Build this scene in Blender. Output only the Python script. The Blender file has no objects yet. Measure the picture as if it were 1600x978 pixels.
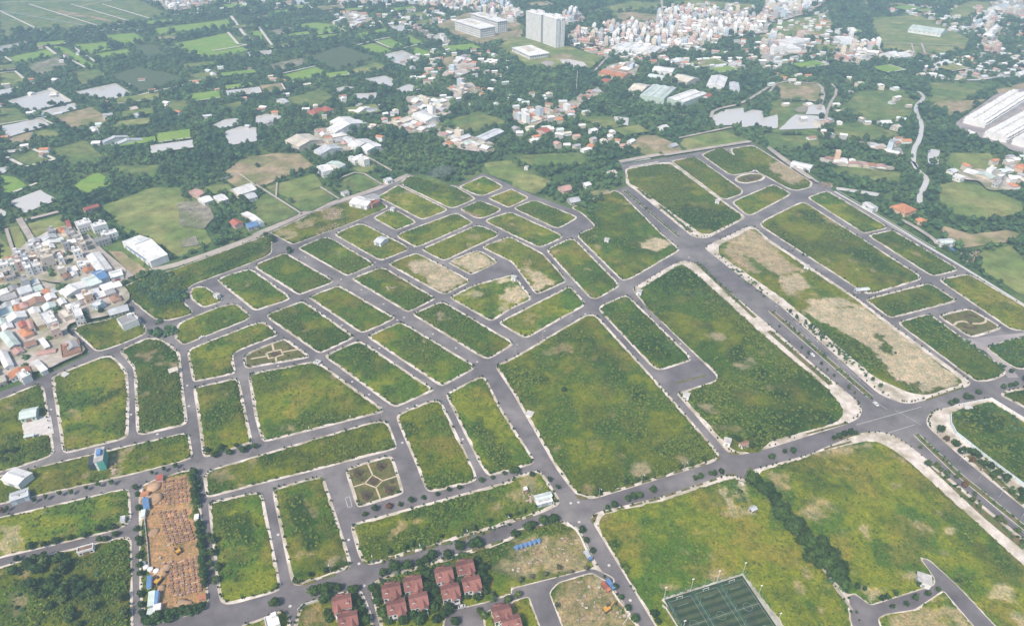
import bpy, bmesh, math, random
import numpy as np
from mathutils import Vector, Matrix
from mathutils.geometry import delaunay_2d_cdt

scene = bpy.context.scene
# ------------------------------------------------------------------ camera
CAM_H, FPX, HORIZON, CX, CY = 330.0, 1066.0, -250.0, 800.0, 489.0
PITCH = math.atan((CY - HORIZON) / FPX)
cam_d = bpy.data.cameras.new("camera")
cam = bpy.data.objects.new("camera", cam_d)
scene.collection.objects.link(cam)
cam.location = (0, 0, CAM_H)
cam.rotation_euler = (math.pi / 2 - PITCH, 0, 0)
cam_d.sensor_fit = 'HORIZONTAL'
cam_d.sensor_width = 36.0
cam_d.lens = 36.0 * FPX / 1600.0
cam_d.clip_start = 1.0
cam_d.clip_end = 20000.0
scene.camera = cam
# ------------------------------------------------------------------ sky, sun, exposure
SUN_EL, SUN_AZ = math.radians(52), math.radians(215)      # azimuth clockwise from +Y
world = bpy.data.worlds.new("World"); scene.world = world
world.use_nodes = True
wn = world.node_tree
for n in list(wn.nodes): wn.nodes.remove(n)
w_out = wn.nodes.new("ShaderNodeOutputWorld"); w_bg = wn.nodes.new("ShaderNodeBackground")
w_sky = wn.nodes.new("ShaderNodeTexSky")
w_sky.sky_type = 'NISHITA'; w_sky.sun_disc = False
w_sky.sun_elevation = SUN_EL; w_sky.sun_rotation = SUN_AZ
w_sky.air_density = 1.0; w_sky.dust_density = 2.0; w_sky.ozone_density = 1.0
w_bg.inputs["Strength"].default_value = 0.11
wn.links.new(w_sky.outputs[0], w_bg.inputs["Color"]); wn.links.new(w_bg.outputs[0], w_out.inputs["Surface"])
sun_d = bpy.data.lights.new("sun", 'SUN'); sun_d.energy = 3.1; sun_d.angle = math.radians(9)
sun_d.color = (1.0, 0.89, 0.76)
sun = bpy.data.objects.new("sun", sun_d); scene.collection.objects.link(sun)
sdir = Vector((math.sin(SUN_AZ) * math.cos(SUN_EL), math.cos(SUN_AZ) * math.cos(SUN_EL), math.sin(SUN_EL)))
sun.rotation_euler = (-sdir).to_track_quat('-Z', 'Y').to_euler()
sun.location = (0, 0, 600)
vs = scene.view_settings
vs.view_transform = 'Standard'; vs.look = 'None'; vs.gamma = 1.0; vs.use_curve_mapping = False
vs.exposure = 0.74
scene.render.engine = 'CYCLES'
scene.cycles.max_bounces = 5; scene.cycles.diffuse_bounces = 2; scene.cycles.glossy_bounces = 2
scene.cycles.transmission_bounces = 2; scene.cycles.volume_bounces = 0; scene.cycles.transparent_max_bounces = 6
scene.cycles.use_denoising = True

# ------------------------------------------------------------------ helpers
random.seed(11)
RS = np.random.RandomState(5)
TILES = {'a': (0, 480), 'b': (0, 718), 'c': (400, 480), 'd': (400, 718), 'e': (800, 480), 'g': (800, 718),
         'h': (1200, 480), 'i': (1200, 718), 'j': (0, 240), 'k': (400, 240), 'l': (800, 240), 'm': (1200, 240),
         'n': (0, 0), 'o': (400, 0), 'p': (800, 0), 'q': (1200, 0)}
KZ = 1505.0 / 400.0

def W(px, py, z=0.0):
    """photo point -> ground plan position (metres, camera above the origin looking along +Y)"""
    u = (px - CX) / FPX; v = (py - CY) / FPX
    dz = -math.sin(PITCH) - v * math.cos(PITCH); dy = math.cos(PITCH) - v * math.sin(PITCH)
    t = (CAM_H - z) / -dz
    return (u * t, dy * t)

def pix(s):
    out = []; t = 'z'
    for tok in s.split():
        if ':' in tok:
            t, tok = tok.split(':')
        x, y = map(float, tok.split(','))
        if t == 'z': out.append((x, y))
        else:
            o = TILES[t]; out.append((o[0] + x / KZ, o[1] + y / KZ))
    return out

def P(s):
    return [W(x, y) for x, y in pix(s)]

def area(p):
    return 0.5 * sum(p[i][0] * p[(i + 1) % len(p)][1] - p[(i + 1) % len(p)][0] * p[i][1] for i in range(len(p)))

def ccw(p):
    return p if area(p) > 0 else p[::-1]

def round_poly(p, r, n=4):
    out = []; N = len(p)
    for i in range(N):
        a, b, c = np.array(p[i - 1]), np.array(p[i]), np.array(p[(i + 1) % N])
        la, lc = np.linalg.norm(a - b), np.linalg.norm(c - b)
        if la < 1e-4 or lc < 1e-4: continue
        ra, rc = min(r, la * .45), min(r, lc * .45)
        s, e = b + (a - b) / la * ra, b + (c - b) / lc * rc
        for k in range(n + 1):
            t = k / n
            out.append(tuple((1 - t) ** 2 * s + 2 * t * (1 - t) * b + t * t * e))
    return out

def inset(p, d):
    p = ccw(p); N = len(p); out = []
    for i in range(N):
        a, b, c = np.array(p[i - 1]), np.array(p[i]), np.array(p[(i + 1) % N])
        e1 = (b - a) / (np.linalg.norm(b - a) + 1e-9); e2 = (c - b) / (np.linalg.norm(c - b) + 1e-9)
        n1 = np.array((-e1[1], e1[0])); n2 = np.array((-e2[1], e2[0]))
        m = n1 + n2; l = np.linalg.norm(m)
        if l < .2: m = n1; k = 1
        else: m = m / l; k = 1 / max(.5, m @ n1)
        out.append(tuple(b + m * d * k))
    return out

def resample(p, step):
    out = []
    for i in range(len(p)):
        a, b = np.array(p[i]), np.array(p[(i + 1) % len(p)])
        n = max(1, int(round(np.linalg.norm(b - a) / step)))
        for k in range(n): out.append(tuple(a + (b - a) * k / n))
    return out

def inside(px, py, poly):
    poly = np.asarray(poly); r = np.zeros(len(px), bool); n = len(poly)
    x1, y1 = poly[-1]
    for i in range(n):
        x2, y2 = poly[i]
        c = (y1 > py) != (y2 > py)
        if y1 != y2:
            r ^= c & (px < (x2 - x1) * (py - y1) / (y2 - y1) + x1)
        x1, y1 = x2, y2
    return r

def edge_dist(px, py, poly):
    poly = np.asarray(poly); d = np.full(len(px), 1e9)
    x1, y1 = poly[-1]
    for x2, y2 in poly:
        ex, ey = x2 - x1, y2 - y1; L = ex * ex + ey * ey + 1e-9
        t = np.clip(((px - x1) * ex + (py - y1) * ey) / L, 0, 1)
        d = np.minimum(d, (px - x1 - t * ex) ** 2 + (py - y1 - t * ey) ** 2)
        x1, y1 = x2, y2
    return np.sqrt(d)

def sdist(px, py, poly):
    q = np.asarray(poly); m = 30
    near = (px > q[:, 0].min() - m) & (px < q[:, 0].max() + m) & (py > q[:, 1].min() - m) & (py < q[:, 1].max() + m)
    out = np.full(len(px), -1e3)
    if near.any():
        d = edge_dist(px[near], py[near], poly)
        out[near] = np.where(inside(px[near], py[near], poly), d, -d)
    return out

LAT = np.random.RandomState(3).rand(256, 256)
def vnoise(x, y):
    xi = np.floor(x).astype(int); yi = np.floor(y).astype(int); fx = x - xi; fy = y - yi
    fx = fx * fx * (3 - 2 * fx); fy = fy * fy * (3 - 2 * fy)
    a = LAT[xi & 255, yi & 255]; b = LAT[(xi + 1) & 255, yi & 255]; c = LAT[xi & 255, (yi + 1) & 255]; d = LAT[(xi + 1) & 255, (yi + 1) & 255]
    return a * (1 - fx) * (1 - fy) + b * fx * (1 - fy) + c * (1 - fx) * fy + d * fx * fy
def fbm(x, y, s, o=4, off=0):
    r = np.zeros(len(x)); a = .5; t = 0
    for k in range(o):
        r += a * vnoise(x / s + off + 17 * k, y / s + off * 1.7 + 31 * k); t += a; a *= .55; s *= .5
    return r / t
def smooth(e0, e1, x):
    t = np.clip((x - e0) / (e1 - e0), 0, 1); return t * t * (3 - 2 * t)

COL = scene.collection
def link(name, me, parent=None, loc=None):
    o = bpy.data.objects.new(name, me); COL.objects.link(o)
    if parent is not None: o.parent = parent
    if loc is not None: o.location = loc
    return o
def tag(o, label=None, cat=None, group=None, kind=None):
    if label: o["label"] = label
    if cat: o["category"] = cat
    if group: o["group"] = group
    if kind: o["kind"] = kind
    return o
def empty(name, loc, rz=0.0):
    o = bpy.data.objects.new(name, None); COL.objects.link(o)
    o.location = loc; o.rotation_euler = (0, 0, rz); o.empty_display_size = 1.0
    return o
def mesh_np(name, V, F, mats=(), smooth_=False):
    """V (n,3) array; F list of tuples or (m,3|4) array"""
    me = bpy.data.meshes.new(name)
    V = np.asarray(V, np.float32)
    if isinstance(F, np.ndarray):
        k = F.shape[1]; m = len(F)
        me.vertices.add(len(V)); me.vertices.foreach_set("co", V.ravel())
        me.loops.add(m * k); me.loops.foreach_set("vertex_index", F.astype(np.int32).ravel())
        me.polygons.add(m); me.polygons.foreach_set("loop_start", np.arange(0, m * k, k, dtype=np.int32))
        me.update(calc_edges=True)
    else:
        me.from_pydata([tuple(map(float, v)) for v in V], [], F); me.update()
    for m_ in mats: me.materials.append(m_)
    if smooth_: me.polygons.foreach_set("use_smooth", np.ones(len(me.polygons), bool))
    return me

class MB:
    """collects simple shapes of one part into one mesh"""
    def __init__(s): s.v = []; s.f = []
    def quad(s, *p):
        n = len(s.v); s.v += list(p); s.f.append(tuple(range(n, n + len(p)))); return s
    def box(s, x0, y0, z0, x1, y1, z1):
        n = len(s.v)
        s.v += [(x0, y0, z0), (x1, y0, z0), (x1, y1, z0), (x0, y1, z0), (x0, y0, z1), (x1, y0, z1), (x1, y1, z1), (x0, y1, z1)]
        s.f += [tuple(n + i for i in q) for q in ((0, 3, 2, 1), (4, 5, 6, 7), (0, 1, 5, 4), (1, 2, 6, 5), (2, 3, 7, 6), (3, 0, 4, 7))]
        return s
    def prism(s, poly, z0, z1):
        poly = ccw(list(poly)); n = len(s.v); k = len(poly)
        s.v += [(x, y, z0) for x, y in poly] + [(x, y, z1) for x, y in poly]
        s.f.append(tuple(n + k + i for i in range(k))); s.f.append(tuple(n + k - 1 - i for i in range(k)))
        s.f += [(n + i, n + (i + 1) % k, n + k + (i + 1) % k, n + k + i) for i in range(k)]
        return s
    def cyl(s, x, y, z0, z1, r0, r1=None, k=8):
        r1 = r0 if r1 is None else r1; n = len(s.v)
        for z, r in ((z0, r0), (z1, r1)):
            s.v += [(x + r * math.cos(2 * math.pi * i / k), y + r * math.sin(2 * math.pi * i / k), z) for i in range(k)]
        s.f += [(n + i, n + (i + 1) % k, n + k + (i + 1) % k, n + k + i) for i in range(k)]
        s.f.append(tuple(n + k + i for i in range(k))); s.f.append(tuple(n + k - 1 - i for i in range(k)))
        return s
    def bar(s, a, b, w):
        a, b = Vector(a), Vector(b); d = (b - a).normalized()
        u = d.orthogonal().normalized() * w; v = d.cross(u).normalized() * w; n = len(s.v)
        for c in (a, b): s.v += [tuple(c + u), tuple(c + v), tuple(c - u), tuple(c - v)]
        s.f += [(n + i, n + (i + 1) % 4, n + 4 + (i + 1) % 4, n + 4 + i) for i in range(4)] + [(n, n + 3, n + 2, n + 1), (n + 4, n + 5, n + 6, n + 7)]
        return s
    def gable(s, x0, y0, x1, y1, z0, h, ov=.4, axis='x', th=.18):
        """pitched roof of two thick slopes, ridge along axis"""
        X0, X1, Y0, Y1 = x0 - ov, x1 + ov, y0 - ov, y1 + ov
        if axis == 'x':
            ym = (Y0 + Y1) / 2
            L = [(X0, Y0, z0), (X1, Y0, z0), (X1, ym, z0 + h), (X0, ym, z0 + h), (X0, Y1, z0), (X1, Y1, z0)]
        else:
            xm = (X0 + X1) / 2
            L = [(X1, Y0, z0), (X1, Y1, z0), (xm, Y1, z0 + h), (xm, Y0, z0 + h), (X0, Y0, z0), (X0, Y1, z0)]
        n = len(s.v)
        s.v += L + [(x, y, z - th) for x, y, z in L]
        s.f += [(n, n + 1, n + 2, n + 3), (n + 3, n + 2, n + 5, n + 4), (n + 7, n + 6, n + 9, n + 8), (n + 8, n + 9, n + 10, n + 11),
                (n, n + 6, n + 7, n + 1), (n + 4, n + 5, n + 11, n + 10), (n + 1, n + 7, n + 8, n + 2), (n + 2, n + 8, n + 11, n + 5),
                (n + 3, n + 9, n + 6, n), (n + 4, n + 10, n + 9, n + 3)]
        return s
    def hip(s, x0, y0, x1, y1, z0, h, ov=.4):
        X0, X1, Y0, Y1 = x0 - ov, x1 + ov, y0 - ov, y1 + ov; n = len(s.v)
        if X1 - X0 > Y1 - Y0:
            d = (Y1 - Y0) / 2; r = [(X0 + d, (Y0 + Y1) / 2, z0 + h), (X1 - d, (Y0 + Y1) / 2, z0 + h)]
            fs = [(0, 1, 5, 4), (1, 2, 5), (2, 3, 4, 5), (3, 0, 4)]
        else:
            d = (X1 - X0) / 2; r = [((X0 + X1) / 2, Y0 + d, z0 + h), ((X0 + X1) / 2, Y1 - d, z0 + h)]
            fs = [(0, 1, 4), (1, 2, 5, 4), (2, 3, 5), (3, 0, 4, 5)]
        s.v += [(X0, Y0, z0), (X1, Y0, z0), (X1, Y1, z0), (X0, Y1, z0)] + r
        s.f += [tuple(n + i for i in q) for q in fs] + [(n + 3, n + 2, n + 1, n)]
        return s
    def mesh(s, name, mat):
        return mesh_np(name, s.v, s.f, [mat] if mat else [])
    def build(s, name, mat, parent=None, loc=None):
        return link(name, s.mesh(name, mat), parent, loc)

# ------------------------------------------------------------------ materials
def new_mat(name):
    m = bpy.data.materials.new(name); m.use_nodes = True
    nt = m.node_tree; b = nt.nodes["Principled BSDF"]
    b.inputs["Specular IOR Level"].default_value = .25
    return m, nt, b
def nd(nt, t, **k):
    n = nt.nodes.new(t)
    for a, v in k.items():
        if a.startswith('i_'):
            n.inputs[int(a[2:]) if a[2:].isdigit() else a[2:]].default_value = v
        else: setattr(n, a, v)
    return n
def mat(name, col, rough=.85, var=.25, scale=.4, detail=6, bump=0., bscale=2., hue=None, rand=0., metal=0.):
    """base colour with two scales of mottling; hue = second colour that shows in patches; rand = per-object brightness"""
    m, nt, b = new_mat(name); L = nt.links
    geo = nd(nt, "ShaderNodeNewGeometry")
    n1 = nd(nt, "ShaderNodeTexNoise"); n1.inputs["Scale"].default_value = scale; n1.inputs["Detail"].default_value = detail; n1.inputs["Roughness"].default_value = .65
    L.new(geo.outputs["Position"], n1.inputs["Vector"])
    mr = nd(nt, "ShaderNodeMapRange"); mr.inputs[1].default_value = .28; mr.inputs[2].default_value = .72
    mr.inputs[3].default_value = 1 - var; mr.inputs[4].default_value = 1 + var
    L.new(n1.outputs["Fac"], mr.inputs[0])
    mul = nd(nt, "ShaderNodeMix", data_type='RGBA', blend_type='MULTIPLY'); mul.inputs[0].default_value = 1
    c = (*col, 1)
    if hue:
        n2 = nd(nt, "ShaderNodeTexNoise"); n2.inputs["Scale"].default_value = scale * .31; n2.inputs["Detail"].default_value = 4
        L.new(geo.outputs["Position"], n2.inputs["Vector"])
        r2 = nd(nt, "ShaderNodeMapRange"); r2.inputs[1].default_value = .42; r2.inputs[2].default_value = .62; L.new(n2.outputs["Fac"], r2.inputs[0])
        mx = nd(nt, "ShaderNodeMix", data_type='RGBA'); mx.inputs[6].default_value = c; mx.inputs[7].default_value = (*hue, 1)
        L.new(r2.outputs[0], mx.inputs[0]); L.new(mx.outputs[2], mul.inputs[6])
    else: mul.inputs[6].default_value = c
    fac = mr.outputs[0]
    if rand:
        oi = nd(nt, "ShaderNodeObjectInfo"); rr = nd(nt, "ShaderNodeMapRange"); rr.inputs[3].default_value = 1 - rand; rr.inputs[4].default_value = 1 + rand
        L.new(oi.outputs["Random"], rr.inputs[0])
        mm = nd(nt, "ShaderNodeMath", operation='MULTIPLY'); L.new(fac, mm.inputs[0]); L.new(rr.outputs[0], mm.inputs[1]); fac = mm.outputs[0]
    L.new(fac, mul.inputs[7]); L.new(mul.outputs[2], b.inputs["Base Color"])
    b.inputs["Roughness"].default_value = rough; b.inputs["Metallic"].default_value = metal
    if bump:
        n3 = nd(nt, "ShaderNodeTexNoise"); n3.inputs["Scale"].default_value = bscale; n3.inputs["Detail"].default_value = 5
        L.new(geo.outputs["Position"], n3.inputs["Vector"])
        bp = nd(nt, "ShaderNodeBump"); bp.inputs["Strength"].default_value = 1; bp.inputs["Distance"].default_value = bump
        L.new(n3.outputs["Fac"], bp.inputs["Height"]); L.new(bp.outputs[0], b.inputs["Normal"])
    return m

M = {}
M['asphalt'] = mat('asphalt', (.136, .123, .128), .9, .36, .07, 12, hue=(.195, .178, .174))
M['asphalt_worn'] = mat('asphalt_worn', (.36, .32, .30), .9, .2, .08, 8, hue=(.26, .23, .24))
M['pavement'] = mat('pavement', (.62, .555, .49), .9, .30, .25, 9, hue=(.38, .33, .25))
M['kerb'] = mat('kerb', (.60, .56, .53), .9, .15, .5)
M['dirt_road'] = mat('dirt_road', (.42, .37, .32), .95, .2, .12, 7, hue=(.33, .29, .26))
M['concrete'] = mat('concrete', (.55, .52, .49), .9, .2, .3, 7)
M['soil'] = mat('soil', (.42, .30, .19), .95, .25, .12, 8, hue=(.33, .24, .15), bump=.3)
M['orange_soil'] = mat('orange_soil', (.37, .24, .14), .95, .3, .18, 8, hue=(.47, .31, .19), bump=.3)
M['white'] = mat('white', (.78, .76, .74), .7, .10, .35)
M['verge'] = mat('verge', (.10, .125, .03), .95, .4, .35, 8, hue=(.17, .13, .06), bump=.4, bscale=1.2)
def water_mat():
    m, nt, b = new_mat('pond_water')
    b.inputs["Base Color"].default_value = (.58, .55, .51, 1); b.inputs["Roughness"].default_value = .10  # murky water's pale colour, lightened further with the sky's reflection painted in
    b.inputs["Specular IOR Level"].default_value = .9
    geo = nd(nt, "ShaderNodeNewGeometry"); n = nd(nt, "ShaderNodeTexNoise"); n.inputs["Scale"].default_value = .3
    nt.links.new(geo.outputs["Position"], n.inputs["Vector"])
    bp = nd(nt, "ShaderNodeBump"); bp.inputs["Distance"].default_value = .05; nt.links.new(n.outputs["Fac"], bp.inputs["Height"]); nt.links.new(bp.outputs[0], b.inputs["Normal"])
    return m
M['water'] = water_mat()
def grass_mat():
    m, nt, b = new_mat('grass'); L = nt.links
    at = nd(nt, "ShaderNodeAttribute", attribute_name="Col")
    geo = nd(nt, "ShaderNodeNewGeometry")
    n1 = nd(nt, "ShaderNodeTexNoise"); n1.inputs["Scale"].default_value = .9; n1.inputs["Detail"].default_value = 8; n1.inputs["Roughness"].default_value = .7
    L.new(geo.outputs["Position"], n1.inputs["Vector"])
    mr = nd(nt, "ShaderNodeMapRange"); mr.inputs[1].default_value = .3; mr.inputs[2].default_value = .7; mr.inputs[3].default_value = .42; mr.inputs[4].default_value = 1.5
    L.new(n1.outputs["Fac"], mr.inputs[0])
    nb = nd(nt, "ShaderNodeTexNoise"); nb.inputs["Scale"].default_value = .22; nb.inputs["Detail"].default_value = 6; nb.inputs["Roughness"].default_value = .75; nb.inputs["Distortion"].default_value = .6
    L.new(geo.outputs["Position"], nb.inputs["Vector"])
    hb = nd(nt, "ShaderNodeMapRange"); hb.inputs[1].default_value = .36; hb.inputs[2].default_value = .64; L.new(nb.outputs["Fac"], hb.inputs[0])
    tint = nd(nt, "ShaderNodeMix", data_type='RGBA'); tint.inputs[6].default_value = (.55, .72, .60, 1); tint.inputs[7].default_value = (1.30, 1.16, 1.05, 1); L.new(hb.outputs[0], tint.inputs[0])
    m0 = nd(nt, "ShaderNodeMix", data_type='RGBA', blend_type='MULTIPLY'); m0.inputs[0].default_value = 1; L.new(at.outputs["Color"], m0.inputs[6]); L.new(tint.outputs[2], m0.inputs[7])
    mul = nd(nt, "ShaderNodeMix", data_type='RGBA', blend_type='MULTIPLY'); mul.inputs[0].default_value = 1
    L.new(m0.outputs[2], mul.inputs[6]); L.new(mr.outputs[0], mul.inputs[7]); L.new(mul.outputs[2], b.inputs["Base Color"])
    b.inputs["Roughness"].default_value = .95; b.inputs["Specular IOR Level"].default_value = .1
    n3 = nd(nt, "ShaderNodeTexNoise"); n3.inputs["Scale"].default_value = 1.1; n3.inputs["Detail"].default_value = 6; n3.inputs["Roughness"].default_value = .7
    L.new(geo.outputs["Position"], n3.inputs["Vector"])
    bp = nd(nt, "ShaderNodeBump"); bp.inputs["Strength"].default_value = .9; bp.inputs["Distance"].default_value = .5
    L.new(n3.outputs["Fac"], bp.inputs["Height"]); L.new(bp.outputs[0], b.inputs["Normal"])
    return m
M['grass'] = grass_mat()
def ground_mat():
    m, nt, b = new_mat('ground'); L = nt.links
    geo = nd(nt, "ShaderNodeNewGeometry")
    def noise(s, d=6, r=.6):
        n = nd(nt, "ShaderNodeTexNoise"); n.inputs["Scale"].default_value = s; n.inputs["Detail"].default_value = d; n.inputs["Roughness"].default_value = r
        L.new(geo.outputs["Position"], n.inputs["Vector"]); return n.outputs["Fac"]
    r1 = nd(nt, "ShaderNodeValToRGB"); e = r1.color_ramp.elements
    e[0].position = .32; e[0].color = (.038, .076, .026, 1); e[1].position = .66; e[1].color = (.15, .19, .06, 1)
    k = e.new(.5); k.color = (.068, .12, .036, 1)
    L.new(noise(.012, 8, .65), r1.inputs[0])
    mr = nd(nt, "ShaderNodeMapRange"); mr.inputs[1].default_value = .3; mr.inputs[2].default_value = .7; mr.inputs[3].default_value = .6; mr.inputs[4].default_value = 1.4
    L.new(noise(.35, 8, .7), mr.inputs[0])
    mul = nd(nt, "ShaderNodeMix", data_type='RGBA', blend_type='MULTIPLY'); mul.inputs[0].default_value = 1
    L.new(r1.outputs[0], mul.inputs[6]); L.new(mr.outputs[0], mul.inputs[7]); L.new(mul.outputs[2], b.inputs["Base Color"])
    b.inputs["Roughness"].default_value = .95; b.inputs["Specular IOR Level"].default_value = .1
    bp = nd(nt, "ShaderNodeBump"); bp.inputs["Distance"].default_value = 1.0; L.new(noise(.5, 6, .7), bp.inputs["Height"]); L.new(bp.outputs[0], b.inputs["Normal"])
    return m
M['ground'] = ground_mat()

def sheet(name, poly, z, m, kind='structure', thick=None, label=None):
    mb = MB()
    poly = ccw(list(poly))
    if thick: mb.prism(poly, z - thick, z)
    else: mb.quad(*[(x, y, z) for x, y in poly])
    me = mb.mesh(name, m)
    bm = bmesh.new(); bm.from_mesh(me)
    bmesh.ops.triangulate(bm, faces=[f for f in bm.faces if len(f.verts) > 4]); bm.to_mesh(me); bm.free()
    o = link(name, me)
    return tag(o, label, None, None, kind)

def ribbon_poly(pts, w):
    """outline of a strip of width w (or one width per point) along world points"""
    p = [np.array(q) for q in pts]; n = len(p); ws = [w] * n if not hasattr(w, '__len__') else w
    l, r = [], []
    for i in range(n):
        t = p[min(i + 1, n - 1)] - p[max(i - 1, 0)]; t = t / np.linalg.norm(t); nn = np.array((-t[1], t[0])) * ws[i] / 2
        l.append(tuple(p[i] + nn)); r.append(tuple(p[i] - nn))
    return l + r[::-1]
def ribbon(name, s, w, z, m, thick=None, kind='structure', label=None, smooth_n=0):
    pts = P(s) if isinstance(s, str) else s
    for _ in range(smooth_n):
        q = [pts[0]]
        for a, b in zip(pts, pts[1:]):
            q += [(a[0] * .75 + b[0] * .25, a[1] * .75 + b[1] * .25), (a[0] * .25 + b[0] * .75, a[1] * .25 + b[1] * .75)]
        pts = q + [pts[-1]]
    return sheet(name, ribbon_poly(pts, w), z, m, kind, thick, label)

# ------------------------------------------------------------------ setting: ground and the estate's asphalt
sheet('ground', [(-6000, -1500), (6000, -1500), (6000, 7000), (-6000, 7000)], -.06, M['ground'])
OUTLINE = P("z:-140,662 0,612 65,589 140,553 106,519 118,509 170,498 205,481 190,463 184,455 400,372 424,366 k:60,470 350,330 640,240 840,165 900,122 1180,190 1340,115 1505,188 "
            "l:120,243 340,322 420,358 482,422 600,215 690,190 640,65 870,30 1062,-2 z:1145,228 1174,223 1272,283 1292,286 1303,300 1400,355 1500,415 1600,480 1720,556 1750,700 1780,1000 1780,1130 -250,1130 -250,800")
sheet('road', OUTLINE, 0.0, M['asphalt'])
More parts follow.
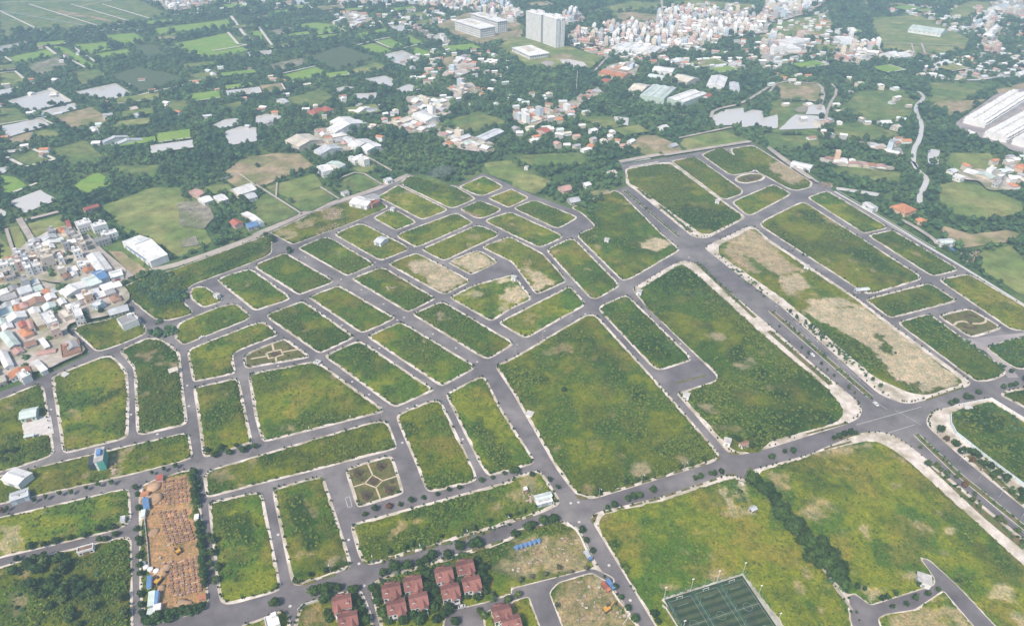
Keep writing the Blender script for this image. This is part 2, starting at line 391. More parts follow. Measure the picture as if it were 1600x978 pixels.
# ------------------------------------------------------------------ the estate's blocks: kerbed pavement with a grown-over lot inside
BLOCKS = [  # (kerb outline, pavement width or grass outline, lushness -1 dry .. 1 lush)
 ("a:-200,625 215,450 260,465 290,640 325,868 150,930 -200,1030", 2.2, .1),
 ("a:300,415 330,395 610,285 665,285 690,310 750,375 762,520 757,770 385,862 365,840", 2.8, -.1),
 ("a:695,255 870,175 965,190 1060,265 1080,480 1108,690 830,755 800,735 795,560 785,360", 2.8, .1),
 ("a:430,140 570,268 700,225 865,158 858,110 770,10 640,70 450,110", 2.2, .2),
 ("a:1020,175 1045,92 1290,-5 1390,-25 1480,50 1460,75 1090,222 1060,215", 2.4, .1),
 ("j:705,830 690,795 880,715 1000,690 1500,505 1600,470 1600,590 1490,640 1120,778 1065,855 1140,930 1120,950 990,985 905,975 760,855", 1.6, .1),
 ("j:1115,850 1120,790 1200,775 1305,850 1310,870 1195,912", 2.2, .2),
 ("z:338,438 348,432 392,419 455,464 452,469 398,487", 2.8, .3),
 ("k:0,648 165,585 185,588 458,745 450,762 265,830 240,828 -8,672", 2.8, .2),
 ("k:308,848 325,835 475,775 500,778 800,955 c:818,55 810,75 645,150 605,148 330,-40", 2.8, .2),
 ("c:62,50 85,33 262,-35 290,-32 572,165 578,182 390,270 360,268 80,75", 2.8, .4),
 ("c:-80,305 -60,275 0,245 150,187 180,185 318,285 305,300 0,352 -50,362 -68,350", 2.4, .0),
 ("a:1100,270 1120,240 1500,92 1560,85 1638,155 1625,172 1400,258 1370,290 1388,375 1375,395 1150,440 1130,430", 2.6, .0),
 ("a:1135,485 1150,468 1385,415 1408,425 1445,600 1487,790 1480,800 1210,885 1190,870 1160,640", 2.6, .1),
 ("c:-40,395 0,383 330,318 375,325 752,600 748,618 75,788 35,788 -5,660 -45,420", 2.8, .1),
 ("c:400,290 425,272 585,200 625,200 1045,480 1045,492 830,588 795,580", 2.8, .1),
 ("c:655,178 670,160 830,92 865,90 1285,340 1285,365 1105,462 1080,462", 2.8, .2),
 ("c:918,45 935,30 1080,-30 1110,-30 1512,205 1515,222 1375,305 1330,298", 2.8, .3),
 ("k:1138,850 1150,835 1300,765 1505,712 l:15,715 115,845 110,862 0,912 c:1395,82 1360,75", 2.8, -.3),
 ("z:778,505 787,499 885,449 893,448 915,473 914,478 825,528 815,527", 2.8, -.1),
 ("k:778,655 790,640 920,588 960,588 1255,740 1258,760 1120,828 1085,825", 2.6, -.4),
 ("k:1130,645 1140,630 1290,570 1330,575 1418,632 1415,645 1275,712 1250,710", 2.4, -.4),
 ("k:562,740 580,725 720,672 760,672 1052,845 1050,860 910,930 880,930", 2.6, .0),
 ("k:245,560 265,545 395,492 440,495 695,645 690,660 555,715 530,720", 2.6, .2),
 ("k:458,478 475,465 600,412 640,415 900,550 895,570 745,630 715,625", 2.6, .0),
 ("k:688,382 700,368 790,325 825,330 940,398 935,412 830,452 810,448", 2.6, .0),
 ("k:822,490 840,470 1150,355 1190,352 1275,402 1272,412 960,550 930,548", 2.6, .0),
 ("k:972,568 985,555 1290,422 1330,425 1430,468 1425,485 1120,628 1090,628", 2.6, -.2),
 ("k:700,262 835,182 860,195 1125,325 1120,340 990,388 960,385 740,270", 2.6, -.2),
 ("k:845,170 900,130 1180,195 1285,258 1290,270 1170,322 1130,320 870,195", 2.6, .1),
 ("k:1198,330 1215,318 1300,280 1330,280 1440,322 1440,338 1340,382 1290,382", 2.4, .0),
 ("k:1185,198 1340,130 1450,188 1448,205 1340,250 1300,248", 2.4, .1),
 ("k:1362,265 1375,255 1500,208 l:0,210 95,255 95,268 0,312 k:1490,318 1470,315", 2.4, -.2),
 ("k:1345,400 1360,385 1480,345 1510,348 l:300,480 295,500 180,550 150,550 -20,470", 2.6, -.1),
 ("l:8,325 25,310 110,278 150,278 382,370 380,385 285,438 250,438", 2.4, .0),
 ("k:1328,556 1345,538 1470,493 1500,490 l:180,585 300,715 318,745 310,760 165,825 135,825 0,640", 2.6, -.2),
 ("l:203,575 215,555 330,502 370,502 630,765 630,785 500,858 455,850", 2.6, -.1),
 ("l:383,490 395,470 478,435 480,420 400,345 340,320 600,215 640,230 880,470 985,560 980,575 700,738 650,750 630,735", 2.4, .0),
 ("c:1405,350 1420,335 e:0,300 430,45 490,42 520,70 900,490 1230,870 1190,910 g:470,235 400,215 360,190 e:260,950 0,500", 2.8, .0),
 ("l:510,910 525,890 660,832 690,840 e:1050,290 1055,315 870,375 820,350 520,30", 2.6, .3),
 ("l:705,800 720,785 940,655 1000,628 1075,640 h:0,100 300,365 530,555 555,600 540,650 470,685 0,830 e:1340,870 1275,862 985,530 965,505 1200,430 1205,405 790,0",
  "l:735,820 750,800 990,650 1050,680 h:0,190 340,470 440,590 440,630 400,680 0,790 e:1450,860 1300,845 1010,530 985,515 1210,435 1215,395 800,10", .3),
 ("l:665,90 860,55 930,50 1370,370 1365,385 1160,495 1110,500 1060,490 710,205 670,180",
  "l:675,95 860,65 930,62 1350,370 1340,385 1160,475 1110,470 1000,390 740,200 690,180", .1),
 ("l:930,45 1060,20 1090,25 1360,215 1355,240 1265,272 1225,265", 2.6, .2),
 ("l:1108,8 1200,-30 1240,-35 1430,95 1425,108 1310,130 1270,122", 2.6, .2),
 ("l:1305,150 1330,130 1400,115 1470,120 1495,140 1470,160 1380,180 1320,170", 3.2, -.2),
 ("z:1143,317 1148,313 1205,289 1211,289 1236,302 1234,306 1175,337 1165,336", 2.6, .1),
 ("z:1140,233 1175,227 1186,232 1270,285 1268,293 1245,299 1232,296 1185,270 1150,250", 2.6, -.1),
 ("z:1187,350 1195,343 1248,317 1258,316 1440,432 1438,438 1370,458 1355,460 1345,455 1190,355", 2.6, .1),
 ("l:1135,560 1140,545 1380,430 1430,430 m:0,500 540,860 h:740,110 1195,440 1180,465 930,545 830,570 760,555 650,510 80,0 l:1300,690",
  "l:1215,540 1400,445 1430,445 m:0,520 530,870 h:728,125 1130,420 1140,450 940,515 850,510 760,470 640,420 590,380 90,-50 l:1215,590", -.2),
 ("m:570,862 590,850 920,765 960,765 1105,858 1105,872 745,965 710,965", 2.6, .1),
 ("m:232,262 245,252 330,222 365,228 705,430 690,445 575,470 550,465", 2.6, .0),
 ("m:588,485 605,475 720,450 745,455 1115,675 1110,692 985,722 950,715", 2.6, .2),
 ("m:1002,745 1025,735 1160,708 1200,715 1600,950 z:1640,530 1600,517 1580,516", 2.6, .0),
 ("h:760,95 785,80 920,42 960,45 1400,365 1395,400 1330,430 1240,440 1200,425", 2.2, .5),
 ("z:1466,495 1470,491 1510,482 1518,483 1564,510 1563,515 1525,527 1512,526", 2.4, -.2),
 ("z:1539,543 1545,539 1600,525 1650,512 1680,560 1650,570 1595,578 1580,573", 2.0, .8),
 ("h:935,640 970,608 1300,530 1345,550 1700,790 i:1700,430 1505,285 1130,-20 h:945,710 930,680",
  "h:1075,640 1095,612 1310,552 1700,805 i:1700,300 1505,155 1290,5 h:1105,735 1078,690", .3),
 ("h:1365,510 1390,490 1505,470 1700,430 1700,720 1505,590 1385,530", 3.0, .1),
 ("g:1385,90 1395,65 h:0,930 230,868 540,738 640,728 740,748 860,835 i:960,20 1560,510 1700,640 2000,1000 2000,1500 620,1500 i:500,880 0,170 g:1440,140",
  "g:1425,118 h:-40,960 230,885 340,840 560,790 650,790 760,850 i:850,30 1505,625 1720,810 1990,1100 1990,1480 640,1480 i:515,880 8,170 g:1450,140", -.2),
 ("g:462,350 475,325 510,305 890,215 1270,85 1330,100 1435,145 i:-5,172 495,885 610,1490 g:1150,1490 840,975",
  "g:500,380 545,320 900,240 1270,115 1330,120 1425,150 i:-10,180 485,885 600,1480 g:1160,1480 850,965", -.3),
 ("z:317,742 330,733 440,700 585,658 602,657 609,664 621,697 618,702 480,738 400,758 325,778 321,772", 2.4, .0),
 ("z:325,787 331,783 400,768 411,771 438,908 440,918 432,925 360,945 345,942 340,925", 2.2, .1),
 ("d:95,190 110,165 360,98 400,100 560,590 560,625 520,650 270,738 230,738 205,715", 2.4, .0),
 ("c:822,650 840,625 1020,548 1085,545 1110,590 d:1300,95 1290,130 1050,190 1000,185 940,30 c:885,800", 2.4, .0),
 ("c:1115,520 1130,500 1310,408 1350,410 e:-60,600 130,890 130,910 115,925 d:1400,92 1360,95 1310,20", 2.4, .2),
 ("d:525,75 540,50 640,15 780,-25 810,-10 870,180 860,205 620,280 590,275", 2.2, -.3),
 ("d:555,400 570,375 1505,120 g:0,100 130,65 175,68 285,235 275,270 150,325 0,370 d:690,618 630,612 600,560", 2.8, .0),
 ("d:668,760 700,705 1100,578 1505,455 g:0,415 150,385 270,355 330,370 400,405 490,600 590,740 800,1050 800,1400 d:640,1400 760,1100", 3.0, .0),
 ("d:250,885 270,850 400,800 590,760 625,770 680,900 700,1000 700,1400 150,1400 220,975", 2.4, .1),
 ("d:-100,970 0,945 150,880 190,900 210,975 140,1400 -200,1400", 2.0, .0),
 ("b:815,170 870,130 1110,52 1160,60 1185,300 1225,780 1230,860 1170,900 850,985 820,800", 1.8, .2),
 ("b:30,330 745,165 765,190 775,370 690,415 0,580 -160,620 -160,370", 1.8, -.2),
 ("b:-260,690 0,630 90,600 775,440 785,975 790,1450 -260,1450", 1.8, .0),
 ("a:-200,1035 150,955 660,832 1085,737 1115,745 1138,880 1100,900 b:750,95 0,265 -200,310", 1.8, .1),
 ("k:110,480 75,470 350,340 640,250 700,268 785,315 600,395 225,535 200,530", 1.2, -.2),
]
SOIL = [  # bare patches: outline, edge softness (m), sandy 0 / brown 1
 ("k:880,640 1000,610 1240,740 1110,820 1040,780 960,720", 3, 0), ("k:1150,635 1290,580 1405,635 1270,700", 2, 0),
 ("k:1300,770 1480,725 l:20,730 100,840 60,860 -20,760 k:1420,760", 4, 0), ("k:1180,830 1300,790 1330,830 1220,870", 3, .3),
 ("l:750,530 840,500 930,515 950,545 840,575 760,560", 2, 0), ("l:70,680 150,690 230,770 200,800 130,810 110,740", 4, .2),
 ("h:250,0 560,0 800,150 1120,420 1100,470 900,500 800,470 700,400 620,300 560,220 350,100 200,30", 3, 0),
 ("l:1300,470 1400,440 m:0,500 130,640 200,690 60,720 -60,640 l:1230,560", 7, .4), ("m:200,860 420,850 540,900 h:600,0 300,20 m:60,760", 5, 0),
 ("m:40,740 200,690 260,800 120,830", 4, .1),
 ("g:710,40 780,10 840,60 830,90 740,95 700,70", 2, .2), ("g:420,160 460,140 500,165 480,190 430,185", 2, .8), ("e:960,890 1050,870 1080,910 1000,930", 4, .4),
 ("e:1090,570 1190,560 1230,630 1150,620", 4, .3), ("e:1140,170 1240,160 1250,195 1160,205", 3, .2), ("e:1300,340 1400,300 1440,330 1340,380", 5, .3), ("e:230,240 330,235 350,265 260,275", 4, .7),
 ("d:770,430 860,370 910,375 900,420 800,465", 3, .8), ("d:270,410 330,405 345,460 290,470", 3, .8), ("d:400,610 470,560 515,585 480,605 410,630", 2, .4),
 ("g:0,480 200,470 380,440 450,560 430,620 200,660 0,720 d:1400,640 1505,590", 7, .6), ("g:100,100 160,180 120,270 40,290 0,200 d:1400,330 1360,300", 6, .5),
 ("g:380,680 540,650 580,760 700,960 640,1050 300,1050 270,760", 6, .7), ("g:480,680 560,660 570,730 500,740", 2, .1),
 ("d:270,880 370,850 440,950 450,1050 250,1050", 2, .9), ("g:1195,180 1250,160 1320,260 1410,320 1340,340 1250,270", 2, .2), ("g:1320,150 1350,130 1410,230 1400,270 1350,210", 1.5, .1),
 ("b:800,130 870,120 1110,80 1180,500 1220,860 1130,880 960,900 900,760 840,560 850,400 820,250", 2, 2), ("b:15,400 130,375 140,440 130,540 20,570", 2, .3), ("b:660,400 720,360 770,330 770,390 690,420", 2, .3),
 ("b:60,800 120,740 170,860 150,900 70,900", 2.5, .6), ("b:490,870 540,830 570,850 510,890", 1.5, .3),
 ("i:560,760 720,730 730,790 600,810", 3, .2), ("i:780,670 850,680 840,720 790,710", 2, .2), ("i:250,240 400,280 420,330 300,350 180,320", 6, .6), ("i:20,90 100,80 110,180 20,180", 5, .8),
 ("i:1250,780 1400,770 1460,840 1380,830 1270,810", 3, .2), ("i:1400,900 1505,880 1600,1000 1420,960", 4, .3), ("i:540,380 590,400 600,490 560,470", 2.5, .3), ("i:1030,400 1090,410 1080,450 1030,440", 2, .3), ("i:860,350 950,400 940,430 880,400", 3, .4),
 ("i:720,930 840,880 1020,820 1150,880 1260,1050 740,1050", 3, .6), ("i:450,650 520,655 500,680 450,680", 2, .2), ("h:280,860 400,830 540,790 640,800 600,840 400,870", 4, .6),
 ("a:790,270 880,280 880,330 820,320", 4, .7), ("a:410,620 460,615 470,650 420,660", 3, .8), ("a:980,330 1040,320 1040,390 990,390", 2, .5), ("c:1030,40 1120,25 1140,70 1060,75", 4, .5),
 ("k:230,400 340,390 350,440 250,450", 3, .3), ("k:120,460 220,450 240,490 160,510", 3, .3), ("k:360,330 500,320 520,380 430,400", 3, .6), ("m:330,380 420,390 420,430 340,410", 3, .5),
 ("l:0,740 60,800 100,850 0,880 -60,860", 4, .2), ("k:1500,860 1500,920 1400,940 1440,880", 4, .2), ("k:1250,490 1330,470 1320,505 1260,510", 3, .4),
 ("e:1090,20 1140,5 1150,30 1100,40", 3, .3), ("l:1220,520 1300,560 1420,640 1440,700 1380,700 1280,620", 8, .5), ("a:870,720 700,960 690,975 640,900", 2, .4), ("a:690,930 740,940 720,990 660,1000 640,960", 2, .2),
 ("a:135,650 295,650 305,740 150,770", .8, .1), ("z:1225,247 1262,275 1240,292 1200,262", 6, .4),
]
LUSH = [
 "h:130,70 250,90 480,200 500,260 350,200 200,120", "h:480,230 560,220 640,280 720,390 690,410 560,330", "h:620,170 660,170 760,250 740,290 680,270", "h:800,450 880,440 900,500 830,490", "h:240,110 340,130 560,300 600,390 540,380 400,260",
 "c:520,230 640,210 720,270 690,340 600,330 540,290", "d:180,260 270,220 330,330 380,480 360,570 260,540 210,380", "d:870,310 1150,240 1290,230 1280,290 1000,350 880,360", "d:1340,230 1390,215 1400,250 1350,270",
 "a:470,560 600,530 700,490 720,520 560,590 480,600", "c:200,690 480,630 490,670 260,720", "e:40,400 200,410 240,470 60,470", "e:650,480 780,500 820,560 720,550", "e:0,520 100,530 110,570 20,560", "e:760,700 880,760 760,800 680,760",
 "e:900,780 1080,790 1100,850 850,900 820,860", "e:1240,240 1370,200 1380,330 1280,330", "e:720,200 900,160 940,300 850,340 780,300", "e:1380,720 1500,680 1500,820 1400,850", "e:1400,380 1500,350 1500,460 1420,430",
 "h:0,490 130,500 140,560 20,560", "h:0,620 200,600 380,640 390,690 200,720 0,770", "l:440,330 530,390 540,450 460,440", "l:400,470 480,460 500,540 430,540", "l:780,760 1000,650 1100,720 1250,860 1300,930 1100,800 900,800",
 "m:180,340 280,340 350,430 240,420 190,380", "m:420,580 560,540 700,640 690,680 540,640", "m:200,560 260,610 200,600", "m:0,380 120,480 240,600 200,620 80,520", "l:780,330 1000,300 1300,350 1200,460 1050,440 900,330",
 "c:1290,620 1500,880 1500,975 1400,975 1250,700", "c:850,680 940,670 950,740 880,760", "k:60,560 -200,700 -300,700 20,540", "j:820,700 1000,700 1110,790 1090,870 940,900 800,820", "h:900,60 1000,80 1400,340 1390,390 1200,240 1000,140",
 "h:1120,590 1250,570 1400,680 1300,760 1150,680", "g:540,470 640,500 620,560 560,530", "g:600,540 700,700 780,860 700,760 620,640", "b:1230,340 1500,300 1500,500 1400,520 1240,420", "b:480,600 700,540 740,600 560,650", "b:520,720 680,680 720,800 560,800",
 "b:0,640 200,600 260,700 100,760 0,740", "b:600,800 760,760 780,900 650,930", "b:150,840 350,880 380,975 160,975",
]
EXCL = []      # paved pads and roads inside lots: grass is cut away there
def excl(s):
    p = P(s) if isinstance(s, str) else s
    EXCL.append(p); return p
PADS = {
 'pitch': excl("g:890,822 1356,676 1620,1010 1150,1150"),
 'court_road': excl("d:1100,985 1130,895 1360,840 1505,790 g:0,760 480,640 600,700 590,735 470,660 270,720 215,780 290,975 420,1200 250,1200 100,800 0,830 d:1330,900 1360,1150 1250,1200 1180,1050"),
 'back_lane': excl("i:900,580 945,590 1110,740 1330,975 1460,1120 1360,1150 1030,765 860,880 690,905 640,930 700,1100 560,1100 490,960 475,800 510,790 600,860 980,740 985,700"),
 'site_yard': excl("a:135,655 300,640 318,740 150,765"),
}
for s_, i_ in (("d:525,75 540,50 640,15 780,-25 810,-10 870,180 860,205 620,280 590,275", 1.9), ("c:-80,305 -60,275 0,245 150,187 180,185 318,285 305,300 0,352 -50,362 -68,350", 2.2), ("z:1466,495 1470,491 1510,482 1518,483 1564,510 1563,515 1525,527 1512,526", 2.2), ("l:1305,150 1330,130 1400,115 1470,120 1495,140 1470,160 1380,180 1320,170", 2.6)):
    EXCL.append(inset(round_poly(ccw(P(s_)), 5, 3), i_))
soilP = [(P(s), soft, k) for s, soft, k in SOIL]
lushP = [P(s) for s in LUSH[:-3]]

grassV, grassF, grassC = [], [], []; gcount = 0
SITE = P("b:815,170 870,130 1110,52 1160,60 1185,300 1225,780 1230,860 1170,900 850,985 820,800")
def lot_height(x, y, lush, soil, d):
    h = .12 + .5 * fbm(x, y, 5.0, 3) * (1 - soil) + lush * (1 - soil) * (.3 + 1.5 * fbm(x, y, 4.2, 3, 9)) + .25 * fbm(x, y, 22, 2, 3)
    return h * smooth(-.4, 3.0, d) * (1 - .75 * soil)
C_LUSH, C_MID, C_YEL, C_DRY = [np.array(c) for c in ((.022, .056, .009), (.074, .136, .014), (.185, .200, .015), (.225, .165, .042))]
C_SAND, C_BRN, C_ORG = [np.array(c) for c in ((.50, .41, .30), (.34, .235, .13), (.46, .275, .145))]
def add_lot(poly, bias):
    global gcount
    poly = ccw(poly); q = np.array(poly)
    cy = q[:, 1].mean(); step = 1.25 if cy < 330 else (1.6 if cy < 520 else 2.1)
    if abs(area(poly)) > 25000: step *= 1.15
    edge = resample(poly, 2.4)
    ex = np.array([e[0] for e in edge]); ey = np.array([e[1] for e in edge])
    c = np.array((ex.mean(), ey.mean()))
    # ragged grass edge
    nx = np.roll(ey, -1) - np.roll(ey, 1); ny = -(np.roll(ex, -1) - np.roll(ex, 1)); ln = np.hypot(nx, ny) + 1e-6
    off = (fbm(ex, ey, 3.0, 3, 40) - .45) * 2.2
    ex = ex + nx / ln * off; ey = ey + ny / ln * off
    ring = list(zip(ex, ey))
    gx = np.arange(q[:, 0].min(), q[:, 0].max(), step); gy = np.arange(q[:, 1].min(), q[:, 1].max(), step)
    X, Y = np.meshgrid(gx, gy); X = X.ravel() + RS.uniform(-.35, .35, X.size) * step; Y = Y.ravel() + RS.uniform(-.35, .35, Y.size) * step
    k = inside(X, Y, ring); X, Y = X[k], Y[k]
    k = edge_dist(X, Y, ring) > step * .55; X, Y = X[k], Y[k]
    n = len(ring)
    vs_ = [Vector(p) for p in ring] + [Vector((a, b)) for a, b in zip(X, Y)]
    v2, e2, f2, _, _, _ = delaunay_2d_cdt(vs_, [(i, (i + 1) % n) for i in range(n)], [], 1, 1e-4)
    V = np.array([(v.x, v.y) for v in v2]); F = np.array([f for f in f2 if len(f) == 3], np.int32)
    x, y = V[:, 0], V[:, 1]
    d = edge_dist(x, y, ring)
    soil = np.zeros(len(x)); brown = np.zeros(len(x)); org = np.zeros(len(x))
    wob = (fbm(x, y, 10, 4, 5) - .5) * 14 + (fbm(x, y, 3.2, 3, 25) - .5) * 7
    for sp, soft, kind in soilP:
        m = smooth(-soft * .5, soft * .5, sdist(x, y, sp) + wob * min(1, soft / 3.2))
        if m.max() > 0:
            if kind == 2: org = np.maximum(org, m)
            else: brown = np.where(m > soil, kind, brown)
            soil = np.maximum(soil, m * ((.72 if .55 <= kind <= .75 else 1.0) if abs(area(sp)) > 420 or kind == 2 else .62))
    sparse = smooth(.70, .80, fbm(x, y, 14, 4, 77) - .10 * bias) * .7      # thin spots
    brown = np.where(sparse > soil, .7, brown); soil = np.maximum(soil, sparse * .8)
    n1 = fbm(x, y, 38, 4, 21); n2 = fbm(x, y, 9, 4, 55); n3 = fbm(x, y, 2.6, 2, 91)
    lush = smooth(.42, .66, n1 * .65 + n2 * .35 + .16 * bias) * .75
    for lp in lushP:
        sd = sdist(x, y, lp) + wob * .8
        lush = np.maximum(lush, smooth(-2.5, 3.0, sd))
        soil = np.where((sd > 0), soil * .15, soil)
    lotr = math.sin(q[:, 0].mean() * 1.7 + q[:, 1].mean() * 2.3)
    yel = smooth(.40, .56, fbm(x, y, 26, 4, 130) - .16 * bias + .07 * lotr)
    dry = smooth(.52, .68, fbm(x, y, 17, 4, 170) - .14 * bias)
    col = C_MID + (C_YEL - C_MID) * yel[:, None] * .85
    col = col + (C_DRY - col) * (dry * .42)[:, None]
    col = col + (C_LUSH - col) * (lush * (.62 + .5 * n3))[:, None].clip(0, 1)
    sc = C_SAND * (1 - brown)[:, None] + C_BRN * brown[:, None]
    sc = sc + (C_ORG - sc) * org[:, None]
    sc = sc * (.72 + .56 * n2)[:, None]
    spk = smooth(.50, .62, fbm(x, y, 5.5, 4, 210)) * .75 * (org < .3)
    soil = soil * (1 - spk * smooth(.95, .3, soil * .6 + .25 * n1))
    col = col + (sc - col) * soil[:, None]
    col = col * (1 + .13 * math.sin(q[:, 0].mean() * 3.1 - q[:, 1].mean()))
    h = lot_height(x, y, lush, soil, d)
    cut = np.zeros(len(x), bool)
    for ep in EXCL:
        sd = sdist(x, y, ep); cut |= sd > -.2
        h = np.where(sd > -4, h * smooth(.2, 4, -sd), h)
    h[cut] = -.35
    keep = ~cut[F].all(axis=1)
    grassV.append(np.c_[x, y, h + .14]); grassF.append(F[keep] + gcount); grassC.append(col); gcount += len(x)

LOTS = []
for ks, gr, bias in BLOCKS:
    kp = round_poly(ccw(P(ks)), 6.0)
    sheet('pavement', kp, .13, M['pavement'], 'structure', .16)
    gp = round_poly(ccw(P(gr)), 5.0) if isinstance(gr, str) else inset(round_poly(ccw(P(ks)), 7.0, 3), gr * .78)
    LOTS.append((gp, bias)); add_lot(gp, bias)
gV, gF, gC = np.concatenate(grassV), np.concatenate(grassF), np.concatenate(grassC)
me = mesh_np('grass', gV, gF, [M['grass']], True)
ca = me.color_attributes.new("Col", 'FLOAT_COLOR', 'POINT')
ca.data.foreach_set("color", np.c_[gC, np.ones(len(gC))].astype(np.float32).ravel())
tag(link('grass', me), 'patchy green and yellow grass with bare soil filling the empty building lots', None, None, 'stuff')
# ------------------------------------------------------------------ land beyond the estate: fields, ponds, lanes, river
M['paddy'] = mat('paddy', (.16, .28, .04), .95, .22, .10, 8, hue=(.20, .29, .05), bump=.3, bscale=.8)
M['meadow'] = mat('meadow', (.135, .185, .045), .95, .5, .06, 9, hue=(.24, .24, .08), bump=.6, bscale=.6)
M['rough_field'] = mat('rough_field', (.095, .15, .036), .95, .55, .07, 9, hue=(.17, .19, .055), bump=.8, bscale=.5)
M['dry_field'] = mat('dry_field', (.34, .26, .16), .95, .4, .09, 10, hue=(.17, .18, .065), bump=.3)
M['burnt'] = mat('burnt', (.27, .24, .19), .95, .5, .12, 9, hue=(.14, .16, .07), bump=.5)
M['plantation'] = mat('plantation', (.075, .105, .045), .95, .3, .2, 8, bump=1.0, bscale=.5)
M['town_ground'] = mat('town_ground', (.46, .40, .36), .95, .35, .12, 9, hue=(.22, .22, .12))
M['bank'] = mat('bank', (.58, .54, .48), .95, .2, .15, 7)
CLEAR = []          # where no wood grows
zlev = [0.0]
def land(name, s, m, rough=1.2, z=None, rr=2.5, clear=True):
    p = ccw(P(s) if isinstance(s, str) else s)
    p = round_poly(p, rr, 3)
    q = resample(p, 7.0)
    x = np.array([a[0] for a in q]); y = np.array([a[1] for a in q])
    x = x + (fbm(x, y, 18, 3, 12) - .5) * rough * 3; y = y + (fbm(x, y, 18, 3, 62) - .5) * rough * 3
    p = list(zip(x, y)); zlev[0] += .012
    if clear: CLEAR.append(p)
    return sheet(name, p, zlev[0] if z is None else z, M[m])
def lane(name, s, w, m, z=None, sm=1, clear=2.0):
    pts = P(s); zlev[0] += .012
    CLEAR.append(ribbon_poly(pts, w + clear))
    return ribbon(name, s, w, zlev[0] if z is None else z, M[m], smooth_n=sm)
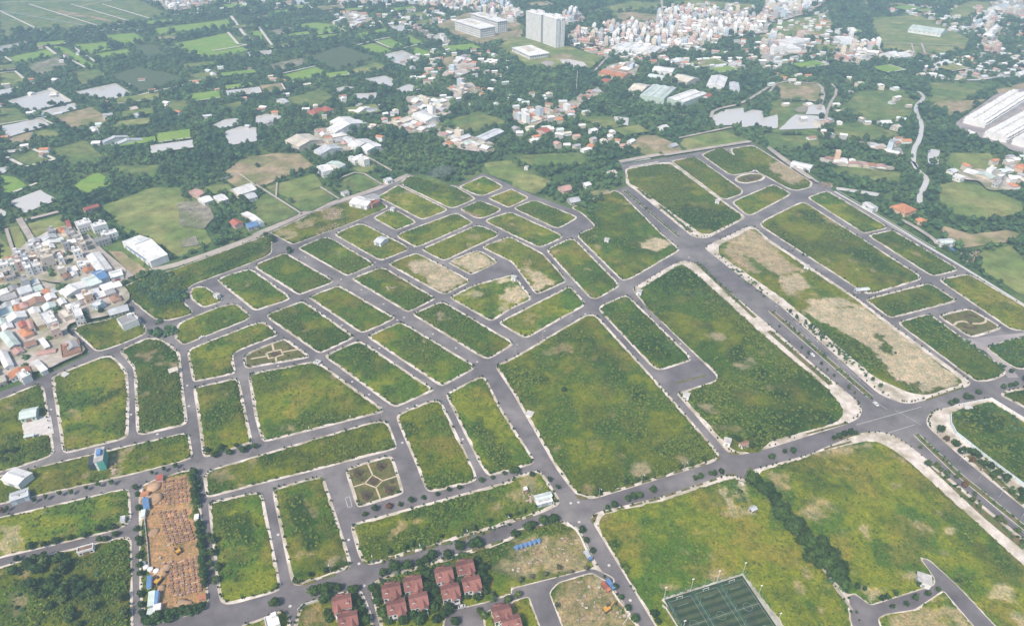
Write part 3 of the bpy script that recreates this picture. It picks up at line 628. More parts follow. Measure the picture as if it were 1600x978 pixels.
FIELDS = {
 'paddy': ["n:905,170 1340,115 1365,160 960,215", "n:1020,260 1330,195 1420,270 1230,345 1150,335", "n:600,215 790,195 850,240 720,270", "n:440,265 620,250 660,290 520,320",
   "n:545,320 750,290 770,320 590,350", "n:50,340 280,290 320,325 110,375", "n:310,270 380,280 560,390 510,405", "n:1230,310 1430,275 1470,295 1280,340", "j:430,190 560,110 680,165 520,255",
   "j:0,130 90,140 170,200 30,255", "o:200,150 360,135 550,160 370,185", "o:570,205 650,190 690,220 620,235", "o:680,185 760,165 790,195 710,210", "o:600,275 690,255 800,300 720,330",
   "o:700,245 790,230 880,270 820,290", "o:860,215 900,210 980,250 920,265", "o:880,290 940,280 1050,320 990,340", "o:155,445 350,395 420,430 220,485", "o:0,180 40,195 30,235 0,235", "n:1470,190 1510,185 1510,230 1490,215"],
 'meadow': ["n:0,430 80,430 160,480 0,520", "n:180,790 260,765 380,780 300,820", "j:160,420 360,360 400,470 210,520", "j:0,500 60,560 90,630 0,650", "j:30,440 110,430 180,580 110,590", "o:545,420 700,370 800,390 620,440",
   "j:600,310 900,200 1060,200 1100,330 1200,440 1250,520 1060,610 870,500 750,470", "q:0,150 150,110 350,90 380,150 340,220 80,225", "q:600,110 880,90 1180,230 1150,300 940,330 680,300 640,200", "m:1060,0 1300,0 1370,110 1080,110",
   "m:1000,190 1100,165 1260,190 1490,290 1500,350 1300,390 1100,360 1010,290", "p:400,80 700,10 880,20 850,60 560,70", "p:900,20 1060,0 1420,30 1400,80 1100,60", "k:60,200 350,120 390,190 200,270", "k:510,160 610,115 730,185 620,230",
   "p:1400,220 1505,200 q:0,190 100,250 0,260", "l:0,60 70,100 230,170 130,240 0,195", "k:1340,60 1505,40 1505,170 1380,130", "m:1240,590 1430,545 1505,640 1700,780 1700,860 1480,830 1260,690", "q:860,240 1160,280 1150,300 940,330",
   "j:1200,200 1330,180 1370,220 1230,245", "p:1010,815 1250,770 1400,840 1040,890 990,850", "q:240,270 400,270 390,300 250,300", "q:1190,10 1290,15 1390,60 1330,90 1080,110 1060,60", "k:560,90 700,60 740,90 620,120", "q:480,810 740,780 780,800 540,820"],
 'rough_field': ["n:0,640 90,640 180,700 0,750", "n:300,880 500,830 620,940 420,970", "n:70,930 190,890 290,940 180,975", "n:0,0 800,0 1000,90 820,130 400,180 0,200", "j:650,80 950,70 900,150 780,140", "o:1080,730 1300,660 1480,720 1250,790",
   "k:160,270 400,200 470,270 330,340 270,340", "k:520,170 600,120 720,190 600,230", "p:0,920 400,900 450,970 100,978", "m:300,90 600,80 780,120 760,180 420,130", "q:540,540 800,530 860,600 840,690 600,720 420,650",
   "q:370,740 600,730 780,800 580,830 400,800", "q:20,600 270,610 320,760 280,800 0,780", "q:0,800 290,800 300,870 0,880", "o:190,580 380,530 500,600 260,640", "k:840,180 960,120 1150,190 1000,200", "p:380,690 600,690 700,750 560,760", "q:950,490 1330,500 1100,610 950,600",
   "k:0,270 80,240 250,360 80,430 0,400", "j:500,460 560,440 600,480 560,510", "j:340,580 420,570 460,620 400,640", "j:270,690 430,650 510,710 420,760", "j:600,560 700,520 860,650 840,680", "n:430,430 560,410 640,450 490,500", "n:970,600 1090,590 1110,650 1020,660", "n:1280,630 1420,600 1420,640 1310,660"],
 'dry_field': ["n:300,690 540,635 650,710 450,765", "k:0,20 120,0 260,5 340,75 150,150 60,190 0,190", "n:40,820 190,780 220,810 90,860", "k:-180,110 -60,20 0,20 0,180 -60,200", "p:570,90 700,75 850,90 840,130 650,150", "q:1310,540 1505,490 1560,520 1505,560 1380,560",
   "p:690,860 760,800 850,800 980,860 1010,900 800,925", "m:1000,420 1200,480 1420,455 1505,490 1400,530 1130,560 1060,520", "q:40,490 290,500 330,540 290,600 80,590", "q:1050,600 1280,590 1180,650 1060,690", "n:340,60 420,75 740,140 700,150 540,110 330,90",
   "j:1330,160 1420,130 1505,190 1400,220", "j:640,575 720,580 870,690 790,730", "j:280,520 350,510 370,570 300,590", "o:1090,350 1160,335 1180,380 1120,410", "q:960,610 1080,590 1090,640 980,640", "l:440,235 560,215 590,240 480,255", "p:0,160 70,150 60,230 0,235"],
 'burnt': ["j:1040,300 1200,270 1260,380 1200,450 1060,430", "j:1050,520 1150,490 1180,540 1060,560", "n:150,400 330,340 400,390 240,450", "o:60,190 200,165 230,185 120,215", "o:60,390 270,345 300,385 130,420", "q:150,650 220,620 280,660 180,670"],
 'plantation': ["o:300,340 500,275 700,340 480,420", "n:650,450 820,400 1100,470 820,545", "n:760,275 930,275 980,330 880,350"],
}
for m_, L_ in FIELDS.items():
    for s in L_: land('field', s, m_)
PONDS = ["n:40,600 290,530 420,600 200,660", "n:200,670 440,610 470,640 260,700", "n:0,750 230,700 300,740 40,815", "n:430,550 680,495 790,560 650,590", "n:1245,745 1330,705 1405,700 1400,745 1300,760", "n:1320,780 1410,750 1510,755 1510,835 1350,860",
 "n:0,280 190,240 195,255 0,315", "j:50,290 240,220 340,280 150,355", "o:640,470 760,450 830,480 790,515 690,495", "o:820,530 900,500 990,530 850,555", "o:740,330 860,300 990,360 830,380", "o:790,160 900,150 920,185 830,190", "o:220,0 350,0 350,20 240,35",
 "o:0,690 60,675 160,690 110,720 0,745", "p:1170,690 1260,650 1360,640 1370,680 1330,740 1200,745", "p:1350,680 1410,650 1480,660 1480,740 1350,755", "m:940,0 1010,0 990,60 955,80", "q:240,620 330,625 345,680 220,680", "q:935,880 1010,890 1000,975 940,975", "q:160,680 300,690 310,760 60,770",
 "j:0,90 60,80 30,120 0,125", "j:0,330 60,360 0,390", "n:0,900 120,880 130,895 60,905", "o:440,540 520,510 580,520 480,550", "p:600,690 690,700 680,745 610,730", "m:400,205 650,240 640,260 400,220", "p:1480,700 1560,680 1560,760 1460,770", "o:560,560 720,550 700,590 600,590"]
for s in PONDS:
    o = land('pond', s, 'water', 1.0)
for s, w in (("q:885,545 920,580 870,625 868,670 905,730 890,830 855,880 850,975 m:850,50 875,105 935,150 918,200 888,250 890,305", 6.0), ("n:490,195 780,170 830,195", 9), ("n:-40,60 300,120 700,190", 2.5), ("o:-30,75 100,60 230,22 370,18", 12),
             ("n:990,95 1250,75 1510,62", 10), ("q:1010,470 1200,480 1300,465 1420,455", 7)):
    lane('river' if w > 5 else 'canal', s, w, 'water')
for s, w in (("n:380,340 470,385 510,405", 4), ("n:430,280 585,385", 4), ("n:0,540 110,520 220,490", 5), ("n:290,525 420,605", 6), ("n:40,930 130,975", 4), ("n:190,880 320,940 210,975", 4), ("j:40,250 170,200 220,180", 4), ("n:1340,195 1400,265 1450,270", 5), ("n:1360,100 1430,200 1480,245", 6), ("n:1250,305 1460,270", 4),
             ("n:30,340 70,365", 4), ("n:270,280 330,325", 5), ("n:0,435 90,425 150,475", 4), ("j:60,40 150,85 330,40", 4), ("o:110,465 210,490 370,465", 3.5), ("o:150,440 350,395", 3.5), ("o:580,275 690,245 790,225", 4), ("o:690,245 820,300 980,262", 4), ("o:15,165 35,190 100,280", 5), ("n:0,740 240,700 310,735", 3), ("n:800,570 1090,505", 4), ("n:0,70 250,190", 4), ("n:170,30 600,165", 4), ("n:420,30 760,130", 4),
             ("n:600,30 900,120", 4), ("n:0,20 800,5", 3), ("n:440,50 700,0", 3)):
    lane('track', s, w, 'bank', sm=0)
# main country road along the estate and its side lanes
lane('road', "z:-60,520 60,487 j:410,850 560,795 690,745 880,690 1090,640 1505,490 k:0,475 100,435 350,320 640,235 900,125", 8.5, 'dirt_road', z=.09)
for s, w in (("j:500,490 560,560 770,735", 7), ("j:150,400 350,350", 6), ("j:115,390 200,530", 6), ("j:40,450 100,640", 3), ("j:200,530 400,480 480,490", 4), ("k:0,190 265,360", 2.5), ("k:125,180 120,260", 2), ("k:380,205 490,275", 2.5), ("k:500,150 610,110 740,190", 2.5), ("k:640,20 800,110", 2.5),
             ("p:630,960 880,915", 8), ("p:890,920 1400,840", 7), ("p:980,820 1290,755", 4), ("p:1505,520 1430,570 1340,620 1180,655 1170,700", 5), ("q:290,500 330,540 300,650", 6), ("q:370,500 410,540 350,640 330,750", 4), ("q:60,580 290,605", 3), ("q:0,560 60,480 290,500", 4), ("q:680,260 1150,275", 3), ("q:900,260 930,350", 4), ("q:840,260 860,330", 3),
             ("q:1400,170 1460,280 1505,320", 5), ("q:0,880 120,975 m:250,160", 5), ("m:780,400 860,440 980,520 990,545", 5), ("m:0,-30 290,180", 4), ("o:1040,160 1300,265 1510,190", 5), ("p:300,255 560,345", 4), ("p:560,345 480,430", 4), ("o:930,690 750,740 680,770", 4), ("p:880,0 880,80 940,130", 6), ("o:770,-10 1100,40 1500,110 p:60,90", 5), ("p:380,190 800,160 1200,215 1500,200", 5), ("q:0,220 400,225 420,300", 5)):
    lane('lane', s, w, 'dirt_road')
# strip along the north-east estate road: concrete drain
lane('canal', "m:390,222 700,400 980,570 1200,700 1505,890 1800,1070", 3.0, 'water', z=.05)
for s in ("m:340,215 720,428 1000,590", "m:400,214 985,560"):
    lane('drain_wall', s, .8, 'concrete', z=.35, sm=0)
# white estate of terraces, school campus and other paved grounds
for nm, s, m_ in (('terrace_ground', "z:1490,196 1555,150 1600,140 1680,120 1700,260 1640,262 1500,205", 'asphalt_worn'), ('campus_ground', "o:1040,160 1250,80 1505,110 p:60,160 0,240 o:1340,270 1300,265", 'dry_field'),
                  ('campus_lawn', "p:0,230 80,225 300,270 540,345 460,410 100,405 0,330 o:1400,290", 'meadow'), ('playground', "p:215,340 300,320 400,350 290,370", 'dry_field'), ('court', "p:280,360 340,358 420,375 440,395 370,410 300,385", 'concrete'), ('court', "p:170,375 200,365 245,375 240,395 200,398", 'asphalt_worn')):
    land(nm, s, m_, .3, rr=2)
# patchwork of small plots in the west and far north
def patchwork():
    th = math.radians(24); c, s = math.cos(th), math.sin(th); rr = random.Random(21); k = 0
    for ui in range(-40, 60):
        for vi in range(0, 70):
            w, d = 46 * rr.uniform(.7, 1.3), 34 * rr.uniform(.6, 1.3); u, v = ui * 52 + rr.uniform(-6, 6), vi * 40 + rr.uniform(-5, 5)
            x, y = u * c - v * s, u * s + v * c; iv, px, py = in_view(np.array([x]), np.array([y]), 20)
            if not iv[0] or not (450 < y < 2400): continue
            px, py = px[0], py[0]
            pr = .5 if (px < 620 and py < 150) else .36 if (px < 330 and py < 330) else .25 if (py < 90) else .18 if (px > 1150 and py < 330) else .10
            if rr.random() > pr or inside(np.array([x]), np.array([y]), OUTLINE)[0]: continue
            q = [(x + c * a - s * b, y + s * a + c * b) for a, b in ((-w / 2, -d / 2), (w / 2, -d / 2), (w / 2, d / 2), (-w / 2, d / 2))]
            X, Y = np.array([t[0] for t in q] + [x]), np.array([t[1] for t in q] + [y])
            if any((sdist(X, Y, f) > -4).any() for f in CLEAR) or (sdist(X, Y, OUTLINE) > -8).any(): continue
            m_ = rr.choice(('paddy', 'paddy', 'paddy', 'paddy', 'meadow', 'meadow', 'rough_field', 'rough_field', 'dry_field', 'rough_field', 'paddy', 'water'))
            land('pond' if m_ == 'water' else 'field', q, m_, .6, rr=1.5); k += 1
            if rr.random() < .6:      # pale bank on one or two sides
                a, b = q[0], q[1]; ribbon('track', [a, b], 2.2, zlev[0] + .006, M['bank'])
                if rr.random() < .5: ribbon('track', [q[1], q[2]], 2.2, zlev[0] + .009, M['bank'])
    print('plots', k)
def in_view(x, y, m=50):
    s, c = math.sin(PITCH), math.cos(PITCH)
    dep = y * c + CAM_H * s; up = y * s - CAM_H * c
    px = CX + FPX * x / np.maximum(dep, 1); py = CY - FPX * up / np.maximum(dep, 1)
    return (dep > 5) & (px > -m) & (px < 1600 + m) & (py > -60) & (py < 1030), px, py
TOWNS = {   # built-up ground: outline, how many houses, tall share, label place
 'left': ("z:-30,470 60,440 100,452 150,455 186,440 206,468 190,486 172,497 120,508 104,514 138,552 60,585 -30,618", 0),
 'upper_left': ("z:0,415 28,395 60,372 112,352 130,372 160,400 205,430 130,452 60,440 0,452", 0),
 'far_centre': ("p:330,190 700,130 830,150 850,90 1000,50 1100,70 1300,70 1500,120 1505,200 1250,225 1180,250 1100,290 1000,280 850,330 600,300 480,270 330,260", 190),
 'far_top': ("o:800,0 1000,-20 1505,-20 1505,95 1400,110 1300,75 1150,70 1000,45 840,25", 90),
 'far_tower': ("p:-20,60 90,80 0,150 o:1430,110 1480,40 1505,30", 26),
 'far_tower_side': ("p:290,80 390,70 440,130 340,160 300,150", 20),
 'far_right_top': ("q:-20,0 350,-10 320,60 180,100 30,140 -40,110", 70),
 'far_right_mid': ("q:-60,270 0,230 75,225 235,230 230,320 60,340 0,400 -40,350", 45),
 'far_right': ("q:400,215 520,220 540,260 650,262 670,320 870,325 870,350 600,352 555,385 440,375 345,350 400,330", 55),
 'far_right_edge': ("q:1190,90 1400,95 1380,160 1340,260 1390,300 1400,340 1230,300 1260,250 1190,170", 22),
 'village': ("o:890,570 1140,590 1160,670 1050,720 1150,770 1290,820 1400,850 1410,910 1240,900 1120,880 1050,780 900,800 760,730 900,700", 70),
 'village_west': ("o:340,770 440,760 640,850 640,890 500,900 330,860", 14),
 'village_east': ("p:0,650 180,670 330,610 400,560 520,520 530,560 420,610 340,680 200,720 100,760 0,720", 46),
 'village_top': ("o:1110,530 1270,490 1300,560 1180,590", 14),
 'crossroads': ("o:1180,340 1260,330 1290,400 1250,440 1180,470 1090,460", 14),
 'meadow_edge': ("m:1100,110 1250,100 1390,140 1430,230 1300,235 1240,170 1110,160", 16),
 'river_bank': ("m:300,30 480,50 740,90 730,112 500,85 300,60", 16),
 'river_yard': ("q:510,840 620,850 800,900 790,930 620,890", 8),
 'factory_back': ("p:560,390 690,370 750,400 720,470 540,440", 14),
 'woodland': ("o:1130,970 1300,930 1400,930 1480,890 1505,870 k:1500,20 1350,40 1200,40 1130,60", 12),
 'north_lane': ("o:490,95 560,70 660,90 650,160 560,180 540,130", 14),
 'hedge_lane': ("o:900,190 940,180 1140,240 1130,270 1080,260", 14),
 'far_left_top': ("n:880,0 1000,-20 1300,-20 1220,35 1000,82 960,50", 70),
 'far_top_mid': ("o:200,-30 800,-40 900,10 780,30 500,30", 40),
 'north_field': ("o:0,0 1,0 1,1", 0),
 'top_right': ("q:1300,20 1420,0 1505,10 1505,120 1400,110 1320,60", 10),
}
TOWNP = {k: P(s) for k, (s, n) in TOWNS.items()}
for k, p in TOWNP.items():
    if abs(area(p)) > 50:
        if k in ('woodland',): continue
        land('town_ground', p, 'town_ground', 3, rr=8, clear=True)
patchwork()

# ------------------------------------------------------------------ trees
def foliage_mat(name, col, rand=.28, hue=None):
    m, nt, b = new_mat(name); L = nt.links
    oi = nd(nt, "ShaderNodeObjectInfo"); geo = nd(nt, "ShaderNodeNewGeometry")
    n = nd(nt, "ShaderNodeTexNoise"); n.inputs["Scale"].default_value = .8; n.inputs["Detail"].default_value = 4; L.new(geo.outputs["Position"], n.inputs["Vector"])
    big = nd(nt, "ShaderNodeTexNoise"); big.inputs["Scale"].default_value = .012; big.inputs["Detail"].default_value = 3; L.new(geo.outputs["Position"], big.inputs["Vector"])
    mx = nd(nt, "ShaderNodeMix", data_type='RGBA'); mx.inputs[6].default_value = (*col, 1); h = hue or (col[0] * 1.9, col[1] * 1.45, col[2] * 1.1); mx.inputs[7].default_value = (*h, 1)
    ad = nd(nt, "ShaderNodeMath", operation='MULTIPLY_ADD'); L.new(oi.outputs["Random"], ad.inputs[0]); ad.inputs[1].default_value = .55; 
    sb = nd(nt, "ShaderNodeMapRange"); sb.inputs[1].default_value = .35; sb.inputs[2].default_value = .65; sb.inputs[3].default_value = -.15; sb.inputs[4].default_value = .45; L.new(big.outputs["Fac"], sb.inputs[0]); L.new(sb.outputs[0], ad.inputs[2])
    L.new(ad.outputs[0], mx.inputs[0]); mx.clamp_factor = True
    mr = nd(nt, "ShaderNodeMapRange"); mr.inputs[1].default_value = .3; mr.inputs[2].default_value = .7; mr.inputs[3].default_value = .6; mr.inputs[4].default_value = 1.4; L.new(n.outputs["Fac"], mr.inputs[0])
    rr = nd(nt, "ShaderNodeMath", operation='MULTIPLY_ADD'); w2 = nd(nt, "ShaderNodeMath", operation='FRACT'); w3 = nd(nt, "ShaderNodeMath", operation='MULTIPLY'); L.new(oi.outputs["Random"], w3.inputs[0]); w3.inputs[1].default_value = 37.7; L.new(w3.outputs[0], w2.inputs[0])
    L.new(w2.outputs[0], rr.inputs[0]); rr.inputs[1].default_value = 2 * rand; rr.inputs[2].default_value = 1 - rand
    mm = nd(nt, "ShaderNodeMath", operation='MULTIPLY'); L.new(mr.outputs[0], mm.inputs[0]); L.new(rr.outputs[0], mm.inputs[1])
    mul = nd(nt, "ShaderNodeMix", data_type='RGBA', blend_type='MULTIPLY'); mul.inputs[0].default_value = 1; L.new(mx.outputs[2], mul.inputs[6]); L.new(mm.outputs[0], mul.inputs[7])
    L.new(mul.outputs[2], b.inputs["Base Color"]); b.inputs["Roughness"].default_value = .8; b.inputs["Specular IOR Level"].default_value = .15
    return m
M['leaf'] = foliage_mat('leaf', (.028, .062, .015))
M['leaf_wood'] = foliage_mat('leaf_wood', (.030, .078, .038), .45, hue=(.100, .170, .050))
M['leaf_young'] = foliage_mat('leaf_young', (.055, .095, .028))
M['leaf_red'] = foliage_mat('leaf_red', (.16, .06, .03), .2, (.10, .085, .03))
M['leaf_grey'] = foliage_mat('leaf_grey', (.07, .085, .05), .2)
M['bark'] = mat('bark', (.11, .085, .06), .95, .3, 2.)
def unit_ico(sub):
    bm = bmesh.new(); bmesh.ops.create_icosphere(bm, subdivisions=sub, radius=1.0)
    V = np.array([v.co[:] for v in bm.verts]); F = np.array([[v.index for v in f.verts] for f in bm.faces]); bm.free()
    return V, F
ICO1 = unit_ico(1); ICO2 = unit_ico(2)
def crown_mesh(name, seed, m, lobes=7, leaves=120, leaf=.34, squash=.8, core=ICO1, spread=.55):
    """crown of unit radius, base near z=0: uneven lobes clad in many leaf clumps"""
    r = np.random.RandomState(seed); Vs, Fs = [], []; n = 0
    for k in range(lobes):
        a = 2 * math.pi * (k / lobes) + r.uniform(-.5, .5); rad = spread * r.uniform(.45, 1.0) if k else 0
        c = np.array((rad * math.cos(a), rad * math.sin(a), squash * (r.uniform(.5, 1.15) if k else 1.2)))
        R = r.uniform(.38, .60) if k else .62
        v = core[0] * np.array((R, R, R * .85)) * (1 + r.uniform(-.22, .22, (len(core[0]), 1))) * .86 + c
        Vs.append(v); Fs.append(core[1] + n); n += len(v)
        q = max(6, leaves // lobes)
        d = r.normal(size=(q, 3)); d[:, 2] = np.abs(d[:, 2]) * .9 + r.uniform(-.5, .2, q); d /= np.linalg.norm(d, axis=1)[:, None]
        for e in d:
            s = leaf * r.uniform(.55, 1.2) * (R / .5); t = e + r.normal(size=3) * .55; t /= np.linalg.norm(t)
            u = np.cross(t, r.normal(size=3)); u /= np.linalg.norm(u) + 1e-9; w = np.cross(t, u); o = c + e * R * r.uniform(.85, 1.12)
            Vs.append(np.array((o - u * s * .5, o + w * s * .35 + t * .04, o + u * s * .5, o - w * s * .35 - t * .03))); Fs.append(np.array(((0, 1, 2), (0, 2, 3))) + n); n += 4
    return mesh_np(name, np.concatenate(Vs), np.concatenate(Fs).astype(np.int32), [m])
WOODC = bpy.data.collections.new("wood_crowns")
for k in range(7):
    me = crown_mesh('wood_crown', 100 + k, M['leaf_wood'], 5 + k % 3, 84, .40, .85 + .12 * (k % 3))
    WOODC.objects.link(bpy.data.objects.new('wood_crown', me))
def gn_scatter(name, pts, scl, coll, nvar, label):
    n = len(pts); me = bpy.data.meshes.new(name); me.vertices.add(n); me.vertices.foreach_set("co", np.asarray(pts, np.float32).ravel())
    for an, ty, data in (("scl", 'FLOAT_VECTOR', np.asarray(scl, np.float32)), ("rot", 'FLOAT', RS.uniform(0, 6.28, n).astype(np.float32)), ("var", 'INT', RS.randint(0, nvar, n).astype(np.int32))):
        at = me.attributes.new(an, ty, 'POINT'); at.data.foreach_set("vector" if ty == 'FLOAT_VECTOR' else "value", data.ravel())
    o = link(name, me)
    ng = bpy.data.node_groups.new(name, 'GeometryNodeTree')
    ng.interface.new_socket("Geometry", in_out='INPUT', socket_type='NodeSocketGeometry'); ng.interface.new_socket("Geometry", in_out='OUTPUT', socket_type='NodeSocketGeometry')
    gi = ng.nodes.new("NodeGroupInput"); go = ng.nodes.new("NodeGroupOutput"); ip = ng.nodes.new("GeometryNodeInstanceOnPoints"); ci = ng.nodes.new("GeometryNodeCollectionInfo")
    ci.inputs[0].default_value = coll; ci.inputs[1].default_value = True; ci.inputs[2].default_value = True
    def na(a, t):
        x = ng.nodes.new("GeometryNodeInputNamedAttribute"); x.data_type = t; x.inputs[0].default_value = a; return x.outputs[0]
    cb = ng.nodes.new("ShaderNodeCombineXYZ"); ng.links.new(na("rot", 'FLOAT'), cb.inputs[2])
    ip.inputs["Pick Instance"].default_value = True
    ng.links.new(gi.outputs[0], ip.inputs["Points"]); ng.links.new(ci.outputs[0], ip.inputs["Instance"]); ng.links.new(na("var", 'INT'), ip.inputs["Instance Index"])
    ng.links.new(cb.outputs[0], ip.inputs["Rotation"]); ng.links.new(na("scl", 'FLOAT_VECTOR'), ip.inputs["Scale"]); ng.links.new(ip.outputs[0], go.inputs[0])
    md = o.modifiers.new("scatter", 'NODES'); md.node_group = ng
    return tag(o, label, None, None, 'stuff')
# ------------------------------------------------------------------ buildings
FOOT = []
def paint(name, col, rough=.7, var=.10, rand=.06, scale=.5, hue=None): return mat(name, col, rough, var, scale, 6, hue=hue, rand=rand)
WALLC = {'white': (.80, .79, .77), 'cream': (.66, .58, .45), 'pink': (.62, .44, .38), 'grey': (.45, .44, .43), 'pale blue': (.50, .58, .64), 'yellow': (.66, .52, .28), 'beige': (.60, .53, .45), 'peach': (.68, .48, .34), 'brick': (.42, .22, .15), 'pale green': (.50, .60, .52)}
ROOFC = {'white': (.80, .79, .77), 'grey': (.40, .39, .39), 'orange': (.56, .24, .12), 'red': (.42, .13, .09), 'blue': (.14, .27, .50), 'rusty': (.34, .20, .14), 'pale green': (.60, .69, .64), 'brown': (.27, .17, .13), 'cream': (.66, .60, .50), 'pink': (.55, .33, .28), 'silver': (.58, .60, .62), 'dark': (.12, .11, .11)}
MW = {k: paint('wall_' + k.replace(' ', '_'), c, hue=tuple(x * .88 for x in c)) for k, c in WALLC.items()}
def roof_mat(name, c, sc=1.1):
    m = mat(name, c, .6, .16, .25, 7, hue=tuple(x * .78 for x in c), rand=.10); nt = m.node_tree; b = nt.nodes["Principled BSDF"]
    tc = nd(nt, "ShaderNodeTexCoord"); wv = nd(nt, "ShaderNodeTexWave"); wv.inputs["Scale"].default_value = sc; wv.inputs["Distortion"].default_value = .2
    nt.links.new(tc.outputs["Object"], wv.inputs["Vector"]); bp = nd(nt, "ShaderNodeBump"); bp.inputs["Strength"].default_value = .7; bp.inputs["Distance"].default_value = .12
    nt.links.new(wv.outputs["Fac"], bp.inputs["Height"]); nt.links.new(bp.outputs[0], b.inputs["Normal"])
    return m
MR = {k: roof_mat('roof_' + k.replace(' ', '_'), c) for k, c in ROOFC.items()}
M['tile'] = roof_mat('villa_tile', (.33, .145, .118), 2.2)
M['glass'] = mat('glass', (.055, .065, .075), .2, .2, .5)
M['tower_glass'] = mat('tower_glass', (.46, .48, .50), .3, .2, .5)
M['door'] = mat('door', (.22, .15, .10), .6, .2, 1.)
M['shutter'] = mat('shutter', (.30, .34, .38), .5, .15, 1.)
M['slab'] = mat('slab', (.52, .50, .48), .85, .25, .4, 7, hue=(.38, .36, .34))
M['steel'] = mat('steel', (.55, .56, .57), .45, .1, 1., metal=.4)
M['black'] = mat('black', (.03, .03, .03), .6)
_unit = {}
def unit_box(m):
    k = m.name
    if k not in _unit: _unit[k] = MB().box(-.5, -.5, -.5, .5, .5, .5).mesh('pane', m)
    return _unit[k]
def piece(name, m, parent, c, s):
    o = link(name, unit_box(m), parent, c); o.scale = s; return o
def adeg(s):
    (a, b) = P(s); return math.atan2(b[1] - a[1], b[0] - a[0])
def foot(cx, cy, w, d, rz, m=1.0):
    c, s = math.cos(rz), math.sin(rz)
    FOOT.append([(cx + c * x - s * y, cy + s * x + c * y) for x, y in ((-w / 2 - m, -d / 2 - m), (w / 2 + m, -d / 2 - m), (w / 2 + m, d / 2 + m), (-w / 2 - m, d / 2 + m))])
def rect_of(s, h):
    """four roof corners seen in the photo, standing h above ground -> centre, width, depth, angle (width axis nearest the picture's horizontal)"""
    p = [np.array(W(x, y, h)) for x, y in pix(s)]
    c = sum(p) / 4
    e = [(p[1] - p[0] + p[2] - p[3]) / 2, (p[3] - p[0] + p[2] - p[1]) / 2]
    if abs(e[1][0]) / np.linalg.norm(e[1]) > abs(e[0][0]) / np.linalg.norm(e[0]): e = [e[1], e[0]]
    if e[0][0] < 0: e[0] = -e[0]
    w, d = np.linalg.norm(e[0]), np.linalg.norm(e[1]); rz = math.atan2(e[0][1], e[0][0])
    n = np.array((-math.sin(rz), math.cos(rz))); d = abs(e[1] @ n)
    return c[0], c[1], w, max(d, 2), rz
def wins(root, w, d, h, floors, m='glass', sides='fl', bay=2.6, ww=1.1, wh=1.3, name='window', cap=8):
    k = 0; fh = h / floors
    for f in range(floors):
        z = f * fh + fh * .55
        if 'f' in sides:
            n = max(1, int(w / bay))
            for i in range(n):
                if f == 0 and i == n // 2: continue
                if k < cap: piece(name, M[m], root, ((i + .5) / n * w - w / 2, -d / 2 - .03, z), (min(ww, w / n * .6), .10, wh)); k += 1
        for sd, sx in (('l', -1), ('r', 1)):
            if sd in sides:
                n = max(1, int(d / (bay * 1.6)))
                for i in range(n):
                    if k < cap: piece(name, M[m], root, (sx * (w / 2 + .03), (i + .5) / n * d - d / 2, z), (.10, ww, wh)); k += 1
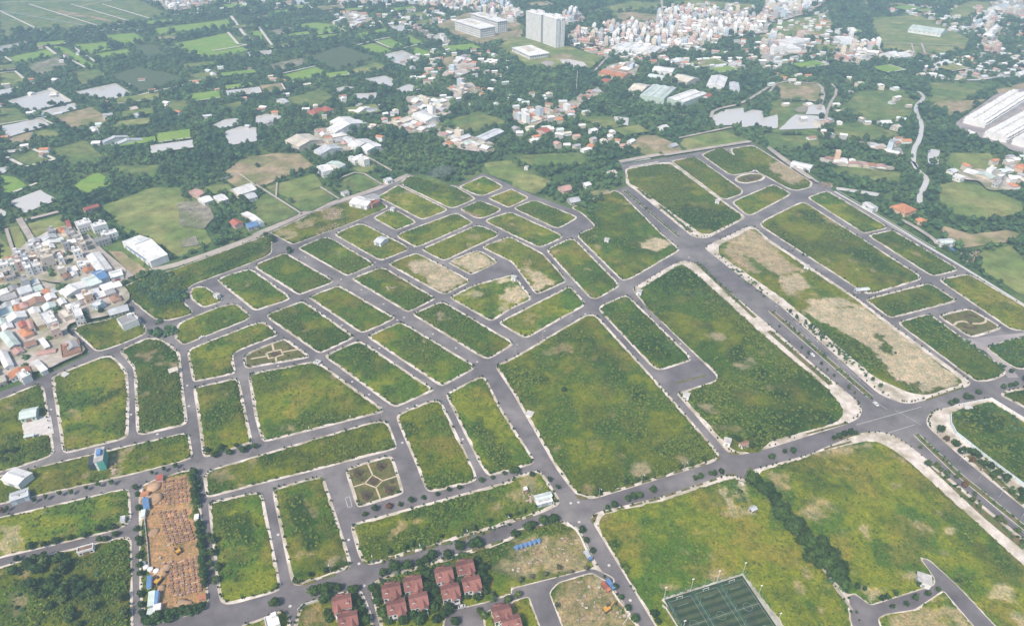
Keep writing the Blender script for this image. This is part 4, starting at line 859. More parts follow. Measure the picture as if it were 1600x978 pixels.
def house(cx, cy, w, d, h, rz, wall, roof, kind, label, group, detail=2, floors=None, cat='house', rise=None, sides='fl', name='house'):
    """kind: gable / gable_y / hip / flat / shed"""
    foot(cx, cy, w, d, rz)
    root = tag(empty(name, (cx, cy, 0), rz), label, cat, group)
    MB().box(-w / 2, -d / 2, -.3, w / 2, d / 2, h).build('wall', MW[wall], root)
    ov = min(.5, w * .06)
    if kind in ('gable', 'gable_y'):
        r = rise or min(w, d) * (.22 if cat != 'warehouse' else .10)
        ax = 'x' if kind == 'gable' else 'y'
        MB().gable(-w / 2, -d / 2, w / 2, d / 2, h + .06, r, ov, ax).build('roof', MR[roof], root)
        g = MB(); e = .02
        if ax == 'x':
            for sx in (-1, 1): MB().quad((sx * (w / 2 - e), -d / 2, h), (sx * (w / 2 - e), d / 2, h), (sx * (w / 2 - e), 0, h + r * .96)).build('gable_wall', MW[wall], root)
        else:
            for sy in (-1, 1): MB().quad((-w / 2, sy * (d / 2 - e), h), (w / 2, sy * (d / 2 - e), h), (0, sy * (d / 2 - e), h + r * .96)).build('gable_wall', MW[wall], root)
    elif kind == 'hip': MB().hip(-w / 2, -d / 2, w / 2, d / 2, h + .04, rise or min(w, d) * .28, ov).build('roof', MR[roof], root)
    elif kind == 'shed':
        mb = MB(); z0, z1 = h + .05, h + d * .12
        mb.quad((-w / 2 - ov, -d / 2 - ov, z0), (w / 2 + ov, -d / 2 - ov, z0), (w / 2 + ov, d / 2 + ov, z1), (-w / 2 - ov, d / 2 + ov, z1))
        mb.quad((-w / 2 - ov, -d / 2 - ov, z0 - .15), (-w / 2 - ov, d / 2 + ov, z1 - .15), (w / 2 + ov, d / 2 + ov, z1 - .15), (w / 2 + ov, -d / 2 - ov, z0 - .15))
        mb.quad((-w / 2, d / 2, h), (w / 2, d / 2, h), (w / 2, d / 2, z1 - .05), (-w / 2, d / 2, z1 - .05)); mb.build('roof', MR[roof], root)
    else:
        MB().box(-w / 2 + .2, -d / 2 + .2, h - .35, w / 2 - .2, d / 2 - .2, h + .012).build('roof', MR[roof], root)
        t = .22; p = MB()
        p.box(-w / 2 - .05, -d / 2 - .05, h + .02, w / 2 + .05, -d / 2 + t, h + .75); p.box(-w / 2 - .05, d / 2 - t, h + .02, w / 2 + .05, d / 2 + .05, h + .75)
        p.box(-w / 2 - .05, -d / 2 + t, h + .02, -w / 2 + t, d / 2 - t, h + .748); p.box(w / 2 - t, -d / 2 + t, h + .02, w / 2 + .05, d / 2 - t, h + .748)
        p.build('parapet', MW[wall], root)
        if detail > 0 and min(w, d) > 4:
            sx = -1 if int(abs(cx * 7)) % 2 else 1
            MB().box(sx * w * .22 - 1.3, d * .12, h + .02, sx * w * .22 + 1.3, d * .12 + min(3.2, d * .3), h + 2.6).build('stair_hood', MW[wall], root)
            if detail > 1:
                tk = MB().cyl(-sx * w * .2, d * .25, h + .9, h + 2.1, .55, k=8); tk.box(-sx * w * .2 - .5, d * .25 - .5, h + .02, -sx * w * .2 + .5, d * .25 + .5, h + .9); tk.build('water_tank', M['steel'], root)
    if detail > 0:
        fl = floors or max(1, int(round(h / 3.4)))
        wins(root, w, d, h, fl, sides=sides, cap=10 if detail > 1 else 5)
        piece('door', M['door'], root, (0, -d / 2 - .03, 1.1), (1.2 if cat == 'house' else 3.2, .1, 2.2 if cat == 'house' else 3.4))
    return root
def houseq(s, h, wall, roof, kind, label, group=None, detail=1, cat='house', name=None, **k):
    cx, cy, w, d, rz = rect_of(s, h)
    return house(cx, cy, w, d, h, rz, wall, roof, kind, label, group, detail, cat=cat, name=name or cat.replace(' ', '_'), **k)
def warehouse(s, h, wall, roof, label, axis='gable_y', bays=1, sky=3, group=None):
    """long shed; several parallel gables when bays > 1"""
    cx, cy, w, d, rz = rect_of(s, h); foot(cx, cy, w, d, rz)
    root = tag(empty('warehouse', (cx, cy, 0), rz), label, 'warehouse', group)
    MB().box(-w / 2, -d / 2, -.3, w / 2, d / 2, h).build('wall', MW[wall], root)
    for b in range(bays):
        if axis == 'gable_y':
            x0, x1 = -w / 2 + b * w / bays, -w / 2 + (b + 1) * w / bays; r = (x1 - x0) * .11
            ro = MB().gable(x0, -d / 2, x1, d / 2, h + .06, r, .0 if bays > 1 else .4, 'y').build('roof', MR[roof], root)
            for sy in (-1, 1): MB().quad((x0, sy * (d / 2 - .02), h), (x1, sy * (d / 2 - .02), h), ((x0 + x1) / 2, sy * (d / 2 - .02), h + r * .97)).build('gable_wall', MW[wall], root)
            MB().box((x0 + x1) / 2 - .6, -d / 2 + 1, h + r + .03, (x0 + x1) / 2 + .6, d / 2 - 1, h + r + .55).build('ridge_vent', MR['silver'], ro)
            for i in range(sky):
                yy = -d / 2 + (i + .5) / sky * d; q = (x1 - x0) / 2
                mb = MB(); mb.quad(((x0 + x1) / 2 - q * .8, yy - .6, h + .06 + r * .2 + .05), ((x0 + x1) / 2 - q * .2, yy - .6, h + .06 + r * .8 + .05), ((x0 + x1) / 2 - q * .2, yy + .6, h + .06 + r * .8 + .05), ((x0 + x1) / 2 - q * .8, yy + .6, h + .06 + r * .2 + .05)); mb.build('skylight', MR['pale green'], ro)
        else:
            r = d * .11
            ro = MB().gable(-w / 2, -d / 2, w / 2, d / 2, h + .06, r, .4, 'x').build('roof', MR[roof], root)
            for sx in (-1, 1): MB().quad((sx * (w / 2 - .02), -d / 2, h), (sx * (w / 2 - .02), d / 2, h), (sx * (w / 2 - .02), 0, h + r * .97)).build('gable_wall', MW[wall], root)
            MB().box(-w / 2 + 1, -.6, h + r + .03, w / 2 - 1, .6, h + r + .55).build('ridge_vent', MR['silver'], ro)
    n = max(1, int(w / 9))
    for i in range(n): piece('roller_door', M['shutter'], root, ((i + .5) / n * w - w / 2, -d / 2 - .03, 1.9), (min(4, w / n * .6), .12, 3.8))
    n = max(1, int(d / 8))
    for i in range(n): piece('window', M['glass'], root, (-w / 2 - .03, (i + .5) / n * d - d / 2, h * .68), (.12, 3.0, .9))
    return root

# --- sheds and warehouses that stand out
WH = [
 ("z:192,377 216,368.5 263,397 233,409", 7.5, 'white', 'white', 'large white warehouse with blue sign by the country road crossing', 'gable_y', 1, 4),
 ("z:129,400 152,396 178,417 160,426", 5, 'white', 'white', 'long white roofed shed behind the blue roofed shop', 'gable_y', 1, 3),
 ("z:143,426 156,421.5 170,431 156,438", 5.5, 'pale blue', 'blue', 'blue metal roofed shop by the country road', 'gable_y', 1, 0),
 ("z:92,458 126,437 137,448 106,462", 5, 'white', 'white', 'white roofed roadside shed west of the blue roof', 'gable', 1, 0),
 ("z:129,437 144,428 159,438 138,451", 4.6, 'white', 'pale green', 'pale green roofed shed beside the blue roofed shop', 'gable_y', 1, 0),
 ("z:168,426 188,421 193,429 175,434", 4.2, 'white', 'white', 'small white roofed stall row at the road corner east of the blue roof', 'gable', 1, 0),
 ("p:745,560 835,497 965,518 895,580", 9, 'pale green', 'pale green', 'pale green three gabled factory shed in the middle wood', 'gable_y', 3, 4),
 ("p:935,585 1030,520 1120,545 1035,610", 8, 'pale green', 'white', 'white roofed factory shed right of the three gabled one', 'gable_y', 2, 4),
 ("p:690,530 740,490 820,502 765,545", 7, 'cream', 'cream', 'cream flat roofed factory hall left of the three gabled shed', 'gable', 1, 0),
 ("p:945,462 1000,438 1095,460 1040,490", 7, 'beige', 'cream', 'tan roofed depot behind the factory sheds', 'gable', 1, 0),
 ("p:1125,500 1190,450 1290,455 1220,515", 7, 'white', 'white', 'white roofed depot behind and right of the tan one', 'gable_y', 1, 2),
 ("p:1262,528 1298,485 1352,490 1318,530", 6, 'white', 'silver', 'silver roofed shed by the wood edge right of the depots', 'gable_y', 1, 0),
 ("p:825,412 850,390 945,400 962,430", 6, 'white', 'white', 'white low hall between wood and far town', 'gable', 1, 0),
 ("p:800,450 815,435 900,445 890,465", 5, 'white', 'pale green', 'pale shed just before the white low hall', 'gable', 1, 0),
 ("p:505,430 565,408 695,430 660,462", 6, 'yellow', 'orange', 'yellow ochre roofed works hall near the campus lawn', 'gable', 1, 0),
 ("p:590,280 640,250 740,260 700,300", 7, 'white', 'white', 'white factory roof at the near edge of the far town', 'gable_y', 2, 0),
 ("p:700,290 740,265 870,280 850,310", 7, 'white', 'white', 'wide white roof beside the far town street', 'gable_y', 2, 0),
 ("o:180,832 300,783 392,822 250,865", 7, 'cream', 'cream', 'large cream roofed warehouse by the western wood', 'gable', 1, 0),
 ("o:343,888 460,848 502,868 385,912", 6, 'white', 'silver', 'silver roofed long shed right of the cream warehouse', 'gable', 1, 0),
 ("o:415,758 600,703 647,722 470,782", 6, 'white', 'white', 'longest white shed above the cream warehouse', 'gable', 1, 0),
 ("o:440,718 540,684 580,700 470,736", 6, 'white', 'white', 'shorter white shed just behind the longest one', 'gable', 1, 0),
 ("o:540,853 650,813 695,838 590,872", 6, 'white', 'white', 'white twin shed, the left one, below the longest shed', 'gable', 1, 0),
 ("o:618,872 700,836 742,856 660,892", 6, 'white', 'white', 'white twin shed, the right one, below the longest shed', 'gable', 1, 0),
 ("o:583,658 645,625 672,632 610,664", 5, 'white', 'white', 'narrow white shed alone in the wood below the fish pond', 'gable', 1, 0),
 ("o:640,650 690,635 715,650 670,660", 4, 'white', 'silver', 'small silver lean-to beside the narrow white shed', 'gable', 1, 0),
 ("o:1298,805 1412,752 1447,780 1335,828", 6, 'grey', 'silver', 'silver roofed hall at the village east end', 'gable', 1, 0),
 ("o:915,685 990,655 1080,690 1000,715", 6, 'white', 'white', 'wide white village hall roof', 'gable', 1, 0),
 ("q:885,140 920,122 1000,210 960,236", 7, 'white', 'pale green', 'long white shed alone in the far meadow', 'gable_y', 1, 0),
 ("n:600,835 740,793 752,802 612,845", 3, 'white', 'silver', 'upper silver sheet roof by the western fish ponds', 'gable', 1, 0),
 ("n:660,858 828,806 838,818 672,868", 3, 'white', 'silver', 'lower silver sheet roof by the western fish ponds', 'gable', 1, 0),
 ("b:8,112 88,50 188,75 105,150", 5.5, 'white', 'white', 'white roofed shed by the lower left lot', 'gable', 1, 0),
 ("b:58,205 162,160 165,215 62,238", 4.2, 'pale blue', 'silver', 'low silver roofed workshop under the white shed', 'gable', 1, 0),
 ("k:530,290 620,250 715,275 640,305", 5, 'white', 'white', 'white sheet shed by the country road at the estate corner', 'gable', 1, 0),
 ("k:630,250 700,235 722,265 660,285", 5, 'grey', 'grey', 'grey roofed workshop behind the red block', 'gable', 1, 0),
 ("k:690,512 740,490 785,495 725,530", 4.5, 'white', 'silver', 'lone white shed in a grass lot', 'gable', 1, 0),
 ("k:0,375 35,400 30,420 0,410", 4, 'white', 'pale green', 'pale green roof at the burnt field edge', 'gable', 1, 0),
 ("m:135,60 150,45 262,65 255,92", 5, 'white', 'white', 'long white shed by the north lane junction', 'gable', 1, 0),
 ("m:575,290 615,283 632,322 590,325", 4.5, 'white', 'white', 'white roofed barn beside the drain road', 'gable_y', 1, 0),
 ("m:1005,505 1085,500 1098,525 1010,528", 4.5, 'white', 'pale green', 'pale green roofed shed at the dirt yard', 'gable', 1, 0),
 ("g:130,212 225,188 235,212 140,236", 4.0, 'white', 'pale green', 'pale green site shed at the estate crossing, the upper one', 'gable', 1, 0),
 ("g:140,240 228,220 236,240 150,265", 3.6, 'pale blue', 'white', 'white site shed at the estate crossing, the lower one', 'gable', 1, 0),
 ("a:510,0 1,0 1,1 0,1", 0, '', '', '', '', 0, 0),
]
for s, h, wl, rf, lab, ax, bays, sky in WH:
    if lab: warehouse(s, h, wl, rf, lab, ax, bays, sky)
# blue sign over the large warehouse's doors
# --- kiosks: white transformer huts on the lots
KI = [("e:105,632", 'by the wide street below the main crossing'), ("e:1022,535", 'beside the paved cul-de-sac'), ("l:747,828", 'at the corner south of the avenue crossing'), ("l:557,522", 'in the middle of a grass lot'), ("l:1205,295", 'at the end of the long green lot'),
      ("l:85,95", 'standing alone near the wood'), ("m:222,680", 'on the sand lot side of the street'), ("k:805,340", 'at the small lot corner by the red block'), ("l:12,745", 'on the sandy triangle lot'), ("i:905,725", 'at the lane bend, larger'), ("a:385,405", 'low, beside the town road'), ("j:1280,850", 'on the small lot by the overgrown corner'),
      ("h:1175,600", 'low, inside the white walled lot'), ("e:1262,805", 'grey, beside the avenue'), ("c:360,330", 'low, at the garden crossing')]
SA = adeg("c:400,290 1045,480")
for i, (s, where) in enumerate(KI):
    (x, y), = P(s); big = 'larger' in where; low = 'low' in where
    w, d, h = (6.5, 6, 4.2) if big else ((4.6, 4, 1.4) if low else (4.2, 4.0, 3.8))
    foot(x, y, w, d, SA)
    r = tag(empty('utility_kiosk', (x, y, .15), SA), 'white utility kiosk with flat slab roof ' + where, 'kiosk', 'utility kiosks on the lots')
    MB().box(-w / 2, -d / 2, -.3, w / 2, d / 2, h).build('wall', MW['white'], r)
    MB().box(-w / 2 - .35, -d / 2 - .35, h + .004, w / 2 + .35, d / 2 + .35, h + .25).build('roof', M['slab'], r)
    if not low:
        piece('door', M['shutter'], r, (0, -d / 2 - .03, 1.2), (1.4, .1, 2.2)); piece('vent', M['shutter'], r, (-w / 2 - .03, 0, 2.5), (.1, 1.6, .7))
# --- two tower blocks
def height_at(px, py, ptop):
    x, y = W(px, py); s, c = math.sin(PITCH), math.cos(PITCH); k = (CY - ptop) / FPX
    # up/dep = k ; up = y*s+(z-H)*c, dep = y*c-(z-H)*s
    q = (k * y * c - y * s) / (c + k * s); return CAM_H + q
def tower(a, b, c, ptop, label):
    A, B, C = np.array(W(*a)), np.array(W(*b)), np.array(W(*c)); h = height_at(b[0], b[1], ptop)
    e = B - A; w = np.linalg.norm(e); rz = math.atan2(e[1], e[0]); n = np.array((-math.sin(rz), math.cos(rz))); d = max(18, abs((C - B) @ n))
    o = (A + B) / 2 + n * d / 2; foot(o[0], o[1], w, d, rz, 3)
    r = tag(empty('tower_block', (o[0], o[1], 0), rz), label, 'tower block', 'twin tower blocks')
    MB().box(-w / 2, -d / 2, -.5, w / 2, -d * .06, h).box(-w / 2 + .5, -d * .0600, -.5, w / 2 - 2.5, d * .10, h - 3).box(-w / 2, d * .10, -.5, w / 2, d / 2, h).build('wall', MW['white'], r)
    MB().box(-w / 2 - .6, -d / 2 - .6, h + .01, w / 2 + .6, -d * .06, h + 1.6).box(-w / 2 - .6, d * .1, h + .01, w / 2 + .6, d / 2 + .6, h + 1.6).build('roof', MW['white'], r)
    MB().box(-w * .3, -d * .4, h + 1.61, w * .1, -d * .12, h + 5.5).build('plant_room', MW['white'], r); MB().box(-w * .1, d * .15, h + 1.61, w * .3, d * .4, h + 5.5).build('plant_room', MW['white'], r)
    n_f = 21; fh = h / n_f; g = MB(); bl = MB()
    nb = max(6, int(w / 3.6))
    for f in range(n_f):
        z = f * fh + .9
        for i in range(nb):
            x = -w / 2 + (i + .5) * w / nb; g.box(x - .75, -d / 2 - .06, z, x + .75, -d / 2 + .1, z + 1.5)
        for y0, y1 in ((-d / 2, -d * .06), (d * .1, d / 2)):
            m_ = max(2, int((y1 - y0) / 3.6))
            for i in range(m_):
                y = y0 + (i + .5) * (y1 - y0) / m_; g.box(w / 2 - .1, y - .75, z, w / 2 + .06, y + .75, z + 1.5)
        bl.box(-w / 2 - .35, -d / 2 - .35, z - .95, w / 2 + .35, -d / 2 - .002, z - .75)
    g.box(w / 2 - 2.49, -d * .05, 1, w / 2 - 2.3, d * .09, h - 4)
    tag(g.build('windows', M['tower_glass'], r), kind='stuff'); tag(bl.build('floor_bands', MW['white'], r), kind='stuff')
    for i in range(nb + 1): piece('rib', MW['white'], r, (-w / 2 + i * w / nb, -d / 2 - .3, h / 2), (.4, .7, h))
tower((822, 61.5), (845, 68.5), (851, 66), 25, 'white tower block, the left one behind the low hall')
tower((848.5, 70), (868, 77.5), (879, 74.5), 31.5, 'white tower block, the right one behind the low hall')
def campus(a, b, c, ptop, fl, label, name='school_building'):
    A, B, C = np.array(W(*a)), np.array(W(*b)), np.array(W(*c)); h = height_at(b[0], b[1], ptop)
    e = B - A; w = np.linalg.norm(e); rz = math.atan2(e[1], e[0]); n = np.array((-math.sin(rz), math.cos(rz))); d = max(10, abs((C - B) @ n))
    o = (A + B) / 2 + n * d / 2; foot(o[0], o[1], w, d, rz, 3)
    r = tag(empty(name, (o[0], o[1], 0), rz), label, 'building')
    MB().box(-w / 2, -d / 2, -.5, w / 2, d / 2, h).build('wall', MW['white'], r)
    MB().box(-w / 2 - 1.5, -d / 2 - 1.5, h + .01, w / 2 + 1.5, d / 2 + 1.5, h + 1.0).build('roof', MR['white'], r)
    MB().box(-w * .35, -d * .2, h + 1.02, w * .1, d * .2, h + 2.2).build('roof_light', MR['cream'], r)
    g = MB(); n_b = int(w / 4); fh = h / fl
    for f in range(fl):
        z = f * fh + fh * .3
        for i in range(n_b):
            x = -w / 2 + (i + .5) * w / n_b; g.box(x - 1.1, -d / 2 - .06, z, x + 1.1, -d / 2 + .1, z + fh * .45)
        m_ = max(2, int(d / 4))
        for i in range(m_):
            y = -d / 2 + (i + .5) * d / m_; g.box(w / 2 - .1, y - 1.1, z, w / 2 + .06, y + 1.1, z + fh * .45)
    tag(g.build('windows', M['glass'], r), kind='stuff')
    for i in range(n_b + 1): piece('column', MW['white'], r, (-w / 2 + i * w / n_b, -d / 2 - .5, h / 2), (.6, 1.0, h))
campus((712, 49.5), (751, 62.5), (774, 58.5), 46, 5, 'white school block with flat roof, the front one of the two')
campus((737, 41), (778, 54.5), (791, 51.5), 35, 6, 'white school block with flat roof, the rear one of the two')
campus((801, 83.5), (828, 96), (850, 88.5), 88, 2, 'low white hall with wide flat roof before the tower blocks', 'assembly_hall')
# --- white terraces at the right
def townhouse_proto():
    r = empty('terraced_house', (0, 0, 0)); w, d, h = 4.9, 9.5, 10.2
    MB().box(-w / 2, -d / 2, -.3, w / 2, d / 2, h).build('wall', MW['white'], r)
    MB().box(-w / 2 + .1, -d / 2 + 2.5, h + .01, w / 2 - 1.5, d / 2 - 2.2, h + 2.8).build('attic', MW['white'], r); MB().box(-w / 2 + .35, d / 2 - 2.1, h - .2, w / 2 - .35, d / 2 - .4, h + .012).build('roof_well', M['slab'], r); MB().box(w / 2 - .12, -d / 2, h + .01, w / 2 + .02, d / 2, h + .9).build('party_wall', MW['white'], r)
    MB().box(-w / 2 - .02, -d / 2 - .9, 3.2, w / 2 + .02, -d / 2 - .01, 3.5).box(-w / 2 - .02, -d / 2 - .9, 6.5, w / 2 + .02, -d / 2 - .01, 6.8).build('balcony', MW['white'], r)
    for f in range(3):
        piece('window', M['glass'], r, (-.95, -d / 2 - .03, 1.7 + 3.3 * f), (1.2, .1, 1.9)); piece('window', M['glass'], r, (1.05, -d / 2 - .03, 1.7 + 3.3 * f), (1.0, .1, 1.5))
    piece('window', M['glass'], r, (0, -d / 2 + 2.47, h + 1.2), (2.2, .1, 1.4))
    return r
def copy_tree(o, parent=None):
    c = o.copy(); COL.objects.link(c); c.parent = parent
    for ch in o.children: copy_tree(ch, c)
    return c
TH = townhouse_proto(); th_used = False
def terrace(a0, a1, b0, row, place):
    """a0->a1: near end of the block; a0->b0: its long side; two back-to-back rows"""
    global th_used
    A, B, C = np.array(W(*a0)), np.array(W(*a1)), np.array(W(*b0)); L = C - A; ln = np.linalg.norm(L); u = L / ln; n = np.array((u[1], -u[0]))
    if n @ (B - A) < 0: n = -n
    wd = abs((B - A) @ n) * 1.3; k = int(ln / 4.95)
    FOOT.append([tuple(A), tuple(A + n * wd), tuple(A + n * wd + L), tuple(C)])
    for i in range(k):
        for side in (0, 1):
            c = A + u * (i + .5) * 4.95 + n * (wd * .27 if side == 0 else wd * .73)
            if not in_view(np.array([c[0]]), np.array([c[1]]), 15)[0][0]: continue
            o = TH if not th_used else copy_tree(TH); th_used = True
            f = -n if side == 0 else n     # front looks along f ; local -y
            o.location = (c[0], c[1], 0); o.rotation_euler = (0, 0, math.atan2(f[0], -f[1])); o.scale = (1, wd * .46 / 9.5, random.choice((.96, 1.0, 1.0, 1.04)))
            tag(o, 'white terraced house, %s row, %s side' % (place, 'upper' if side == 0 else 'lower'), 'terraced house', 'white terraced houses by the wood, %s row, %s side' % (place, 'upper' if side == 0 else 'lower'))
terrace((1502, 195), (1524, 205.5), (1574, 151), 0, 'farthest white')
terrace((1533, 217), (1562, 225), (1622, 169), 1, 'middle white')
terrace((1577, 228), (1604, 237), (1660, 180), 2, 'nearest white')
# --- red tiled villas
def villa(s, ax, label, flip=1, size=1.0, group='red tiled villas'):
    (px, py), = pix(s); x, y = W(px, py, 7.0); rz = adeg(ax); w, d, h = 9.0 * size, 7.5 * size, 6.8
    foot(x, y, w, d, rz)
    r = tag(empty('villa', (x, y, .1), rz), label, 'villa', group)
    MB().box(-w / 2, -d / 2, -.3, w / 2, d / 2, h).box(flip * w * .05, -d / 2 - 1.6, -.3, flip * w * .05 + flip * w * .38, -d / 2 + .01, h - .4).build('wall', MW['white'], r) if flip > 0 else \
        MB().box(-w / 2, -d / 2, -.3, w / 2, d / 2, h).box(-w * .43, -d / 2 - 1.6, -.3, -w * .05, -d / 2 + .01, h - .4).build('wall', MW['white'], r)
    ro = MB().gable(-w / 2, -d / 2, w / 2, d / 2, h + .05, 2.3, .45, 'x', .2).build('roof', M['tile'], r)
    cx = flip * w * .24
    fg = MB().gable(cx - w * .2, -d / 2 - 2.1, cx + w * .2, -d / 2 + d * .45, h - .35, 2.3, .5, 'y', .2); fg.build('gable_roof', M['tile'], r)
    gw = MB().quad((cx - w * .19, -d / 2 - 1.61, h - .4), (cx + w * .19, -d / 2 - 1.61, h - .4), (cx, -d / 2 - 1.61, h + 1.6)); gw.build('gable_wall', MW['white'], r)
    MB().hip(-w * .30, d / 2 - .5, w * .18, d / 2 + 1.9, h - .9, 1.5, .4).build('rear_roof', M['tile'], r)
    MB().box(-w * .28, d / 2 + .01, -.3, w * .16, d / 2 + 1.7, h - .95).build('rear_wing', MW['white'], r)
    for sx in (-1, 1): MB().quad((sx * (w / 2 - .02), -d / 2, h), (sx * (w / 2 - .02), d / 2, h), (sx * (w / 2 - .02), 0, h + 2.35)).build('gable_wall', MW['white'], r)
    MB().box(-flip * w * .30 - .9, -d * .30, h + .6, -flip * w * .30 + .9, -d * .06, h + 1.95).build('dormer', MW['white'], r)
    MB().gable(-flip * w * .30 - .9, -d * .30, -flip * w * .30 + .9, -d * .06, h + 1.97, .5, .25, 'y', .1).build('dormer_roof', M['tile'], r)
    MB().box(-w / 2 - .05, -d / 2 - .08, 3.0, w / 2 + .05, -d / 2 - .001, 3.25).build('string_course', M['concrete'], r)
    wx = -flip * w * .27
    for z in (1.5, 4.6):
        for xx, ww in ((wx - 1.1, 1.3), (wx + 1.1, 1.3)): piece('window', M['glass'], r, (xx, -d / 2 - .06, z), (ww, .12, 1.5))
        for yy in (-d * .25, d * .2):
            piece('window', M['glass'], r, (-w / 2 - .03, yy, z), (.12, 1.2, 1.4)); piece('window', M['glass'], r, (w / 2 + .03, yy, z), (.12, 1.2, 1.4))
    piece('window', M['glass'], r, (cx, -d / 2 - 1.64, 4.4), (2.2, .12, 1.7)); piece('garage_door', M['shutter'], r, (cx, -d / 2 - 1.64, 1.2), (2.8, .12, 2.3))
    bal = MB().box(cx - w * .19, -d / 2 - 2.6, 3.0, cx + w * .19, -d / 2 - 1.62, 3.2); bal.build('balcony', M['concrete'], r)
    piece('balcony_rail', MW['white'], r, (cx, -d / 2 - 2.55, 3.65), (w * .38, .08, .85))
    for sx in (-1, 1): piece('column', MW['white'], r, (cx + sx * w * .17, -d / 2 - 2.4, 1.35), (.3, .3, 3.3))
    return r
ZV = (480, 850); 
def zv(x, y): return "z:%.2f,%.2f" % (480 + x / 4.706, 850 + y / 4.706)
VA = "z:%f,%f %f,%f" % (480 + 545 / 4.706, 850 + 325 / 4.706, 480 + 690 / 4.706, 850 + 290 / 4.706)
VILLAS = [((618, 335), 1, 'the first from the side street in the rear row'), ((775, 285), 1, 'the second from the side street in the rear row'), ((1005, 218), 1, 'the third from the side street in the rear row'), ((1160, 165), 1, 'the last in the rear row, next to the bare lot'),
          ((655, 455), 1, 'the first from the side street in the front row'), ((818, 408), 1, 'the second from the side street in the front row'), ((1052, 340), 1, 'the third from the side street in the front row'), ((1208, 285), 1, 'the last in the front row, next to the bare lot'),
          ((255, 425), -1, 'half hidden by trees west of the side street, the rear one'), ((300, 550), 1, 'west of the side street, the front one'), ((1430, 500), 1, 'beside the estate lane east of the rows'), ((1500, 575), -1, 'at the frame edge below the lane villa')]
for (q, fl, wh) in VILLAS: villa(zv(*q), VA, 'red tiled white villa, ' + wh, fl)
# --- orange and red country houses
houseq("m:735,305 790,292 870,330 790,360", 4.5, 'peach', 'orange', 'hip', 'large orange tiled house among trees by the river')
houseq("m:870,385 895,372 930,395 905,410", 4, 'peach', 'orange', 'hip', 'small orange tiled pavilion in front of the large orange house')
houseq("o:310,665 345,635 395,640 370,680", 4.5, 'cream', 'red', 'hip', 'red roofed house in the wood, the left half')
houseq("o:388,645 405,620 440,635 425,668", 5, 'cream', 'red', 'hip', 'red roofed house in the wood, the right half')
houseq("k:665,292 715,268 722,285 680,305", 5, 'brick', 'red', 'flat', 'red painted block beside the white sheet shed')
houseq("j:1345,405 1400,385 1425,410 1385,425", 4, 'pink', 'red', 'gable', 'red roofed hut beside the country road by the dark wood')
houseq("j:485,320 570,297 580,310 500,335", 3.5, 'pink', 'red', 'gable', 'long red roofed stable behind the allotments')
houseq("j:385,395 400,390 425,440 405,455", 3.5, 'pink', 'red', 'gable_y', 'narrow red roofed row at the meadow corner')
houseq("m:1450,75 1480,60 1530,75 1500,98", 5, 'peach', 'orange', 'hip', 'orange roofed house behind the oval meadow')
houseq("e:1340,800 1385,780 1392,805 1350,818", 3.2, 'white', 'rusty', 'gable', 'small rusty roofed cabin beside the avenue')
houseq("p:515,475 545,462 575,475 550,495", 5, 'pink', 'red', 'hip', 'red roofed house in the middle wood near the ochre hall')
houseq("p:1125,565 1145,548 1170,560 1150,578", 5, 'white', 'red', 'gable', 'small red roofed house at the end of the factory sheds')
houseq("p:150,760 180,748 225,770 190,785", 5, 'pink', 'red', 'gable', 'pink red roofed house at the village edge before the wood')
houseq("b:450,520 545,495 552,520 460,548", 3.6, 'white', 'brown', 'flat', 'white walled hut with dark flat roof at the overgrown lot', cat='hut')
houseq("m:510,795 590,785 590,800 520,808", 3, 'grey', 'silver', 'gable', 'grey sheet roofed site cabin at the lot corner', cat='cabin')
houseq("l:275,195 330,185 350,210 300,225", 3.5, 'pink', 'pink', 'gable', 'pink farmhouse among trees at the estate edge, the upper one')
houseq("l:325,265 380,255 400,280 345,290", 3.5, 'grey', 'silver', 'gable', 'grey roofed farmhouse among trees at the estate edge, the lower one')
houseq("l:565,105 600,95 608,118 575,125", 4, 'white', 'cream', 'gable', 'white farmhouse in the wood by the boulevard end')
houseq("l:415,175 450,165 460,185 430,192", 3.5, 'white', 'white', 'gable', 'white hut in the wood above the pink farmhouse')
houseq("a:685,70 780,35 810,70 720,110", 6.5, 'white', 'grey', 'flat', 'white new house with grey flat roof on the lot below the town')
houseq("a:630,20 740,-10 755,10 650,50", 3.5, 'grey', 'silver', 'gable', 'grey roofed hall behind the white new house')
houseq("a:985,365 1035,350 1048,368 1000,385", 3.0, 'white', 'cream', 'gable', 'small white hut with cream roof on the long western lot', cat='hut')
houseq("a:120,605 210,588 222,635 128,655", 4.2, 'pale green', 'pale green', 'gable', 'green sheet roofed shed beside the concrete yard', cat='shed')
houseq("a:140,752 195,742 202,752 145,765", 2.6, 'pale green', 'pale green', 'gable', 'low green roofed lean-to under the concrete yard', cat='shed')
houseq("g:65,165 85,160 92,175 72,182", 3.0, 'white', 'white', 'flat', 'tiny white hut on the dug-over lot', cat='hut')
houseq("g:1395,280 1425,268 1442,290 1412,305", 2.6, 'grey', 'silver', 'gable', 'small grey sheet hut at the tree belt top', cat='hut')
houseq("k:750,150 780,140 800,155 770,165", 4, 'white', 'silver', 'gable', 'white house beside the country road near the smoke')
houseq("k:500,225 530,215 545,230 515,240", 3.5, 'white', 'grey', 'gable', 'white cottage behind the estate road trees')
houseq("d:45,930 120,905 145,960 70,1000", 5, 'white', 'white', 'flat', 'white walled house at the bottom frame edge by the avenue')
